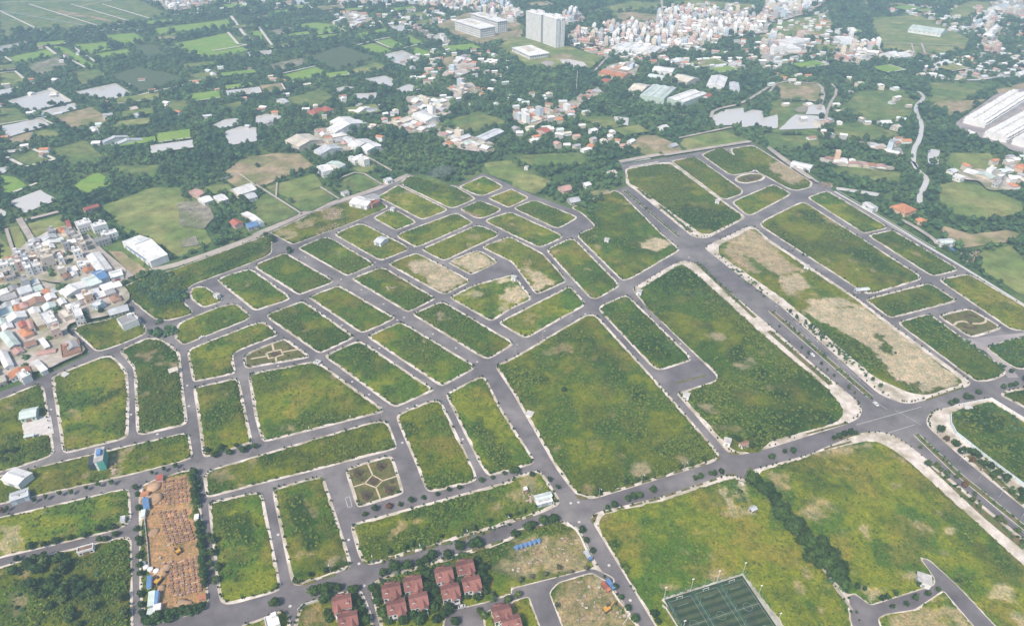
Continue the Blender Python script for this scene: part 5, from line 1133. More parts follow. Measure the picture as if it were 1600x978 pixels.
# --- dark glass and green netted building under construction, by the lower street
(bx, by), = P("a:600,925"); rz = adeg("a:540,940 600,925")
foot(bx, by, 9, 12, rz)
r = tag(empty('building_site_block', (bx, by, 0), rz), 'narrow new building wrapped in green net by the lower street', 'building')
MB().box(-1.5, -6, -.3, 3.5, 6, 9).build('wall', MW['white'], r); MB().box(-6, -4, -.3, -1.51, 4, 6).build('side_wing', M['glass'], r)
MB().box(3.51, -6.2, 0, 3.7, 6.2, 8.5).box(-.2, -6.4, 0, 3.7, -6.21, 8).build('safety_net', mat('net_green', (.10, .36, .30), .9, .2, .6), r)
MB().box(-1.7, -6.5, 9.01, 3.8, 6.3, 9.4).build('roof', M['slab'], r); MB().box(0, -2, 9.41, 2.5, 3, 11.2).build('stair_hood', MR['blue'], r)
for z in (2.5, 5.5): piece('floor_edge', M['concrete'], r, (-.8, -6.05, z), (1.2, .3, .3))
# --- the dense town at the left edge, house by house
def town_rows(name, u_ax, kinds, place, n_max, cell=(7.5, 13), tall=.3, seed=1, detail=1, group=None, big=1.0):
    rr = random.Random(seed); p = TOWNP[name]; th = adeg(u_ax); c, s = math.cos(th), math.sin(th); q = np.array(p)
    uu = q @ np.array((c, s)); vv = q @ np.array((-s, c)); out = []; v = vv.min() + 2; row = 0
    while v < vv.max():
        d = cell[1] * rr.uniform(.8, 1.15); u = uu.min()
        while u < uu.max():
            w = cell[0] * rr.choice((.7, .8, 1, 1, 1.3, 1.8)); out.append((u + w / 2, v + d / 2, w, d)); u += w + rr.choice((.15, .3, .3, 2.5))
        v += d + (4.5 if row % 2 else .6); row += 1
    rr.shuffle(out); k = 0; res = []
    for (u, v, w, d) in out:
        x, y = u * c - v * s, u * s + v * c
        cs = [(x + c * a - s * b, y + s * a + c * b) for a, b in ((0, 0), (-w / 2, -d / 2), (w / 2, -d / 2), (w / 2, d / 2), (-w / 2, d / 2))]
        X = np.array([t[0] for t in cs]); Y = np.array([t[1] for t in cs])
        if not inside(X, Y, p).all(): continue
        if not in_view(X[:1], Y[:1], 20)[0][0]: continue
        if any((sdist(X, Y, f) > -.3).any() for f in FOOT if abs(f[0][0] - x) < 60 and abs(f[0][1] - y) < 60): continue
        if k >= n_max: break
        k += 1; res.append((x, y, w, d, th + rr.uniform(-.04, .04), rr))
    return res
WORDS_W = list(WALLC)
def fill_town(name, u_ax, place, n, cell, tall, seed, detail):
    for (x, y, w, d, rz, rr) in town_rows(name, u_ax, None, place, n, cell, tall, seed):
        wall = rr.choice(('white', 'white', 'white', 'cream', 'pink', 'grey', 'pale blue', 'beige', 'beige', 'peach')); fl = 1
        if rr.random() < tall: kind = 'flat'; fl = rr.choice((2, 2, 3, 3, 4)); roof = rr.choice(('grey', 'white', 'cream', 'white')); h = 3.4 * fl; w = min(w, 6.5)
        else: kind = rr.choice(('gable', 'gable_y', 'shed', 'gable_y', 'hip')); roof = rr.choice(('white', 'white', 'white', 'silver', 'silver', 'rusty', 'cream', 'pale green', 'grey', 'white', 'pink', 'orange')); h = rr.uniform(3.2, 5.0)
        lab = '%s %s house with %s %s roof %s' % (wall, ('low', 'two-storey', 'three-storey', 'four-storey')[fl - 1], roof, {'flat': 'flat', 'hip': 'hipped', 'shed': 'sloping'}.get(kind, 'pitched'), place)
        house(x, y, w * .97, d * .97, h, rz, wall, roof, kind, lab, 'houses ' + place, detail, fl)
LA = "j:560,795 880,690"
# tall narrow houses and cubes north of the country road, one by one
for (zx, zy, w, d, h, wl, lab) in ((375, 400, 5, 9, 11, 'white', 'rear one of the tall pair at the yard'), (455, 410, 5, 8, 9, 'white', 'front one of the tall pair at the yard'), (235, 470, 5, 9, 10, 'white', 'at the west end of the tall cluster'), (300, 470, 4.5, 9, 9, 'grey', 'squeezed in the tall cluster'),
        (240, 590, 5, 11, 12, 'pink', 'tall pink slab in the cluster'), (320, 555, 4.5, 10, 11, 'pale blue', 'with blue roof terrace in the cluster'), (345, 640, 5, 11, 11, 'white', 'at the near end of the tall cluster'), (430, 610, 7, 10, 10, 'white', 'wide white one beside the big round grove'), (385, 500, 6, 8, 8, 'peach', 'low peach one inside the cluster'),
        (565, 560, 10, 10, 14, 'beige', 'biggest beige block of the cluster'), (540, 470, 9, 9, 12, 'cream', 'cream block behind the biggest one'), (690, 530, 5, 9, 10, 'white', 'lone white one left of the grass'), (875, 460, 6, 9, 11, 'white', 'white one above the long shed, front'), (745, 370, 5, 9, 10, 'grey', 'grey one left of the lane trees'),
        (935, 375, 5, 9, 10, 'beige', 'beige one at the lane'), (800, 250, 7, 13, 10, 'grey', 'grey one at the lane head'), (860, 260, 8, 12, 8, 'beige', 'wide concrete one at the lane head'), (940, 140, 13, 12, 9, 'white', 'big white cube behind the lane'), (1110, 160, 13, 10, 9, 'white', 'white cube with square skylights'),
        (1215, 235, 14, 9, 7, 'white', 'white cube beside the skylight one'), (1130, 290, 14, 9, 6, 'grey', 'low grey flat one beside the white cubes'), (170, 590, 4.5, 9, 9, 'pale green', 'pale green one in the cluster'), (90, 560, 12, 10, 7, 'white', 'wide white one west of the cluster'), (130, 680, 8, 14, 6, 'grey', 'grey one by the round grove'), (40, 690, 14, 12, 6, 'peach', 'peach one west of the round grove')):
    x, y = W(zx / 6.986, 340 + zy / 6.986)
    house(x, y, w, d, h, adeg(LA), wl, 'cream' if wl in ('cream', 'beige') else 'grey' if wl == 'grey' else 'white', 'flat', 'flat roofed house by the country road, ' + lab, 'flat roofed houses north of the country road', 2, cat='house')
# --- named roofs of the dense western town (traced)
Z2 = lambda *p: "z:" + " ".join("%.1f,%.1f" % (a / 6.986, 470 + b / 6.986) for a, b in p)
for q, h, wl, rf, kd, lab in (
  (((205, 330), (290, 280), (370, 345), (265, 400)), 5, 'peach', 'orange', 'hip', 'bright orange hip roofed house in the western town'),
  (((345, 150), (400, 120), (490, 240), (410, 285)), 6, 'yellow', 'cream', 'gable_y', 'ochre walled long house in the western town'),
  (((440, 150), (540, 105), (640, 215), (500, 265)), 6, 'white', 'white', 'flat', 'broad white flat roof beside the ochre house'),
  (((640, 120), (720, 80), (810, 150), (700, 195)), 6, 'beige', 'cream', 'flat', 'beige flat roof east of the broad white one'),
  (((745, 75), (830, 45), (945, 150), (830, 180)), 8, 'white', 'white', 'flat', 'white block with square skylights at the town edge'),
  (((960, 30), (1090, 0), (1170, 20), (1040, 60)), 7, 'pale blue', 'white', 'flat', 'blue and white house at the town corner by the trees'),
  (((30, 350), (110, 310), (210, 480), (60, 530)), 6, 'grey', 'pale green', 'gable_y', 'large pale grey roof in the middle of the western town'),
  (((425, 420), (465, 400), (540, 490), (490, 520)), 4.5, 'beige', 'white', 'gable_y', 'small white gabled house beside the grass patch'),
  (((345, 670), (410, 640), (515, 745), (450, 775)), 4, 'white', 'white', 'gable_y', 'long white roof beside the scrub lot'),
  (((175, 800), (270, 755), (345, 810), (230, 850)), 6, 'white', 'white', 'flat', 'white flat block near the town road'),
  (((0, 560), (60, 530), (150, 700), (20, 740)), 5, 'white', 'white', 'gable_y', 'white terrace roof at the frame edge'),
  (((130, 545), (210, 500), (270, 545), (170, 590)), 4, 'beige', 'pink', 'gable', 'tan roof by the grass patch'),
  (((200, 240), (260, 220), (300, 265), (220, 300)), 5, 'pink', 'red', 'gable', 'red roof behind the orange house'),
  (((280, 220), (330, 205), (390, 290), (330, 310)), 6, 'white', 'pink', 'gable_y', 'pink roof beside the orange house'),
  (((1180, 90), (1390, 40), (1400, 100), (1210, 160)), 3.5, 'grey', 'silver', 'gable', 'silver roofed hall at the lot below the country road'),
  (((335, 600), (480, 540), (620, 520), (600, 560)), 3, 'beige', 'pink', 'gable', 'low tan row along the scrub lot')):
    houseq(Z2(*q), h, wl, rf, kd, lab, 'houses of the western town', 2)
fill_town('left', LA, 'in the western town', 58, (7.5, 10), .16, 3, 1)
fill_town('upper_left', LA, 'north of the country road', 16, (7, 9), .3, 5, 1)
# brick shell under construction at the town edge
houseq(Z2((640, 490), (830, 440), (920, 540), (700, 610)), 3.2, 'brick', 'rusty', 'flat', 'roofless brick house shell at the estate road', None, 1, cat='house shell', name='house_shell')
VAX = "o:750,700 1300,640"
for nm, ax, place, n, cell, tall, sd in (('village', "o:900,680 1150,600", 'in the village behind the wood', 48, (9, 12), .12, 7), ('village_west', "o:340,880 500,850", 'near the cream warehouse', 10, (9, 11), .2, 8), ('village_east', "p:0,700 330,640", 'in the eastern hamlet', 32, (9, 12), .15, 9),
     ('village_top', "o:1110,560 1280,510", 'on the lane above the village', 10, (9, 12), .2, 10), ('crossroads', "o:1090,460 1260,400", 'at the far crossroads', 10, (9, 12), .2, 11), ('meadow_edge', "m:1100,120 1430,220", 'beside the oval meadow', 13, (10, 12), .6, 12), ('river_bank', "m:300,50 730,100", 'on the lane left of the river', 12, (9, 9), .1, 13),
     ('river_yard', "q:510,850 800,910", 'in the yard above the river lane', 7, (10, 9), .2, 14), ('factory_back', "p:540,440 740,470", 'behind the ochre hall', 10, (10, 12), .2, 15), ('woodland', "o:1130,970 1500,880", 'hidden in the wood by the estate', 9, (9, 10), .1, 16), ('hedge_lane', "o:930,190 1140,250", 'in the white row along the far hedge', 12, (8, 9), .9, 17), ('north_lane', "o:490,100 650,130", 'on the far north lane', 10, (10, 12), .2, 18)):
    fill_town(nm, ax, place, n, cell, tall, sd, 1 if nm in ('village', 'meadow_edge') else 0)
# scattered single houses
for i, (s, h, wl, rf, kd, lab) in enumerate((
  ("n:530,755 560,745 580,765 550,780", 4, 'white', 'white', 'gable', 'white hut beside the brown field'), ("n:765,632 800,625 805,640 775,648", 4, 'pink', 'cream', 'gable', 'pinkish hut in the western wood, the upper one'), ("n:790,668 825,660 830,675 798,685", 4, 'pale blue', 'silver', 'gable', 'pale blue hut in the western wood, the lower one'),
  ("n:1235,435 1260,425 1268,440 1245,450", 4, 'white', 'white', 'gable', 'white hut deep in the western wood'), ("n:1425,485 1445,478 1455,490 1435,500", 4, 'white', 'white', 'gable', 'white hut by the far western grove'), ("o:125,585 155,578 188,600 160,608", 4, 'white', 'silver', 'gable', 'silver roofed shed left of the red roofed house'),
  ("k:365,75 435,60 440,100 380,115", 7, 'white', 'white', 'flat', 'white block pair by the brown field, the left one'), ("k:440,45 465,35 505,75 470,95", 6, 'white', 'pale green', 'gable', 'white house with green roof by the brown field'), ("k:605,10 640,0 642,40 612,50", 9, 'white', 'white', 'flat', 'tall white house at the wood edge'), ("k:555,20 585,12 590,40 565,50", 6, 'white', 'white', 'flat', 'white house left of the tall one at the wood edge'),
  ("j:1130,215 1165,200 1185,240 1150,255", 5, 'pink', 'pink', 'gable', 'pink house at the walled yard corner'), ("j:1170,260 1225,245 1240,275 1190,295", 4.5, 'white', 'white', 'gable', 'white house below the pink one at the walled yard'), ("j:1260,250 1310,235 1330,270 1285,285", 5, 'white', 'white', 'gable', 'white house left of the walled yard hall'), ("j:1360,210 1470,175 1490,215 1390,250", 5, 'cream', 'white', 'gable', 'big cream hall in the walled yard'), ("j:1440,240 1490,228 1505,255 1460,270", 4, 'white', 'silver', 'gable', 'silver roofed lean-to right of the cream hall'),
  ("j:1420,355 1450,340 1540,395 1505,410", 4, 'cream', 'white', 'gable_y', 'long white roof by the dark wood'), ("j:1440,410 1500,400 1520,420 1460,440", 4, 'grey', 'blue', 'gable', 'blue grey roofed house at the country road bend'), ("q:655,710 715,708 718,725 660,728", 4, 'white', 'white', 'gable', 'long white house in the green east of the ponds'), ("q:735,740 755,725 775,755 750,765", 4, 'beige', 'cream', 'gable', 'tan house right of the long white house'),
  ("q:405,175 490,170 515,185 420,190", 6, 'white', 'white', 'gable', 'white hall on the far meadow hedge'), ("q:1305,45 1350,25 1430,50 1380,65", 7, 'white', 'silver', 'gable', 'large far hall at the upper frame corner'), ("q:970,375 1010,365 1060,372 1020,388", 4, 'white', 'white', 'gable', 'white roof at the far lane end'), ("q:1445,430 1500,418 1540,430 1480,445", 5, 'white', 'white', 'gable', 'white roof near the brown slope'), ("p:860,745 890,735 920,748 885,760", 4, 'white', 'white', 'gable', 'white hut behind the timber yard'),
  ("p:680,830 705,815 720,828 695,842", 4, 'white', 'white', 'gable', 'white hut at the timber yard'), ("p:920,852 950,842 975,855 940,865", 3.5, 'grey', 'silver', 'gable', 'silver roof at the timber yard lane'), ("q:1185,770 1200,765 1208,790 1190,795", 5, 'white', 'white', 'flat', 'white gatehouse beside the terraces'), ("m:1105,125 1135,118 1140,145 1112,155", 5, 'white', 'white', 'flat', 'white cube at the meadow hedge'),
  ("q:70,230 170,228 235,232 150,270", 8, 'white', 'white', 'flat', 'broad white block at the far right village'), ("q:90,265 150,260 180,290 100,295", 8, 'white', 'white', 'flat', 'lower white block at the far right village'), ("q:405,215 510,220 515,245 420,250", 7, 'white', 'white', 'flat', 'white flat block at the far hedge end'), ("q:690,310 740,300 745,335 700,345", 6, 'white', 'white', 'gable', 'white house pair at the meadow edge, the left one'), ("q:755,310 800,305 815,335 765,345", 6, 'white', 'white', 'gable', 'white house pair at the meadow edge, the right one'))):
    houseq(s, h, wl, rf, kd, lab, None, 1)
# --- the far town: too many and too small to tell apart
def far_town():
    V, F, C = [], [], []
    for i, (nm, ax) in enumerate((('far_centre', "p:400,200 1000,240"), ('far_left_top', "n:900,60 1250,20"), ('far_top_mid', "o:300,0 800,10"), ('far_top', "o:850,20 1500,80"), ('far_tower', "o:1430,60 1500,90"), ('far_tower_side', "p:300,100 440,120"), ('far_right_top', "q:0,60 330,20"), ('far_right_mid', "q:0,300 230,280"), ('far_right', "q:430,300 860,330"), ('far_right_edge', "q:1200,140 1390,180"), ('top_right', "q:1320,40 1500,80"))):
        for (x, y, w, d, rz, rr) in town_rows(nm, ax, None, '', TOWNS[nm][1] * 2, (11, 14), .3, 40 + i):
            c, s = math.cos(rz), math.sin(rz); mb = MB(); fl = rr.choice((1, 1, 2, 2, 3, 3, 4, 5)); h = 3.3 * fl + rr.uniform(0, 1.2); w = w * .95 if fl < 3 else min(w, 8); d *= .92
            wc = WALLC[rr.choice(('white', 'white', 'white', 'cream', 'pink', 'grey', 'beige', 'pale blue'))]; rc = ROOFC[rr.choice(('white', 'white', 'white', 'silver', 'cream', 'pink', 'rusty', 'grey', 'cream'))]
            mb.box(-w / 2, -d / 2, -.3, w / 2, d / 2, h); cols = [wc] * 6
            if fl < 3: mb.gable(-w / 2, -d / 2, w / 2, d / 2, h + .05, min(w, d) * .2, .4, 'x' if w > d else 'y'); cols += [rc] * 10
            else: mb.box(-w * .3, d * .05, h + .01, w * .2, d * .4, h + 2.4); cols += [wc] * 6
            for f in range(min(fl, 3)):
                for xx in (-w * .25, w * .2): mb.box(xx - .6, -d / 2 - .08, f * 3.3 + 1, xx + .6, -d / 2 - .01, f * 3.3 + 2.5); cols += [(.07, .08, .09)] * 6
            n = len(V); V += [(x + c * a - s * b, y + s * a + c * b, z) for a, b, z in mb.v]; F += [tuple(n + j for j in f) for f in mb.f]; C += cols
    # loose houses between the far groves
    rr = random.Random(77)
    for s_, n, sz in (("p:850,60 1100,20 1505,40 q:340,60 400,230 600,350 200,400 0,430 p:1450,420 1200,360 1000,310", 230, 1.0), ("p:330,260 620,310 900,340 1200,370 1400,380 1300,430 800,380 500,330", 60, 1.0), ("o:380,60 700,90 1050,60 1200,130 900,170 480,170", 60, 1.0), ("q:550,60 900,40 1505,40 1505,350 1190,330 1180,230 900,100", 70, 1.1), ("q:870,340 1505,330 1505,480 900,470", 45, 1.0),
          ("o:0,420 500,560 760,560 880,720 700,900 300,760 0,760", 26, .9), ("o:800,330 1200,260 1505,330 1505,640 1200,620 1050,560 900,520", 60, .9), ("n:100,250 900,400 1500,400 1505,760 900,760 500,500", 18, .9), ("n:0,380 400,420 800,700 700,900 0,960", 18, .9), ("p:0,560 300,560 600,800 700,900 300,900 0,860", 46, .9), ("q:0,440 850,480 850,900 400,860 0,800", 34, .9), ("n:800,0 1505,0 o:800,0 800,60 n:1505,60 900,70", 40, 1.0), ("j:400,480 560,540 640,660 420,660", 10, .8), ("m:980,100 1505,220 1505,0 1350,60", 22, .9)):
        q = np.array(P(s_)); k = t = 0
        while k < n and t < n * 14:
            t += 1; x, y = rr.uniform(q[:, 0].min(), q[:, 0].max()), rr.uniform(q[:, 1].min(), q[:, 1].max()); X, Y = np.array([x]), np.array([y])
            if not inside(X, Y, q)[0] or inside(X, Y, OUTLINE)[0] or any(sdist(X, Y, f)[0] > -2 for f in FOOT if abs(f[0][0] - x) < 40 and abs(f[0][1] - y) < 40) or any(sdist(X, Y, f)[0] > 0 for f in CLEAR if abs(f[0][0] - x) < 60 and abs(f[0][1] - y) < 60 and rr.random() < .9): continue
            k += 1; w, d, h = rr.uniform(7, 14) * sz, rr.uniform(6, 11) * sz, rr.choice((3.2, 3.5, 4, 4.5, 6.5)); rz = rr.choice((.2, .3, .45, -.4)) + rr.uniform(-.2, .2); c, s = math.cos(rz), math.sin(rz); mb = MB()
            wc = WALLC[rr.choice(('white', 'white', 'cream', 'grey', 'beige'))]; rc = ROOFC[rr.choice(('white', 'white', 'white', 'silver', 'cream', 'pink', 'rusty', 'grey', 'pale green', 'orange'))]
            mb.box(-w / 2, -d / 2, -.3, w / 2, d / 2, h); mb.gable(-w / 2, -d / 2, w / 2, d / 2, h + .05, min(w, d) * .16, .4, 'x' if w > d else 'y'); cols = [wc] * 6 + [rc] * 10
            n0 = len(V); V += [(x + c * a - s * b, y + s * a + c * b, z) for a, b, z in mb.v]; F += [tuple(n0 + j for j in f) for f in mb.f]; C += cols; foot(x, y, w, d, rz, 3.0)
    m, nt, b = new_mat('far_house'); at = nd(nt, "ShaderNodeAttribute", attribute_name="Col"); nt.links.new(at.outputs["Color"], b.inputs["Base Color"]); b.inputs["Roughness"].default_value = .8
    me = mesh_np('far_town', V, F, [m]); ca = me.color_attributes.new("Col", 'FLOAT_COLOR', 'CORNER'); arr = []
    for p, c in zip(me.polygons, C): arr += [(*c, 1)] * p.loop_total
    ca.data.foreach_set("color", np.array(arr, np.float32).ravel())
    tag(link('far_town', me), 'mass of small pale houses of the far town around the tower blocks', None, None, 'stuff')
far_town()
# ------------------------------------------------------------------ trees of the estate, one by one
ORD = ('first second third fourth fifth sixth seventh eighth ninth tenth eleventh twelfth thirteenth fourteenth fifteenth sixteenth seventeenth eighteenth nineteenth twentieth').split()
def ordw(i):
    if i < 20: return ORD[i]
    tens = {2: 'twenty', 3: 'thirty', 4: 'forty', 5: 'fifty'}; t, u = divmod(i + 1, 10)
    return tens[t] + ('-' + ORD[u - 1] if u else 'th').replace('yth', 'ieth')
CROWN = {'leaf': [crown_mesh('crown', 300 + k, M['leaf'], 9, 330, .27, .82 + .1 * (k % 3), ICO1, .6) for k in range(5)],
         'young': [crown_mesh('crown', 320 + k, M['leaf_young'], 7, 240, .3, .95, ICO1, .5) for k in range(4)],
         'red': [crown_mesh('crown', 340 + k, M['leaf_red'], 7, 240, .3, .8, ICO1, .55) for k in range(2)],
         'grey': [crown_mesh('crown', 350 + k, M['leaf_grey'], 8, 200, .26, 1.5, ICO1, .42) for k in range(3)]}
def trunk_mesh(seed):
    r = random.Random(seed); mb = MB(); mb.cyl(0, 0, -.3, .7, .07, .05, 7)
    for k in range(4):
        a = k * 1.57 + r.uniform(-.4, .4); mb.bar((0, 0, .55), (.35 * math.cos(a), .35 * math.sin(a), 1.0), .025)
    return mb.mesh('trunk', M['bark'])
TRUNK = [trunk_mesh(k) for k in range(3)]
TREES = 0
def tree(x, y, R, kind, label, group, hf=1.0):
    global TREES; TREES += 1
    r = tag(empty('tree', (x, y, .12), random.uniform(0, 6.28)), label, 'tree', group); H = R * random.uniform(.85, 1.15) * hf
    t = link('trunk', random.choice(TRUNK), r); t.scale = (R, R, H * 1.0)
    c = link('crown', random.choice(CROWN[kind]), r, (0, 0, .22 * H)); c.scale = (R, R, H)
def zs4(pts): return "z:" + " ".join("%.2f,%.2f" % (480 + x / 4.706, 850 + y / 4.706) for x, y in pts)
ROWS = [   # positions, radius range, kind, label head, label tail
 ("d:750,672 820,652 890,632 960,612 1000,602 1040,577 1125,572 1200,528 1270,513 1310,498 g:20,447 95,407 120,397 190,377 250,362", 2.5, 3.4, 'leaf', 'round dark tree', "on the avenue's villa side from the side street"),
 ("d:340,795 400,772 430,757 480,762 565,777 420,812 115,858", 2.4, 3.6, 'leaf', 'dark tree', 'at the walled corner west of the side street'),
 ("d:320,692 410,667 460,652 785,557 880,532 920,515 1090,462 1230,432 1280,417 1370,377 1485,350 g:30,332 70,317 140,287 220,132 265,177", 1.3, 2.2, 'young', 'small street tree', 'along the avenue before the long lot'),
 ("g:515,197 670,147 735,132 775,127 985,62 1050,42 1125,12 h:30,790 120,770 370,690", 1.3, 2.1, 'young', 'small street tree', 'along the avenue below the big lots'),
 ("g:555,287 595,277 680,242 710,227 750,227 830,187 1075,117 1110,112 1165,92 1190,92 1230,77 h:20,885 100,857 140,852 380,777 420,772 450,757 480,747 515,747", 1.6, 2.7, 'leaf', 'bushy tree', "on the avenue's pitch side from the crossing"),
 ("h:1070,572 1100,562 1160,537 1195,542 1230,512 1380,477 1420,467 1445,462 1505,437 1425,387", 1.8, 2.6, 'leaf', 'dark tree', 'beyond the boulevard junction'),
 ("b:805,172 810,217 822,300 815,412 825,472 825,502 825,582 830,632 830,682 835,802 840,862 845,910", 1.8, 2.5, 'leaf', 'dark tree', 'on the street side of the dug-up site'),
 ("b:1150,92 1145,122 1155,152 1150,192 1160,232 1165,262 1172,390 1180,432 1185,472 1190,512 1200,562 1195,602 1200,642 1205,692 1215,732", 2.3, 3.0, 'leaf', 'dense tree', 'in the close row right of the dug-up site'),
 ("b:1235,462 1262,492 1252,562 1282,642 1268,722 1240,620", 2.2, 2.8, 'young', 'pale green tree', 'across the lane from the close row'),
 ("b:870,950 910,940 950,930 990,920 1030,912 1070,905 1110,895 1150,885 1190,872 890,968 1000,945", 2.3, 2.9, 'leaf', 'dark tree', 'in the hedge below the dug-up site'),
 ("b:50,302 130,237 210,252 280,237 360,217 430,207 515,182 585,162 665,150 900,92 970,72 1040,54", 1.6, 2.2, 'leaf', 'round street tree', 'along the lower left street'),
 ("b:110,590 180,522 260,512 335,487 420,467 510,452 585,422 660,402 685,447 590,470 620,480", 1.8, 2.6, 'leaf', 'dark tree', 'along the lane above the overgrown lot'),
 ("i:0,200 30,250 60,290 95,310 90,350 130,370 170,400 150,430 200,440 220,480 190,500 240,520 260,560 240,590 290,580 320,600 290,630 340,640 370,600 390,640 410,660 380,690 420,700 440,740 400,680 350,560 310,520 120,420 60,340 g:1420,150 1450,180 1480,200 1400,140", 3.6, 5.2, 'leaf', 'tall dark tree', 'in the belt between the pitch field and bare lot'),
 ("h:890,832 i:940,42 985,47 1050,92 1040,112 1100,112 1215,212 1195,242 1240,292 1345,362 1395,382 1460,432 1490,492 1010,70", 1.5, 2.6, 'young', 'street tree', 'on the near verge of the lower boulevard'),
 ("h:1010,732 1090,802 1110,822 1150,842 1130,862 1180,860 1200,872 1230,882 i:1310,52 1320,102 1350,92 1395,122 1425,202 1490,202 1490,242 1240,20 1270,40", 1.7, 3.0, 'leaf', 'street tree', 'on the verge along the white wall'),
 ("h:65,122 195,247 235,282 310,342 345,377 385,412 470,482 505,512", 1.2, 1.8, 'young', 'small street tree', 'on the upper boulevard, big lot side'),
 ("h:125,42 165,72 250,122 300,172 370,242 570,412 655,477 610,437", 1.3, 2.2, 'young', 'small street tree', 'on the upper boulevard, sand lot side'),
 ("a:1225,852 1270,882 1310,832 1350,862 1400,822 1430,850 1460,832 1500,827 1290,850", 1.9, 2.8, 'leaf', 'dark tree', 'along the lane south of the western lots'),
 ("d:640,327 705,302 850,270 915,252 990,230 1065,207 1130,187 1195,167 1330,132 1395,110 1455,92 1505,77", 1.5, 2.3, 'leaf', 'street tree', 'south of the garden square'),
 (zs4([(490, 335), (510, 385), (520, 430), (850, 205), (870, 245), (900, 315), (880, 350), (1090, 235), (1280, 250), (1300, 300), (1320, 280), (1250, 135), (1290, 190), (940, 370), (980, 430), (920, 480), (860, 520), (780, 545), (1000, 530), (1050, 500), (820, 585), (700, 575), (960, 570), (1090, 585), (610, 575), (1180, 385), (1250, 405), (1290, 350), (700, 350), (720, 420), (560, 520), (880, 430), (930, 330), (1080, 300), (1140, 270), (960, 300), (900, 250)]), 2.4, 3.6, 'leaf', 'garden tree', 'among the villa rows'),
 (zs4([(1270, 500), (1300, 545), (1370, 415), (1470, 425), (1550, 385), (1390, 590)]), 1.9, 2.8, 'young', 'garden tree', 'by the lane villas'),
 (zs4([(330, 425), (380, 450), (310, 485), (360, 345), (150, 385), (130, 425), (170, 335), (410, 520), (430, 575), (160, 520), (350, 490), (170, 560), (100, 350)]), 2.2, 3.2, 'leaf', 'dark garden tree', 'around the villas west of the side street'),
 ("g:270,652 350,672 430,657 190,692 115,707 45,727 40,802 265,872 d:1390,800", 1.3, 1.9, 'grey', 'thin grey green tree', 'along the villa lane'),
 ("g:410,422 440,482 475,547 605,752 645,817 680,882 715,942 835,912 860,962 120,100 30,75", 1.8, 2.7, 'leaf', 'dark tree', 'beside the cross street below the crossing'),
 ("i:875,747 930,807 995,777 860,827 720,882 805,862 740,802 660,832 690,827 560,772 520,762 450,780 1110,727", 1.6, 2.4, 'leaf', 'dark tree', 'along the back lane by the larger kiosk'),
 ("e:1305,775 1330,790 1410,830 1400,760 1440,800", 1.8, 2.8, 'leaf', 'dark tree', 'by the rusty roofed cabin'),
 ("z:417,371 425,377 427,379 452,393 454,395 426,374", 2.4, 3.2, 'leaf', 'dark tree', 'at the head of the main street'),
 ("a:30,870 90,850 40,910 i:-1200,-400", 2.0, 3.0, 'leaf', 'dark tree', 'by the lower left lot'),
 ("a:500,60 520,85 610,15 600,40 480,90 1,1", 2.2, 3.6, 'leaf', 'dark tree', 'at the town edge'),
]
SAPX = []
for s, r0, r1, kind, head, tail in ROWS:
    for i, (x, y) in enumerate(P(s)):
        if kind == 'young' and r1 <= 2.2 or 'back lane' in tail or 'lower left street' in tail: SAPX.append((x, y, random.uniform(r0, r1))); continue
        if not in_view(np.array([x]), np.array([y]), 12)[0][0]: continue
        tree(x + random.uniform(-.5, .5), y + random.uniform(-.5, .5), random.uniform(r0, r1), kind, '%s, %s %s' % (head, ordw(i), tail), head + 's ' + tail, 1.0)
for s, lab in (("i:1150,157", 'rust red tree on the near verge of the lower boulevard'), ("h:1045,785", 'rust red bush on the wide pavement by the white wall'), ("d:785,282", 'rust red tree south of the garden square'), ("b:10,310", 'orange red flowering tree at the lower left frame edge'), ("i:1200,10", 'rust red tree beside the white wall'), ("g:1590,0", 'x')):
    (x, y), = P(s)
    if lab != 'x': tree(x, y, 2.3, 'red', lab, 'rust red trees')
# grove on the overgrown lot
gp = np.array(P("b:-30,640 100,610 300,570 775,455 782,985 -30,1010")); k = 0; tries = 0; placed = []
while k < 32 and tries < 6000:
    tries += 1; x = random.uniform(gp[:, 0].min(), gp[:, 0].max()); y = random.uniform(gp[:, 1].min(), gp[:, 1].max()); X, Y = np.array([x]), np.array([y])
    if not inside(X, Y, gp)[0] or fbm(X, Y, 16, 2, 14)[0] < .5 or any((x - a) ** 2 + (y - b) ** 2 < 14 for a, b in placed) or any(sdist(X, Y, f)[0] > -3 for f in FOOT): continue
    if any(sdist(X, Y, P(q))[0] > -1.5 for q in ("b:60,780 120,740 170,860 150,900 70,900", "b:490,870 540,830 570,850 510,890")): continue
    placed.append((x, y)); k += 1
placed.sort(key=lambda p: in_view(np.array([p[0]]), np.array([p[1]]))[1][0])
for i, (x, y) in enumerate(placed): tree(x, y, random.uniform(2.2, 3.9), random.choice(('leaf', 'leaf', 'young')), 'grove tree on the overgrown lot, %s from the left frame edge' % ordw(i), 'grove trees on the overgrown lot')
print('trees', TREES)
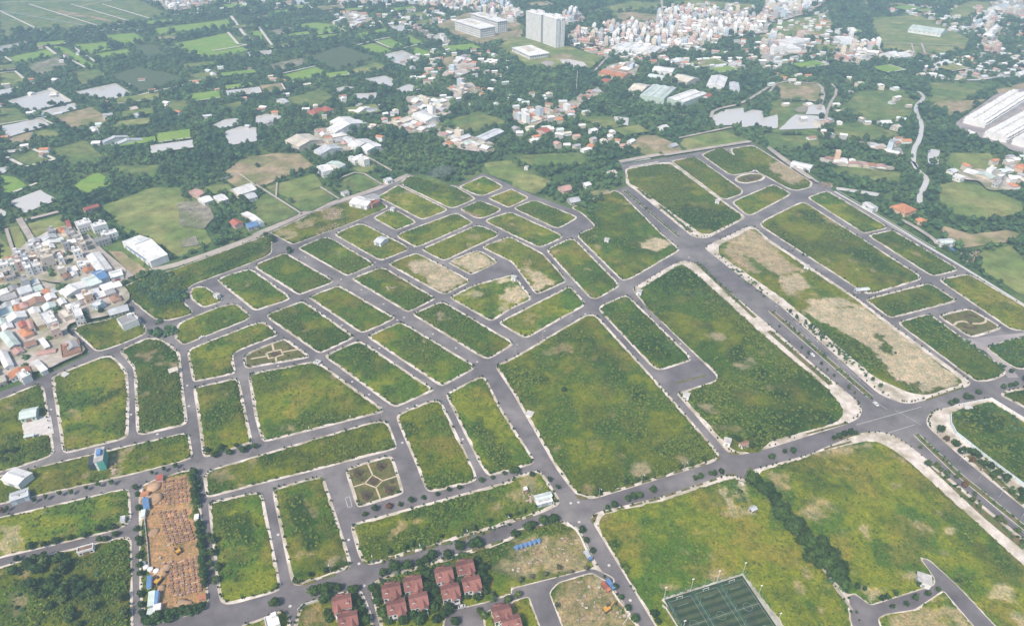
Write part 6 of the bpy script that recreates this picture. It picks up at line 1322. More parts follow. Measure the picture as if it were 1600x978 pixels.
# saplings along the pavements: many and tiny
sx, sy = [], []
for ks, gr, bias in BLOCKS:
    q = resample(inset(round_poly(ccw(P(ks)), 6.0, 3), 1.1), 7.5)
    for (x, y) in q:
        if random.random() < .62 and 150 < y < 640: sx.append(x + random.uniform(-.5, .5)); sy.append(y + random.uniform(-.5, .5))
SAPC = bpy.data.collections.new("sapling_crowns")
for k in range(4): SAPC.objects.link(bpy.data.objects.new('sapling_crown', crown_mesh('sapling_crown', 500 + k, M['leaf'], 5, 60, .42, 1.1, ICO1, .45)))
R_ = RS.uniform(.55, 1.05, len(sx)); sx += [q[0] for q in SAPX]; sy += [q[1] for q in SAPX]; R_ = np.r_[R_, [q[2] for q in SAPX]]; gn_scatter('saplings', np.c_[sx, sy, .2 + R_ * .35], np.c_[R_, R_, R_ * 1.1], SAPC, 4, 'tiny dark saplings dotted along the pavements of the lots')
BRUSH = [("j:820,700 1000,700 1110,790 1090,870 940,900 800,820", 2.4, .95, 1.4, 3.0), ("a:870,120 940,70 1010,90 1060,150 960,190 880,170", 2.2, .9, 1.0, 2.2), ("h:10,20 45,20 600,520 615,545 580,530", 1.4, .55, .5, 1.0), ("h:870,745 890,742 i:1130,70 1505,385 1505,410 1090,70", 1.4, .5, .5, 1.0),
         ("l:650,225 680,220 990,490 970,490", 1.5, .5, .5, .9), ("h:0,140 20,135 385,450 360,462", 1.5, .6, .5, 1.0), ("l:1075,640 1100,640 1420,950 1390,960", 1.5, .6, .5, 1.0), ("l:860,305 880,305 1070,465 1040,465", 1.5, .7, .6, 1.1), ("l:730,205 750,205 825,270 800,270", 1.5, .7, .6, 1.1),
         ("h:210,80 340,130 560,300 600,395 540,385 400,270 250,160", 2.2, .6, .7, 1.5), ("l:1200,580 1300,650 1505,830 1480,850 1280,680", 2.2, .55, .7, 1.5), ("h:1180,850 1240,870 1320,940 i:1505,220 1505,260 1300,90", 2.2, .5, .8, 1.6), ("i:920,30 960,30 1505,480 1505,540 1100,200", 2.4, .35, .8, 1.5), ("b:850,935 1180,860 1210,880 1170,905 860,985", 1.6, .95, 1.0, 1.7),
         ("b:1130,70 1180,70 1190,280 1150,280", 1.8, .9, 1.0, 1.7), ("b:1160,380 1200,380 1225,750 1190,750", 1.8, .9, 1.0, 1.8), ("i:-30,160 0,160 230,440 470,760 450,790 330,690 180,480 0,290", 2.2, .9, 1.2, 2.4), ("b:0,640 780,460 780,975 0,975", 3.2, .14, .8, 1.6), ("k:850,190 1180,200 1200,230 1000,230", 2.4, .5, 1.0, 2.2),
         (zs4([(540, 190), (930, 90), (1250, 60), (1330, 320), (1060, 470), (640, 600), (520, 480), (480, 350)]), 2.0, .55, .8, 1.6), (zs4([(130, 340), (420, 330), (440, 600), (200, 600)]), 2.0, .6, .8, 1.6), ("d:620,600 1505,365 1505,395 700,620", 2.0, .45, .6, 1.2), ("a:1380,280 1,1 2,2", 9, 0, 1, 1),
         ("z:1545,541 1600,527 1645,518 1670,556 1595,576", 1.8, .8, .8, 1.8), ("h:900,55 960,60 1390,350 1385,395 1250,300 1000,150", 1.9, .7, .8, 1.7), ("h:1085,620 1300,560 1505,680 1505,760 1200,720 1100,690", 2.2, .6, .8, 1.8), ("l:760,800 1000,660 1100,730 1300,930 1150,850 900,830", 2.4, .5, .8, 1.7), ("e:520,40 700,200 850,340 1030,290 800,60 690,0 560,0", 2.4, .4, .7, 1.5), ("g:1260,150 1340,130 1390,270 1360,290 1300,200", 2, .5, .7, 1.4)]
for s in LUSH[:-4]: BRUSH.append((s, 2.6, .30, .6, 1.3))

# ------------------------------------------------------------------ verges, medians, paths
for s, w in (("h:15,20 600,525", 4.0), ("h:872,748 i:1100,70 1520,410", 3.6), ("l:655,215 980,490", 2.6)):
    ribbon('median', s, w, .15, M['verge'], .2); ribbon('kerb', s, w + .8, .13, M['kerb'], .16)
for s, w in (("h:5,140 370,455", 4.2), ("l:1085,645 1430,965", 3.4), ("l:868,308 1058,465", 3.2), ("l:738,206 815,270", 3.2), ("h:330,835 490,790", 1.6), ("h:225,745 470,678", 1.6), ("h:380,780 540,742", 1.8), ("h:930,545 1150,470", 1.6), ("i:930,40 1515,520", 5.5), ("h:1180,870 i:1505,260", 4.5), ("g:0,430 300,365", 1.4)):
    ribbon('verge', s, w, .16, M['verge'], .1)
def broken(s, w, seg, gap):
    (a, b) = [np.array(q) for q in P(s)]; L = np.linalg.norm(b - a); u = (b - a) / L; t = 0
    while t < L - seg:
        l = seg * random.uniform(.7, 1.3); ribbon('verge', [tuple(a + u * t), tuple(a + u * min(L, t + l))], w, .162, M['verge'], .1); t += l + gap * random.uniform(.7, 1.4)
for s, w, seg, gap in (("d:745,592 1480,392", 2.2, 7, 3.5), ("d:280,735 520,655", 1.6, 6, 3), ("g:490,215 940,85", 1.6, 7, 4), ("g:540,312 870,227", 1.6, 7, 3.5), ("g:900,215 1250,98", 1.6, 6, 4), ("g:0,440 300,372", 1.8, 6, 3.5), ("d:1100,590 1500,462", 1.8, 6, 3.5), ("g:20,360 150,318", 1.6, 4, 3), ("g:950,80 1190,10", 1.4, 6, 3)):
    broken(s, w, seg, gap)
def fan(name, s, m, z=.155): sheet(name, round_poly(P(s), 2.0), z, M[m], 'structure', .1)
for s in ("g:365,205 400,208 455,228 420,238 385,228", "g:462,352 490,318 508,318 480,380 468,372", "d:230,735 200,715 290,735", "d:620,592 690,608 640,618", "d:560,612 530,655 520,645 555,615", "g:1260,85 1310,80 1320,95 1270,98", "g:1378,60 1410,40 1410,70 1385,85", "e:1195,905 1215,868 1230,875 1222,900", "e:1270,850 1320,852 1345,865 1290,870"):
    fan('verge', s, 'verge')
for k_, m_ in (('court_road', 'asphalt'), ('back_lane', 'asphalt')):
    sheet('lane', round_poly(ccw(PADS[k_]), 2.5), .17, M[m_], 'structure', .2)
    ribbon('kerb', [tuple(p) for p in round_poly(ccw(PADS[k_]), 2.5)], 1.3, .165, M['pavement'], .1)
sheet('concrete_yard', PADS['site_yard'], .2, M['concrete'], 'structure', .2)
ribbon('path', "i:0,176 495,885", 1.6, .2, M['dirt_road'], .1); ribbon('path', "i:905,20 1520,600", 4.0, .165, M['pavement'], .1); ribbon('path', "g:1300,130 1345,140 1405,260", 3.5, .35, M['concrete'], .3)
# cul-de-sac strip of weeds, worn lots
ribbon('verge', "e:965,445 1140,400", 1.6, .06, M['verge'], .08)
sheet('worn_asphalt', P("z:1540,548 1470,522 1500,530 1600,520 1600,505 1660,500 1650,512 1545,540 1582,575 1592,590 1575,590"), .05, M['asphalt_worn'])
# drain covers on the roads
mb = MB()
for (x, y) in [p for s in ("c:505,105 725,240 565,437 665,512 1040,158 1175,240 1300,320 870,60 830,75 130,345 860,795 1160,885 1215,775 945,575 890,595", "a:1100,460 770,630 925,745 300,600 1110,580", "d:545,470 605,610 200,860 635,740 130,440", "g:570,620 695,825 390,250 345,255 395,365", "e:180,45 430,40 990,215", "k:290,610 500,740 620,800 750,885 930,550 700,640 470,530 300,690", "l:60,1000 300,760 800,600 870,540 1040,610") for p in P(s)]: mb.cyl(x, y, .003, .03, .85, k=8)
tag(mb.build('drain_covers', M['concrete']), 'pale round drain covers dotted along the estate roads', None, None, 'stuff')
# junction markings
M['paint'] = mat('road_paint', (.50, .49, .48), .8, .35, .6, 8)
for s, w in (("h:620,545 700,600", .35), ("h:520,690 900,585", .3), ("h:700,740 860,690", .3), ("h:740,600 900,690", .25), ("h:630,560 655,580", .5), ("i:1010,0 1505,430", .2), ("h:60,60 560,500", .2), ("h:100,30 620,500", .2)):
    ribbon('road_marking', s, w, .012, M['paint'])
for s in ("d:525,225 550,215 565,275 540,278",):
    q = P(s)
    for a, b in zip(q, q[1:] + q[:1]): ribbon('road_marking', [a, b], .3, .012, M['paint'])

# ------------------------------------------------------------------ walls and fences
def wall_run(s, h, label, name='wall', m='white', th=.35, seg=6.0):
    pts = P(s); r = tag(empty(name, (*pts[0], 0)), label, 'wall' if name == 'wall' else 'fence'); o = np.array(pts[0])
    for a, b in zip(pts, pts[1:]):
        a, b = np.array(a), np.array(b); L = np.linalg.norm(b - a); n = max(1, int(L / seg)); ang = math.atan2(b[1] - a[1], b[0] - a[0])
        for i in range(n):
            c = a + (b - a) * (i + .5) / n - o
            if not in_view(np.array([c[0] + o[0]]), np.array([c[1] + o[1]]), 30)[0][0]: continue
            e = piece('panel', M[m], r, (c[0], c[1], h / 2), (L / n - .25, th, h)); e.rotation_euler = (0, 0, ang)
            c = a + (b - a) * i / n - o; e = piece('post', M['concrete'], r, (c[0], c[1], h / 2 + .1), (.4, .45, h + .2)); e.rotation_euler = (0, 0, ang)
M['hoarding'] = mat('hoarding', (.62, .70, .74), .6, .12, .4)
wall_run("h:1080,600 1100,585 1230,560 1310,545 1505,665 1700,790", 2.2, 'white wall along the far sides of the overgrown lot right of the junction', m='white')
wall_run("h:1070,640 1072,690 1100,745 i:1290,0 1505,160 1700,300", 2.6, 'pale blue white hoarding on the boulevard side of the overgrown lot', 'hoarding', 'hoarding')
wall_run("d:250,890 275,862 390,825", 2.0, 'grey concrete wall around the bare brown corner plot', m='concrete')
wall_run("g:325,378 385,425 455,565", 1.8, 'white wall on the street edge of the dug-over lot', m='white')
wall_run("g:590,775 640,850 695,915 650,975", 1.5, 'white site fence below the crane lorry', 'fence', 'white', .15)
wall_run("g:885,865 905,880 985,1010", 1.8, 'cream wall along the pitch entrance', m='concrete')
wall_run("j:1100,215 1190,185 1410,125", 2.0, 'pale wall of the walled yard, north side', m='concrete')
wall_run("j:1410,125 1505,195", 2.0, 'pale wall of the walled yard, east side', m='concrete')
wall_run("p:630,965 815,935", 1.0, 'low white wall at the boulevard end, upper', m='white'); wall_run("p:690,985 860,955", 1.0, 'low white wall at the boulevard end, lower', m='white')
wall_run("b:845,180 850,330 870,500 880,640", 1.6, 'worn hoarding on the street edge of the dug-up site', 'hoarding', 'hoarding', .12)

# ------------------------------------------------------------------ gardens
M['bed'] = mat('flower_bed', (.10, .055, .05), .95, .4, 1.2, 7, hue=(.06, .06, .025), bump=.3)
M['lawn'] = mat('lawn', (.085, .095, .028), .95, .35, .6, 8, hue=(.15, .13, .04), bump=.2)
M['gravel'] = mat('gravel_path', (.52, .42, .30), .9, .15, .8)
def garden(name, label, outer, paths, beds, ins=2.6):
    o = P(outer); c = np.mean(np.array(o), axis=0); r = tag(empty(name, (c[0], c[1], .15)), label, 'garden')
    rel = lambda q: [(x - c[0], y - c[1]) for x, y in q]
    MB().prism(inset(round_poly(ccw(rel(o)), 5, 3), ins), -.2, .05).build('lawn', M['lawn'], r)
    for s, w in paths:
        q = rel(P(s)) if isinstance(s, str) else s
        me = sheet('path', ribbon_poly(q, w * 1.05), .12, M['gravel'], 'structure', .12); me.parent = r; del me['kind']
    for q, h in beds:
        q = rel(P(q)) if isinstance(q, str) else q
        rr = random.Random(len(q)); V = []; mb = MB().prism(q, .0, .06 + h * .3); mb.build('flower_bed', M['bed'], r)
        cx, cy = np.mean(np.array(q), axis=0); rad = math.sqrt(abs(area(q)) / 3.14)
        for j in range(4):
            e = link('shrub', CROWN['red' if j % 2 else 'leaf'][j % 2], r, (cx + rr.uniform(-.5, .5) * rad, cy + rr.uniform(-.5, .5) * rad, .02)); t = h * rr.uniform(.5, .9); e.scale = (t, t, t * .8)
def blob(s, rad, n=9):
    (x, y), = P(s); return [(x + rad * (1 + .3 * math.sin(i * 2.3)) * math.cos(6.283 * i / n), y + rad * (1 + .3 * math.cos(i * 1.7)) * math.sin(6.283 * i / n)) for i in range(n)]
def gb(outer, s, rad):
    c = np.mean(np.array(P(outer)), axis=0); return [(x - c[0], y - c[1]) for x, y in blob(s, rad)]
G1 = "d:525,75 540,50 640,15 780,-25 810,-10 870,180 860,205 620,280 590,275"
garden('garden_square', 'small square garden with tan paths around a central diamond bed', G1, [("d:640,140 685,90 745,125 705,165 640,140", .9), ("d:685,90 655,20", .9), ("d:745,125 835,95", .9), ("d:705,165 735,240", .9), ("d:640,140 575,160", .9)],
       [(gb(G1, "d:600,80", 3.4), 1.5), (gb(G1, "d:735,40", 3.4), 1.5), (gb(G1, "d:650,210", 3.6), 1.5), (gb(G1, "d:785,175", 3.4), 1.5), (gb(G1, "d:692,127", 3.0), .5), (gb(G1, "d:620,115", 1.4), .7), (gb(G1, "d:800,130", 1.4), .7)], 2.0)
G2 = "c:-80,305 -60,275 0,245 150,187 180,185 318,285 305,300 0,352 -50,362 -68,350"
garden('garden_triangle', 'wedge shaped garden with a tan rectangular path loop', G2, [("c:60,270 145,250 160,280 75,303 60,270", 1.6), ("c:95,215 105,258", 1.4), ("c:155,265 245,248", 1.4), ("c:65,288 -30,305", 1.4), ("c:115,295 120,318", 1.4)], [(gb(G2, "c:110,277", 3.4), .5), (gb(G2, "c:200,240", 1.2), .8), (gb(G2, "c:20,265", 1.2), .8), (gb(G2, "c:190,285", 1.2), .8)], 2.4)
G3 = "z:1466,495 1470,491 1510,482 1518,483 1564,510 1563,515 1525,527 1512,526"
Z8 = lambda *p: "z:" + " ".join("%.2f,%.2f" % (1440 + a / 5.43, 440 + b / 5.43) for a, b in p)
pet = []
for base, sgn in ((305, -1), (380, 1)):
    for a in range(5):
        t = math.radians(30 + a * 30); x = 410 + 55 * math.cos(t); y = base + sgn * (-8 + 24 * math.sin(t)); pet.append((gb(G3, Z8((x, y)), 1.5), .5))
garden('garden_oval', 'lozenge garden with an S shaped path and two flower petal beds', G3, [(Z8((275, 370), (300, 345), (350, 338), (385, 345), (440, 358), (500, 358), (540, 345), (548, 318)), 1.8)], pet + [(gb(G3, Z8((410, 348)), 1.8), .5)], 2.4)
G4 = "l:1305,150 1330,130 1400,115 1470,120 1495,140 1470,160 1380,180 1320,170"
garden('planted_island', 'oval planted traffic island near the far end of the estate', G4, [], [(gb(G4, "l:1400,148", 5), .8), (gb(G4, "l:1360,152", 3), .8), (gb(G4, "l:1440,142", 3), .8)], 3.0)

# ------------------------------------------------------------------ football pitch
A_, B_, C_ = [np.array(p) for p in P("z:1038,937 1159.6,898.9 1213.5,966")]
ux = (B_ - A_) / np.linalg.norm(B_ - A_); uy = np.array((-ux[1], ux[0])); LW = np.linalg.norm(B_ - A_); LD = 34.0
pc = A_ + ux * LW / 2 - uy * LD / 2; prz = math.atan2(ux[1], ux[0])
r = tag(empty('football_pitch', (pc[0], pc[1], .2), prz), 'dark green artificial football pitch with mown stripes and three small fields', 'football pitch')
T1, T2 = mat('turf_dark', (.030, .055, .022), .9, .25, .4, 7, hue=(.03, .05, .03)), mat('turf_light', (.066, .090, .040), .9, .25, .4, 7, hue=(.055, .072, .045))
MB().box(-LW / 2, -LD / 2, -.3, LW / 2, LD / 2, 0).build('base', T1, r)
n = 15
for i in range(n):
    if i % 2: MB().box(-LW / 2 + 1.2, -LD / 2 + 1 + i * (LD - 2) / n, .004, LW / 2 - 1.2, -LD / 2 + 1 + (i + 1) * (LD - 2) / n, .02).build('turf_strip', T2, r)
M['line'] = mat('pitch_line', (.26, .34, .29), .8, .3, .8)
fw = LW / 3
for f in range(3):
    x0, x1 = -LW / 2 + f * fw + 1.2, -LW / 2 + (f + 1) * fw - 1.2; y0, y1 = -LD / 2 + 2, LD / 2 - 2; mb = MB(); t = .07
    for a in ((x0, y0, x1, y0), (x0, y1, x1, y1), (x0, 0, x1, 0)): mb.box(a[0], a[1] - t, .03, a[2], a[1] + t, .04)
    for xx in (x0, x1): mb.box(xx - t, y0, .03, xx + t, y1, .041)
    xc = (x0 + x1) / 2
    for k in range(20):
        a0, a1 = 6.283 * k / 20, 6.283 * (k + 1) / 20; mb.bar((xc + 2.4 * math.cos(a0), 2.4 * math.sin(a0), .035), (xc + 2.4 * math.cos(a1), 2.4 * math.sin(a1), .035), .06)
    for sy in (-1, 1): mb.box(xc - 3.2, sy * (LD / 2 - 5.5) - t, .03, xc + 3.2, sy * (LD / 2 - 5.5) + t, .042)
    mb.build('line_marking', M['line'], r)
    for sy, nm in ((1, 'far'), (-1, 'near')):
        loc = Vector((xc, sy * (LD / 2 - 1.9), 0)); loc.rotate(Matrix.Rotation(prz, 3, 'Z')); g = tag(empty('football_goal', (pc[0] + loc.x, pc[1] + loc.y, .22), prz), 'white football goal at the %s end of the %s field of the pitch' % (nm, ('western', 'middle', 'eastern')[f]), 'goal', 'football goals')
        MB().bar((-1.6, 0, 0), (-1.6, 0, 2.1), .09).build('post', M['white'], g); MB().bar((1.6, 0, 0), (1.6, 0, 2.1), .09).build('post', M['white'], g); MB().bar((-1.6, 0, 2.1), (1.6, 0, 2.1), .09).build('crossbar', M['white'], g)
        MB().bar((-1.6, sy * 1.0, 0), (1.6, sy * 1.0, 0), .06).bar((-1.6, 0, 2.1), (-1.6, sy * 1.0, 0), .05).bar((1.6, 0, 2.1), (1.6, sy * 1.0, 0), .05).build('frame', M['white'], g)
mn, nt, b = new_mat('sports_net'); tr = nd(nt, "ShaderNodeBsdfTransparent"); mx = nd(nt, "ShaderNodeMixShader"); mx.inputs[0].default_value = .16
b.inputs["Base Color"].default_value = (.16, .36, .27, 1); nt.links.new(tr.outputs[0], mx.inputs[1]); nt.links.new(b.outputs[0], mx.inputs[2]); nt.links.new(mx.outputs[0], nt.nodes["Material Output"].inputs["Surface"]); M['net'] = mn
nr = tag(empty('net_fence', (pc[0], pc[1], .2), prz), 'tall green net fence around and across the football pitch', 'fence')
for a, b_ in (((-LW / 2, LD / 2), (LW / 2, LD / 2)), ((LW / 2, LD / 2), (LW / 2, -LD / 2)), ((LW / 2, -LD / 2), (-LW / 2, -LD / 2)), ((-LW / 2, -LD / 2), (-LW / 2, LD / 2)), ((-LW / 6, -LD / 2), (-LW / 6, LD / 2)), ((LW / 6, -LD / 2), (LW / 6, LD / 2))):
    MB().quad((*a, .02), (*b_, .02), (*b_, 5.5), (*a, 5.5)).build('net', M['net'], nr)
    for k in range(4):
        t = k / 4; MB().bar((a[0] + (b_[0] - a[0]) * t, a[1] + (b_[1] - a[1]) * t, 0), (a[0] + (b_[0] - a[0]) * t, a[1] + (b_[1] - a[1]) * t, 5.6), .05).build('post', M['steel'], nr)
fi = 0
for k, (x, y) in enumerate([(-LW / 2, LD / 2), (-LW / 6, LD / 2), (LW / 6, LD / 2), (LW / 2, LD / 2), (LW / 2, 3), (LW / 2, -LD / 2 + 4), (-LW / 2, -2), (LW / 6, -LD / 2)]):
    loc = Vector((x * 1.01, y * 1.02, 0)); loc.rotate(Matrix.Rotation(prz, 3, 'Z'))
    g = tag(empty('floodlight', (pc[0] + loc.x, pc[1] + loc.y, .1), prz), 'white floodlight mast of the pitch, ' + ('at the far western corner', 'far side, second from the west', 'far side, third from the west', 'at the far eastern corner', 'middle of the east side', 'near end of the east side', 'on the west side', 'near side by the eastern divider')[k], 'floodlight', 'floodlight masts')
    MB().cyl(0, 0, -.2, 10.5, .11, .07, 6).build('mast', M['white'], g); MB().box(-.6, -.2, 10.51, .6, .2, 10.9).build('lamp_head', M['white'], g)
# ------------------------------------------------------------------ dug-up building site
for zi, (s, nx_, ny_, lab) in enumerate((("b:972,262 1122,240 1112,110 968,135", 7, 6, 'brick footings of the dug-up site, the top field'), ("b:1000,495 1135,468 1085,300 940,315", 6, 10, 'brick footings of the dug-up site, the middle field'), ("b:1018,800 1182,768 1160,572 1000,622", 6, 9, 'brick footings of the dug-up site, the bottom field'))):
    a, b_, c_, d_ = [np.array(p) for p in P(s)]; o = (a + b_ + c_ + d_) / 4
    r = tag(empty('foundation', (o[0], o[1], .35)), lab, 'foundation', 'footings of the dug-up site')
    at = lambda u, v: (a * (1 - u) + b_ * u) * (1 - v) + (d_ * (1 - u) + c_ * u) * v - o
    for i in range(nx_):
        p0, p1 = at(i / (nx_ - 1), 0), at(i / (nx_ - 1), 1); MB().bar((*p0, .05), (*p1, .05), .22).build('ground_beam', MW['brick'], r)
    for j in range(ny_):
        p0, p1 = at(0, j / (ny_ - 1)), at(1, j / (ny_ - 1))
        if j % 2 == 0: MB().bar((*p0, .1), (*p1, .1), .22).build('ground_beam', MW['peach'], r)
        for i in range(nx_):
            if (i * 3 + j) % 7 == 0: continue
            q = at(i / (nx_ - 1), j / (ny_ - 1)); e = piece('footing', MR['brown'] if (i + j) % 3 else MR['rusty'], r, (q[0], q[1], .15), (1.5, 1.5, .8)); e.rotation_euler = (0, 0, .2)
def heap(s, rad, h, m, label, group=None, el=1.0):
    (x, y), = P(s); V, F = ICO2; rs = np.random.RandomState(int(abs(x * 10)) % 999); v = V * np.array((rad * el, rad, h)) * (1 + rs.uniform(-.28, .22, (len(V), 1)))
    o = link('soil_heap', mesh_np('soil_heap', v, F.astype(np.int32), [M[m]], True), None, (x, y, .3)); return tag(o, label, 'heap', group)
for s, rad, h, el, lab in (("b:905,165", 4.5, 1.3, 1.0, 'upper sand heap at the dug-up site'), ("b:905,235", 5.0, 1.4, 1.2, 'lower sand heap at the dug-up site'), ("b:905,430", 3.5, .9, 1.0, 'brown spoil heap below the middle footings'), ("b:965,660", 6, 1.3, .6, 'spoil heap left of the bottom footings'), ("b:950,760", 3, .9, .8, 'spoil heap near the site huts'), ("b:1080,850", 3, .8, 1.6, 'flat spoil heap below the bottom footings')):
    heap(s, rad, h, 'orange_soil', lab, 'soil heaps of the dug-up site', el)
for s, h, wl, rf, lab in (("b:838,235 870,225 878,280 845,292", 2.6, 'pale blue', 'blue', 'blue sheeted site hut, the upper one'), ("b:860,690 888,683 892,745 868,752", 2.6, 'pale blue', 'blue', 'blue sheeted site hut, the lower one'), ("b:865,785 905,775 912,850 880,858", 2.8, 'pale blue', 'pale green', 'pale green roofed site hut'), ("b:906,778 928,775 930,845 914,850", 2.7, 'pale blue', 'blue', 'narrow blue roofed site hut next to the pale green one'), ("b:895,858 938,848 948,900 905,910", 2.8, 'white', 'white', 'white roofed site hut at the lower end'), ("b:862,880 890,875 895,915 868,920", 2.6, 'pale green', 'pale green', 'small green site hut at the lower end'),
                          ("b:825,195 870,185 872,205 830,212", 2.4, 'peach', 'orange', 'orange sheeted site hut'), ("b:918,95 955,88 960,115 922,122", 2.4, 'pink', 'red', 'red site hut at the top of the dug-up site'), ("b:825,300 850,295 855,330 832,335", 2.4, 'white', 'pale green', 'white site hut between the trees'), ("b:1140,325 1165,320 1168,345 1145,350", 2.4, 'white', 'white', 'small white site hut on the right edge of the site'),
                          ("b:1165,800 1205,785 1212,812 1170,825", 2.2, 'peach', 'orange', 'orange brick stack hut at the lower right of the site'), ("b:705,335 730,330 735,355 710,360", 2.6, 'white', 'silver', 'small white hut on the sandy street corner'), ("i:0,0 1,0 1,1 0,1", 0, '', '', '')):
    if lab: houseq(s, h, wl, rf, 'shed', lab, 'huts of the dug-up site', 0, cat='site hut')
for i, s in enumerate(("b:862,640", "b:888,652", "b:922,662", "b:845,620")):
    (x, y), = P(s); t = tag(empty('water_tank', (x, y, .2)), 'white round water tank at the dug-up site, %s from the street' % ('second', 'third', 'fourth', 'first')[i], 'tank', 'white tanks at the dug-up site'); MB().cyl(0, 0, 0, 1.6, 1.5, 1.5, 12).build('body', M['white'], t); MB().cyl(0, 0, 1.605, 2.1, 1.4, .3, 12).build('lid', M['white'], t)
# debris and stacked materials: too small to tell apart
mb = MB(); rr = random.Random(4)
for s, n in (("b:850,180 1110,100 1190,780 960,880 860,500", 30), ("g:0,480 380,450 430,600 0,700", 60), ("g:400,700 560,680 700,950 300,950", 60), ("k:380,330 510,320 520,390 400,400", 90), ("k:370,440 520,390 540,410 390,470", 60), ("k:1220,335 1330,370 1300,380 1230,350", 40), ("k:750,790 830,780 850,810 780,815", 40), ("p:700,830 830,800 960,850 800,900", 120), ("m:1130,590 1250,560 1240,640 1150,640", 90), ("g:60,180 140,190 130,250 60,270", 40), ("a:650,900 690,930 680,990 640,975", 40), ("n:1100,490 1230,520 1210,580", 50), ("j:1080,330 1200,300 1230,400 1100,420", 60), ("j:480,340 640,360 600,400 500,400", 60), ("m:310,170 380,180 380,200 320,200", 40), ("p:930,640 1050,640 1050,690 950,690", 60)):
    q = np.array(P(s)); k = 0
    while k < n:
        x, y = rr.uniform(q[:, 0].min(), q[:, 0].max()), rr.uniform(q[:, 1].min(), q[:, 1].max())
        if inside(np.array([x]), np.array([y]), q)[0]: a = rr.uniform(.25, .9); b_ = rr.uniform(.2, .6); mb.box(x - a, y - b_, .2, x + a, y + b_, .5 + rr.uniform(.1, .9)); k += 1
    
tag(mb.build('rubble', mat('rubble', (.30, .20, .14), .9, .5, .35, 5, hue=(.48, .40, .34))), 'scattered brick rubble and timber on the worked plots', None, None, 'stuff')
# ------------------------------------------------------------------ containers, lorries, cars
for i in range(6):
    (x0, y0), (x1, y1) = P("g:25,528 155,488"); t = i / 5; rz = math.atan2(y1 - y0, x1 - x0)
    r = tag(empty('container', (x0 + (x1 - x0) * t, y0 + (y1 - y0) * t, .4), rz), 'blue steel box, %s of six in the row on the dug-over lot' % ordw(i), 'container', 'blue steel boxes'); l = 2.2
    MB().box(-l / 2 - .0, -1.0, 0, l / 2, 1.0, 1.9).build('body', MR['blue'], r); MB().box(-l / 2 - .03, -1.03, 1.905, l / 2 + .03, 1.03, 2.0).build('lid', MR['blue'], r); piece('door', MR['silver'], r, (0, -1.03, .95), (.8, .06, 1.6))
CARM = {}
def car(s, ax, colname, col, label, z=0.02, k=1.0):
    (x, y), = P(s); rz = adeg(ax)
    if colname not in CARM: CARM[colname] = paint('car_' + colname, col, .3, .03, 0)
    r = tag(empty('car', (x, y, z), rz), label, 'car', 'cars on the roads')
    body = MB(); n = 0
    prof = [(-2.1, .35), (-2.15, .75), (-1.95, 1.0), (-1.5, 1.05), (-.9, 1.5), (.6, 1.52), (1.2, 1.02), (2.0, .85), (2.15, .6), (2.1, .35)]
    for sy in (-.85, .85): body.v += [(a * k, sy, b * k) for a, b in prof]
    m_ = len(prof); body.f += [tuple(range(m_)), tuple(range(2 * m_ - 1, m_ - 1, -1))] + [(i, m_ + i, m_ + (i + 1) % m_, (i + 1) % m_) for i in range(m_)]; body.build('body', CARM[colname], r)
    MB().quad((1.13, -.7, 1.1), (1.13, .7, 1.1), (.66, .7, 1.5), (.66, -.7, 1.5)).build('windscreen', M['glass'], r); MB().quad((-1.48, .7, 1.1), (-1.48, -.7, 1.1), (-.96, -.7, 1.49), (-.96, .7, 1.49)).build('rear_window', M['glass'], r)
    for sy in (-1, 1):
        piece('side_window', M['glass'], r, (-.1, sy * .86, 1.25), (1.5, .03, .34))
        for xx in (-1.35, 1.35):
            w_ = MB(); 
            for q in range(10): pass
            e = link('wheel', WHEEL, r, (xx, sy * .8, .33))
        piece('headlight', M['white'], r, (2.13, sy * .6, .68), (.06, .3, .15))
WHEEL = MB().cyl(0, 0, -.11, .11, .33, k=12).mesh('wheel', M['black'])
for v in WHEEL.vertices: v.co = Vector((v.co.x, v.co.z, v.co.y))
car("h:260,283", "h:0,60 560,520", 'white', (.75, .75, .75), 'white saloon car driving along the upper boulevard', k=1.0)
car("h:632,572", "h:0,60 560,520", 'white', (.75, .75, .75), 'white car entering the boulevard junction')
car("a:1188,180", "a:1090,220 1490,60", 'white', (.75, .75, .75), 'white car parked on the lot lane below the small block')
for i, (zx, zy) in enumerate(((1060, 765), (1100, 755), (1140, 748), (1280, 690), (1455, 640))):
    x_, y_ = zx / 6.986, 340 + zy / 6.986; nm, cl = (('silver', (.5, .5, .52)), ('white', (.75, .75, .75)), ('black', (.03, .03, .03)), ('red', (.4, .05, .04)), ('black', (.03, .03, .03)))[i]
    car("z:%.2f,%.2f" % (x_, y_), LA, nm, cl, '%s car on the country road, %s from the white shed' % (nm, ordw(i)), .11)
car("d:1210,868", "d:1130,890 1360,840", 'silver', (.5, .5, .52), 'silver car on the villa lane', .19)
def lorry(s, ax, cab, bed, label, k=1.0):
    (x, y), = P(s); r = tag(empty('lorry', (x, y, .15), adeg(ax)), label, 'lorry')
    MB().box(1.6, -1.1, .7, 3.2, 1.1, 2.7).build('cab', cab, r); MB().box(-3.4, -1.15, .9, 1.5, 1.15, 2.2).build('cargo_bed', bed, r); MB().box(-3.4, -.5, .5, 3.1, .5, .69).build('chassis', M['black'], r); piece('windscreen', M['glass'], r, (3.21, 0, 2.1), (.04, 1.9, .8))
    for xx in (-2.4, -1.4, 2.3):
        for sy in (-1, 1): e = link('wheel', WHEEL, r, (xx, sy * 1.0, .4)); e.scale = (1.3, 1.6, 1.3)
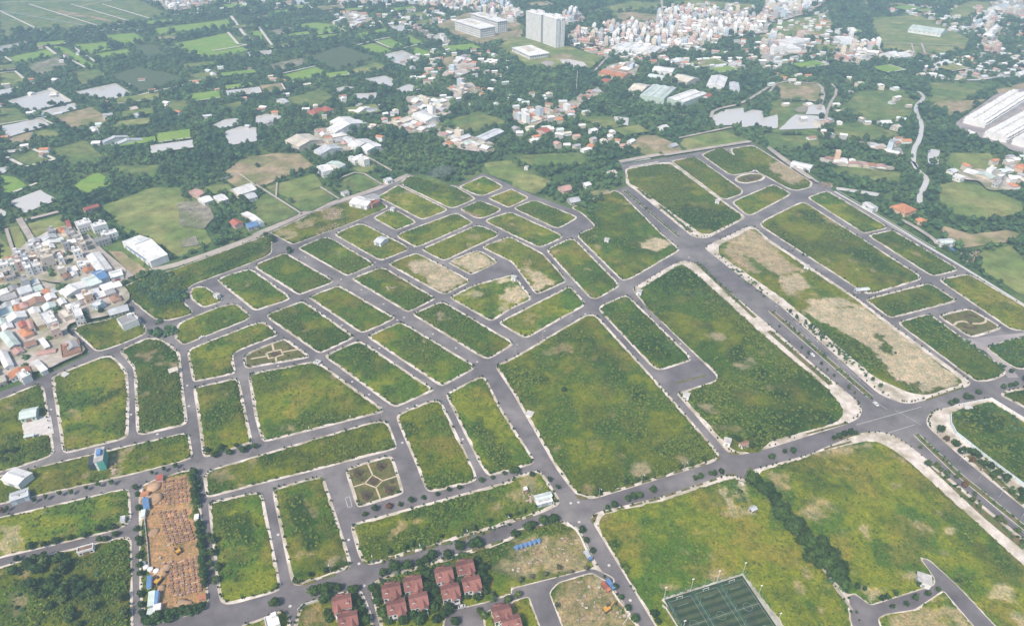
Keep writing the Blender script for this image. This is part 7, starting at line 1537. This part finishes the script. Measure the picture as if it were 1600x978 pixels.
lorry("g:552,758", "g:535,735 580,790", MR['orange'], MR['red'], 'red and orange lorry at the site entrance by the cross street'); lorry("g:580,745", "g:560,735 600,790", MR['blue'], MR['blue'], 'blue lorry beside the red one')
lorry("m:1080,572", "m:1000,560 1150,640", MR['blue'], MR['blue'], 'blue lorry parked at the dirt yard'); lorry("g:447,575", "g:430,540 470,600", MR['blue'], MR['silver'], 'small blue pickup at the white wall end')
def digger(s, ang, label):
    (x, y), = P(s); r = tag(empty('excavator', (x, y, .6), ang), label, 'excavator', 'excavators'); ym = mat('digger_yellow', (.55, .30, .05), .5, .1, 1)
    MB().box(-2, -1.5, 0, 2, -.8, .8).build('track', M['black'], r); MB().box(-2, .8, 0, 2, 1.5, .8).build('track', M['black'], r); MB().box(-1.8, -1.2, .85, 1.6, 1.2, 1.9).build('body', ym, r); MB().box(.2, .1, 1.92, 1.5, 1.15, 3.1).build('cab', M['glass'], r)
    MB().bar((1.5, -.4, 1.6), (4.0, -.4, 4.0), .22).build('boom', ym, r); MB().bar((4.0, -.4, 4.0), (5.6, -.4, 1.6), .18).build('stick', ym, r); MB().box(5.2, -.9, .8, 6.1, .1, 1.7).build('bucket', M['black'], r)
digger("g:558,885", .6, 'yellow excavator on the bare lot beside the cross street'); digger("b:1050,545", 2.4, 'yellow excavator between the footing fields of the dug-up site'); digger("b:935,720", 1.2, 'yellow excavator near the site huts')
# ------------------------------------------------------------------ street lamps
def lamp(x, y, rz, label, group):
    r = tag(empty('street_lamp', (x, y, .1), rz), label, 'street lamp', group)
    for nm, me in LAMP: link(nm, me, r)
LAMP = [('pole', MB().cyl(0, 0, -.2, 9, .14, .08, 6).mesh('pole', M['steel'])), ('arm', MB().bar((0, 0, 8.9), (1.8, 0, 9.5), .06).mesh('arm', M['steel'])), ('lamp_head', MB().box(1.6, -.18, 9.45, 2.5, .18, 9.62).mesh('lamp_head', M['white']))]
for s, tail in (("d:150,740 440,665 690,612 965,548 1240,465 1480,385 g:235,300 510,222 760,140 1010,65", 'along the avenue from the west'), ("h:45,45 165,150 285,255 405,360 525,465", 'on the upper boulevard median'), ("i:1125,10 1240,115 1360,220 1490,340", 'on the lower boulevard median'), ("c:60,825 320,755 560,690 740,640 1020,520 1260,405 e:20,270 180,190 340,100", 'along the middle avenue from the west')):
    q = P(s)
    for i, (x, y) in enumerate(q):
        j = min(i, len(q) - 2); a = math.atan2(q[j + 1][1] - q[j][1], q[j + 1][0] - q[j][0]); lamp(x, y, a - math.pi / 2, 'slim street lamp, %s %s' % (ordw(i), tail), 'street lamps ' + tail)
# sign on the large warehouse
x, y, w_, d_, rz = rect_of("z:192,377 216,368.5 263,397 233,409", 7.5)
wr = [o for o in COL.objects if o.name.startswith('warehouse')][0]
piece('sign', MR['blue'], wr, (0, -d_ / 2 - .2, 5.6), (w_ * .7, .25, 1.8))
# mast in the middle wood
(x, y), = P("p:378,545"); r = tag(empty('radio_mast', (x, y, 0)), 'thin white lattice mast rising from the middle wood', 'mast'); MB().bar((0, 0, 0), (0, 0, 34), .35).build('pole', M['white'], r); MB().box(-1.2, -1.2, 0, 1.2, 1.2, 3).build('base_hut', MW['white'], r)
# smoke over the wood edge
mb = []; (x, y), = P("k:1090,170")
sm = bpy.data.materials.new('smoke'); sm.use_nodes = True; n_ = sm.node_tree
for q in list(n_.nodes): n_.nodes.remove(q)
so = n_.nodes.new("ShaderNodeOutputMaterial"); sv = n_.nodes.new("ShaderNodeVolumePrincipled"); sv.inputs["Color"].default_value = (.86, .89, .92, 1); sv.inputs["Density"].default_value = .022; n_.links.new(sv.outputs[0], so.inputs["Volume"])
V, F = ICO2; rs = np.random.RandomState(2); v = V * np.array((16, 7, 8)) * (1 + rs.uniform(-.25, .25, (len(V), 1))); v[:, 0] += v[:, 2] * 1.2
tag(link('smoke', mesh_np('smoke', v, F.astype(np.int32), [sm], True), None, (x, y, 13)), 'thin bluish smoke drifting over the wood edge', None, None, 'stuff')
# labels: where two houses would read alike, say which comes first from the left
from collections import defaultdict
dd = defaultdict(list)
for o in COL.objects:
    if o.parent is None and o.get('category') and o.get('label'): dd[o['label']].append(o)
for lab, L_ in dd.items():
    if len(L_) > 1:
        L_.sort(key=lambda o: in_view(np.array([o.location.x]), np.array([o.location.y]))[1][0])
        for i, o in enumerate(L_): o['label'] = lab.replace(' in the ', ' in ') + (', %s from left' % ordw(i) if o['category'] != 'terraced house' else ', %s from left' % ordw(i))
for o in COL.objects:
    if o.get('label') and len(o['label'].replace(',', '').split()) > 16: print('LONG', o['label'])
# ------------------------------------------------------------------ woodland beyond the estate
DENSE = ["j:0,400 300,330 520,290 700,220 950,150 1100,130 1400,20 n:1505,860 j:1100,80 800,160 560,250 300,300 0,370", "k:640,0 1100,-20 1400,50 1360,130 1180,190 900,130", "l:160,230 330,130 500,60 640,0 750,20 720,150 600,210 400,330 330,310",
 "p:0,350 420,420 500,560 380,560 0,640", "p:400,600 900,600 1180,700 1190,760 1000,780 720,740 600,900 400,960 230,860 200,740", "p:1080,600 1350,380 1505,400 1505,520 1300,620 1150,660", "q:0,420 250,380 600,400 900,420 870,540 500,480 200,480 0,470", "q:870,700 1000,600 1180,780 1505,900 1505,975 1000,880 900,850",
 "m:200,0 850,0 900,130 880,280 780,280 650,190 560,90 300,20", "m:920,170 1000,170 1000,300 1100,370 1300,400 1505,350 1505,440 1250,450 1000,380 930,300", "n:600,430 1100,480 1500,560 1505,870 1000,978 600,900 820,780 640,640 450,600", "n:780,150 1000,280 1250,350 1505,330 1505,400 1100,480 850,350", "o:0,180 550,170 700,250 300,350 0,340", "o:450,560 800,560 1100,480 1150,560 800,640 600,620", "o:500,920 760,760 900,830 1100,900 1150,975 600,975", "o:1250,330 1505,310 1505,480 1300,480 1280,420", "j:200,120 330,190 420,260 330,310 200,180"]
def wood():
    xs, ys, ss = [], [], []
    for y0, y1, sp in ((180, 560, 6.0), (560, 900, 6.6), (900, 1350, 8.2), (1350, 2350, 11.0)):
        X, Y = np.meshgrid(np.arange(-1900, 1900, sp), np.arange(y0, y1, sp)); X, Y = X.ravel(), Y.ravel()
        X = X + RS.uniform(-.48, .48, X.size) * sp; Y = Y + RS.uniform(-.48, .48, Y.size) * sp
        k = in_view(X, Y)[0]; xs.append(X[k]); ys.append(Y[k]); ss.append(np.full(k.sum(), sp))
    x, y, sp = np.concatenate(xs), np.concatenate(ys), np.concatenate(ss)
    k = ~inside(x, y, OUTLINE); x, y, sp = x[k], y[k], sp[k]
    k = edge_dist(x, y, OUTLINE) > 5; x, y, sp = x[k], y[k], sp[k]
    clr = np.full(len(x), -1e3)
    for p in CLEAR: clr = np.maximum(clr, sdist(x, y, p))
    dens = fbm(x, y, 60, 4, 7) + .06
    for s in DENSE: dens = np.maximum(dens, .52 * smooth(-8, 6, sdist(x, y, P(s)) + (fbm(x, y, 25, 3, 8) - .5) * 30))
    k = (clr < -1.5) & (RS.rand(len(x)) < smooth(.30, .47, dens) * .95 + .05)
    # a few trees stand inside towns and along field edges
    k |= (clr > -1.5) & (clr < 2) & (RS.rand(len(x)) < .06)
    for nm, pr in (('far_centre', .16), ('far_top', .14), ('village', .22), ('village_east', .2), ('left', .16), ('far_right', .15), ('far_right_edge', .4), ('far_right_top', .15), ('upper_left', .14), ('woodland', .5)):
        k |= inside(x, y, TOWNP[nm]) & (RS.rand(len(x)) < pr)
    for fp in FOOT: k &= sdist(x, y, fp) < -1.2
    x, y, sp = x[k], y[k], sp[k]
    r = sp * RS.uniform(.30, .62, len(x)) * (1 + .55 * (RS.rand(len(x)) > .88))
    h = r * RS.uniform(.6, 1.0, len(x))
    gn_scatter('woodland', np.c_[x, y, np.full(len(x), -.1) + .35 * h], np.c_[r, r, h], WOODC, 7, 'dense dark green woodland spreading between the fields and villages beyond the estate')
    return len(x)
NW = wood()
print("wood trees", NW)
# low brush under and between the trees of the estate's overgrown corners
def brush():
    xs, ys, rs = [], [], []
    for s, sp, pr, r0, r1 in BRUSH:
        p = np.array(P(s)); X, Y = np.meshgrid(np.arange(p[:, 0].min(), p[:, 0].max(), sp), np.arange(p[:, 1].min(), p[:, 1].max(), sp)); X, Y = X.ravel(), Y.ravel()
        X = X + RS.uniform(-.5, .5, X.size) * sp; Y = Y + RS.uniform(-.5, .5, Y.size) * sp
        k = inside(X, Y, p) & (RS.rand(len(X)) < pr) & (fbm(X, Y, 12, 3, 3) > .36)
        for fp in FOOT:
            k &= sdist(X, Y, fp) < -.6
        for ep in EXCL: k &= sdist(X, Y, ep) < -.3
        xs.append(X[k]); ys.append(Y[k]); rs.append(RS.uniform(r0, r1, k.sum()))
    x, y, r = np.concatenate(xs), np.concatenate(ys), np.concatenate(rs)
    gn_scatter('brush', np.c_[x, y, .1 + .05 * r], np.c_[r, r, r * .75], WOODC, 7, 'low green brush growing over lot corners, verges and the estate edge')
brush()
# weeds: clumps standing in the grass of every lot
M['weed'] = foliage_mat('weed', (.066, .122, .018), .30, (.16, .185, .026))
WEEDC = bpy.data.collections.new("weed_clumps")
for k in range(5): WEEDC.objects.link(bpy.data.objects.new('weed_clump', crown_mesh('weed_clump', 700 + k, M['weed'], 4, 36, .5, .55, ICO1, .6)))
def weeds():
    tri = gV[gF]; c = tri.mean(axis=1); ar = np.abs(np.cross(tri[:, 1, :2] - tri[:, 0, :2], tri[:, 2, :2] - tri[:, 0, :2])) / 2
    cc = gC[gF].mean(axis=1); bare = smooth(.16, .24, cc[:, 0]); dk = smooth(.12, .05, cc[:, 0])
    dens = .045 + .17 * smooth(.50, .66, fbm(c[:, 0], c[:, 1], 7, 3, 33)) + .22 * dk
    dens = dens * (.25 + .85 * smooth(.36, .60, fbm(c[:, 0], c[:, 1], 70, 3, 63)))
    k = (RS.rand(len(c)) < dens * ar * (1 - bare) * np.where(c[:, 1] < 330, 1.5, 1.0)) & (c[:, 2] > .12) & in_view(c[:, 0], c[:, 1], 5)[0]
    p = c[k]; r = RS.uniform(.35, .95, len(p)) * (1 + .5 * dk[k])
    print('weeds', len(p)); gn_scatter('weeds', np.c_[p[:, 0], p[:, 1], p[:, 2] - .15], np.c_[r, r, r * .7], WEEDC, 5, 'clumps of weeds standing in the grass of the empty lots')
weeds()
# haze: the humid air that pales the far land
hz = MB().box(-6100, -1600, -1.1, 6100, 7100, 345).build('haze', None)
hm = bpy.data.materials.new('haze'); hm.use_nodes = True; hn = hm.node_tree
for n in list(hn.nodes): hn.nodes.remove(n)
ho = hn.nodes.new("ShaderNodeOutputMaterial"); hv = hn.nodes.new("ShaderNodeVolumePrincipled")
hv.inputs["Color"].default_value = (.56, .81, 1.0, 1); hv.inputs["Density"].default_value = .00030; hv.inputs["Anisotropy"].default_value = 0.0
hn.links.new(hv.outputs[0], ho.inputs["Volume"]); hz.data.materials.append(hm)
tag(hz, 'pale bluish haze in the air over the far land', None, None, 'stuff')
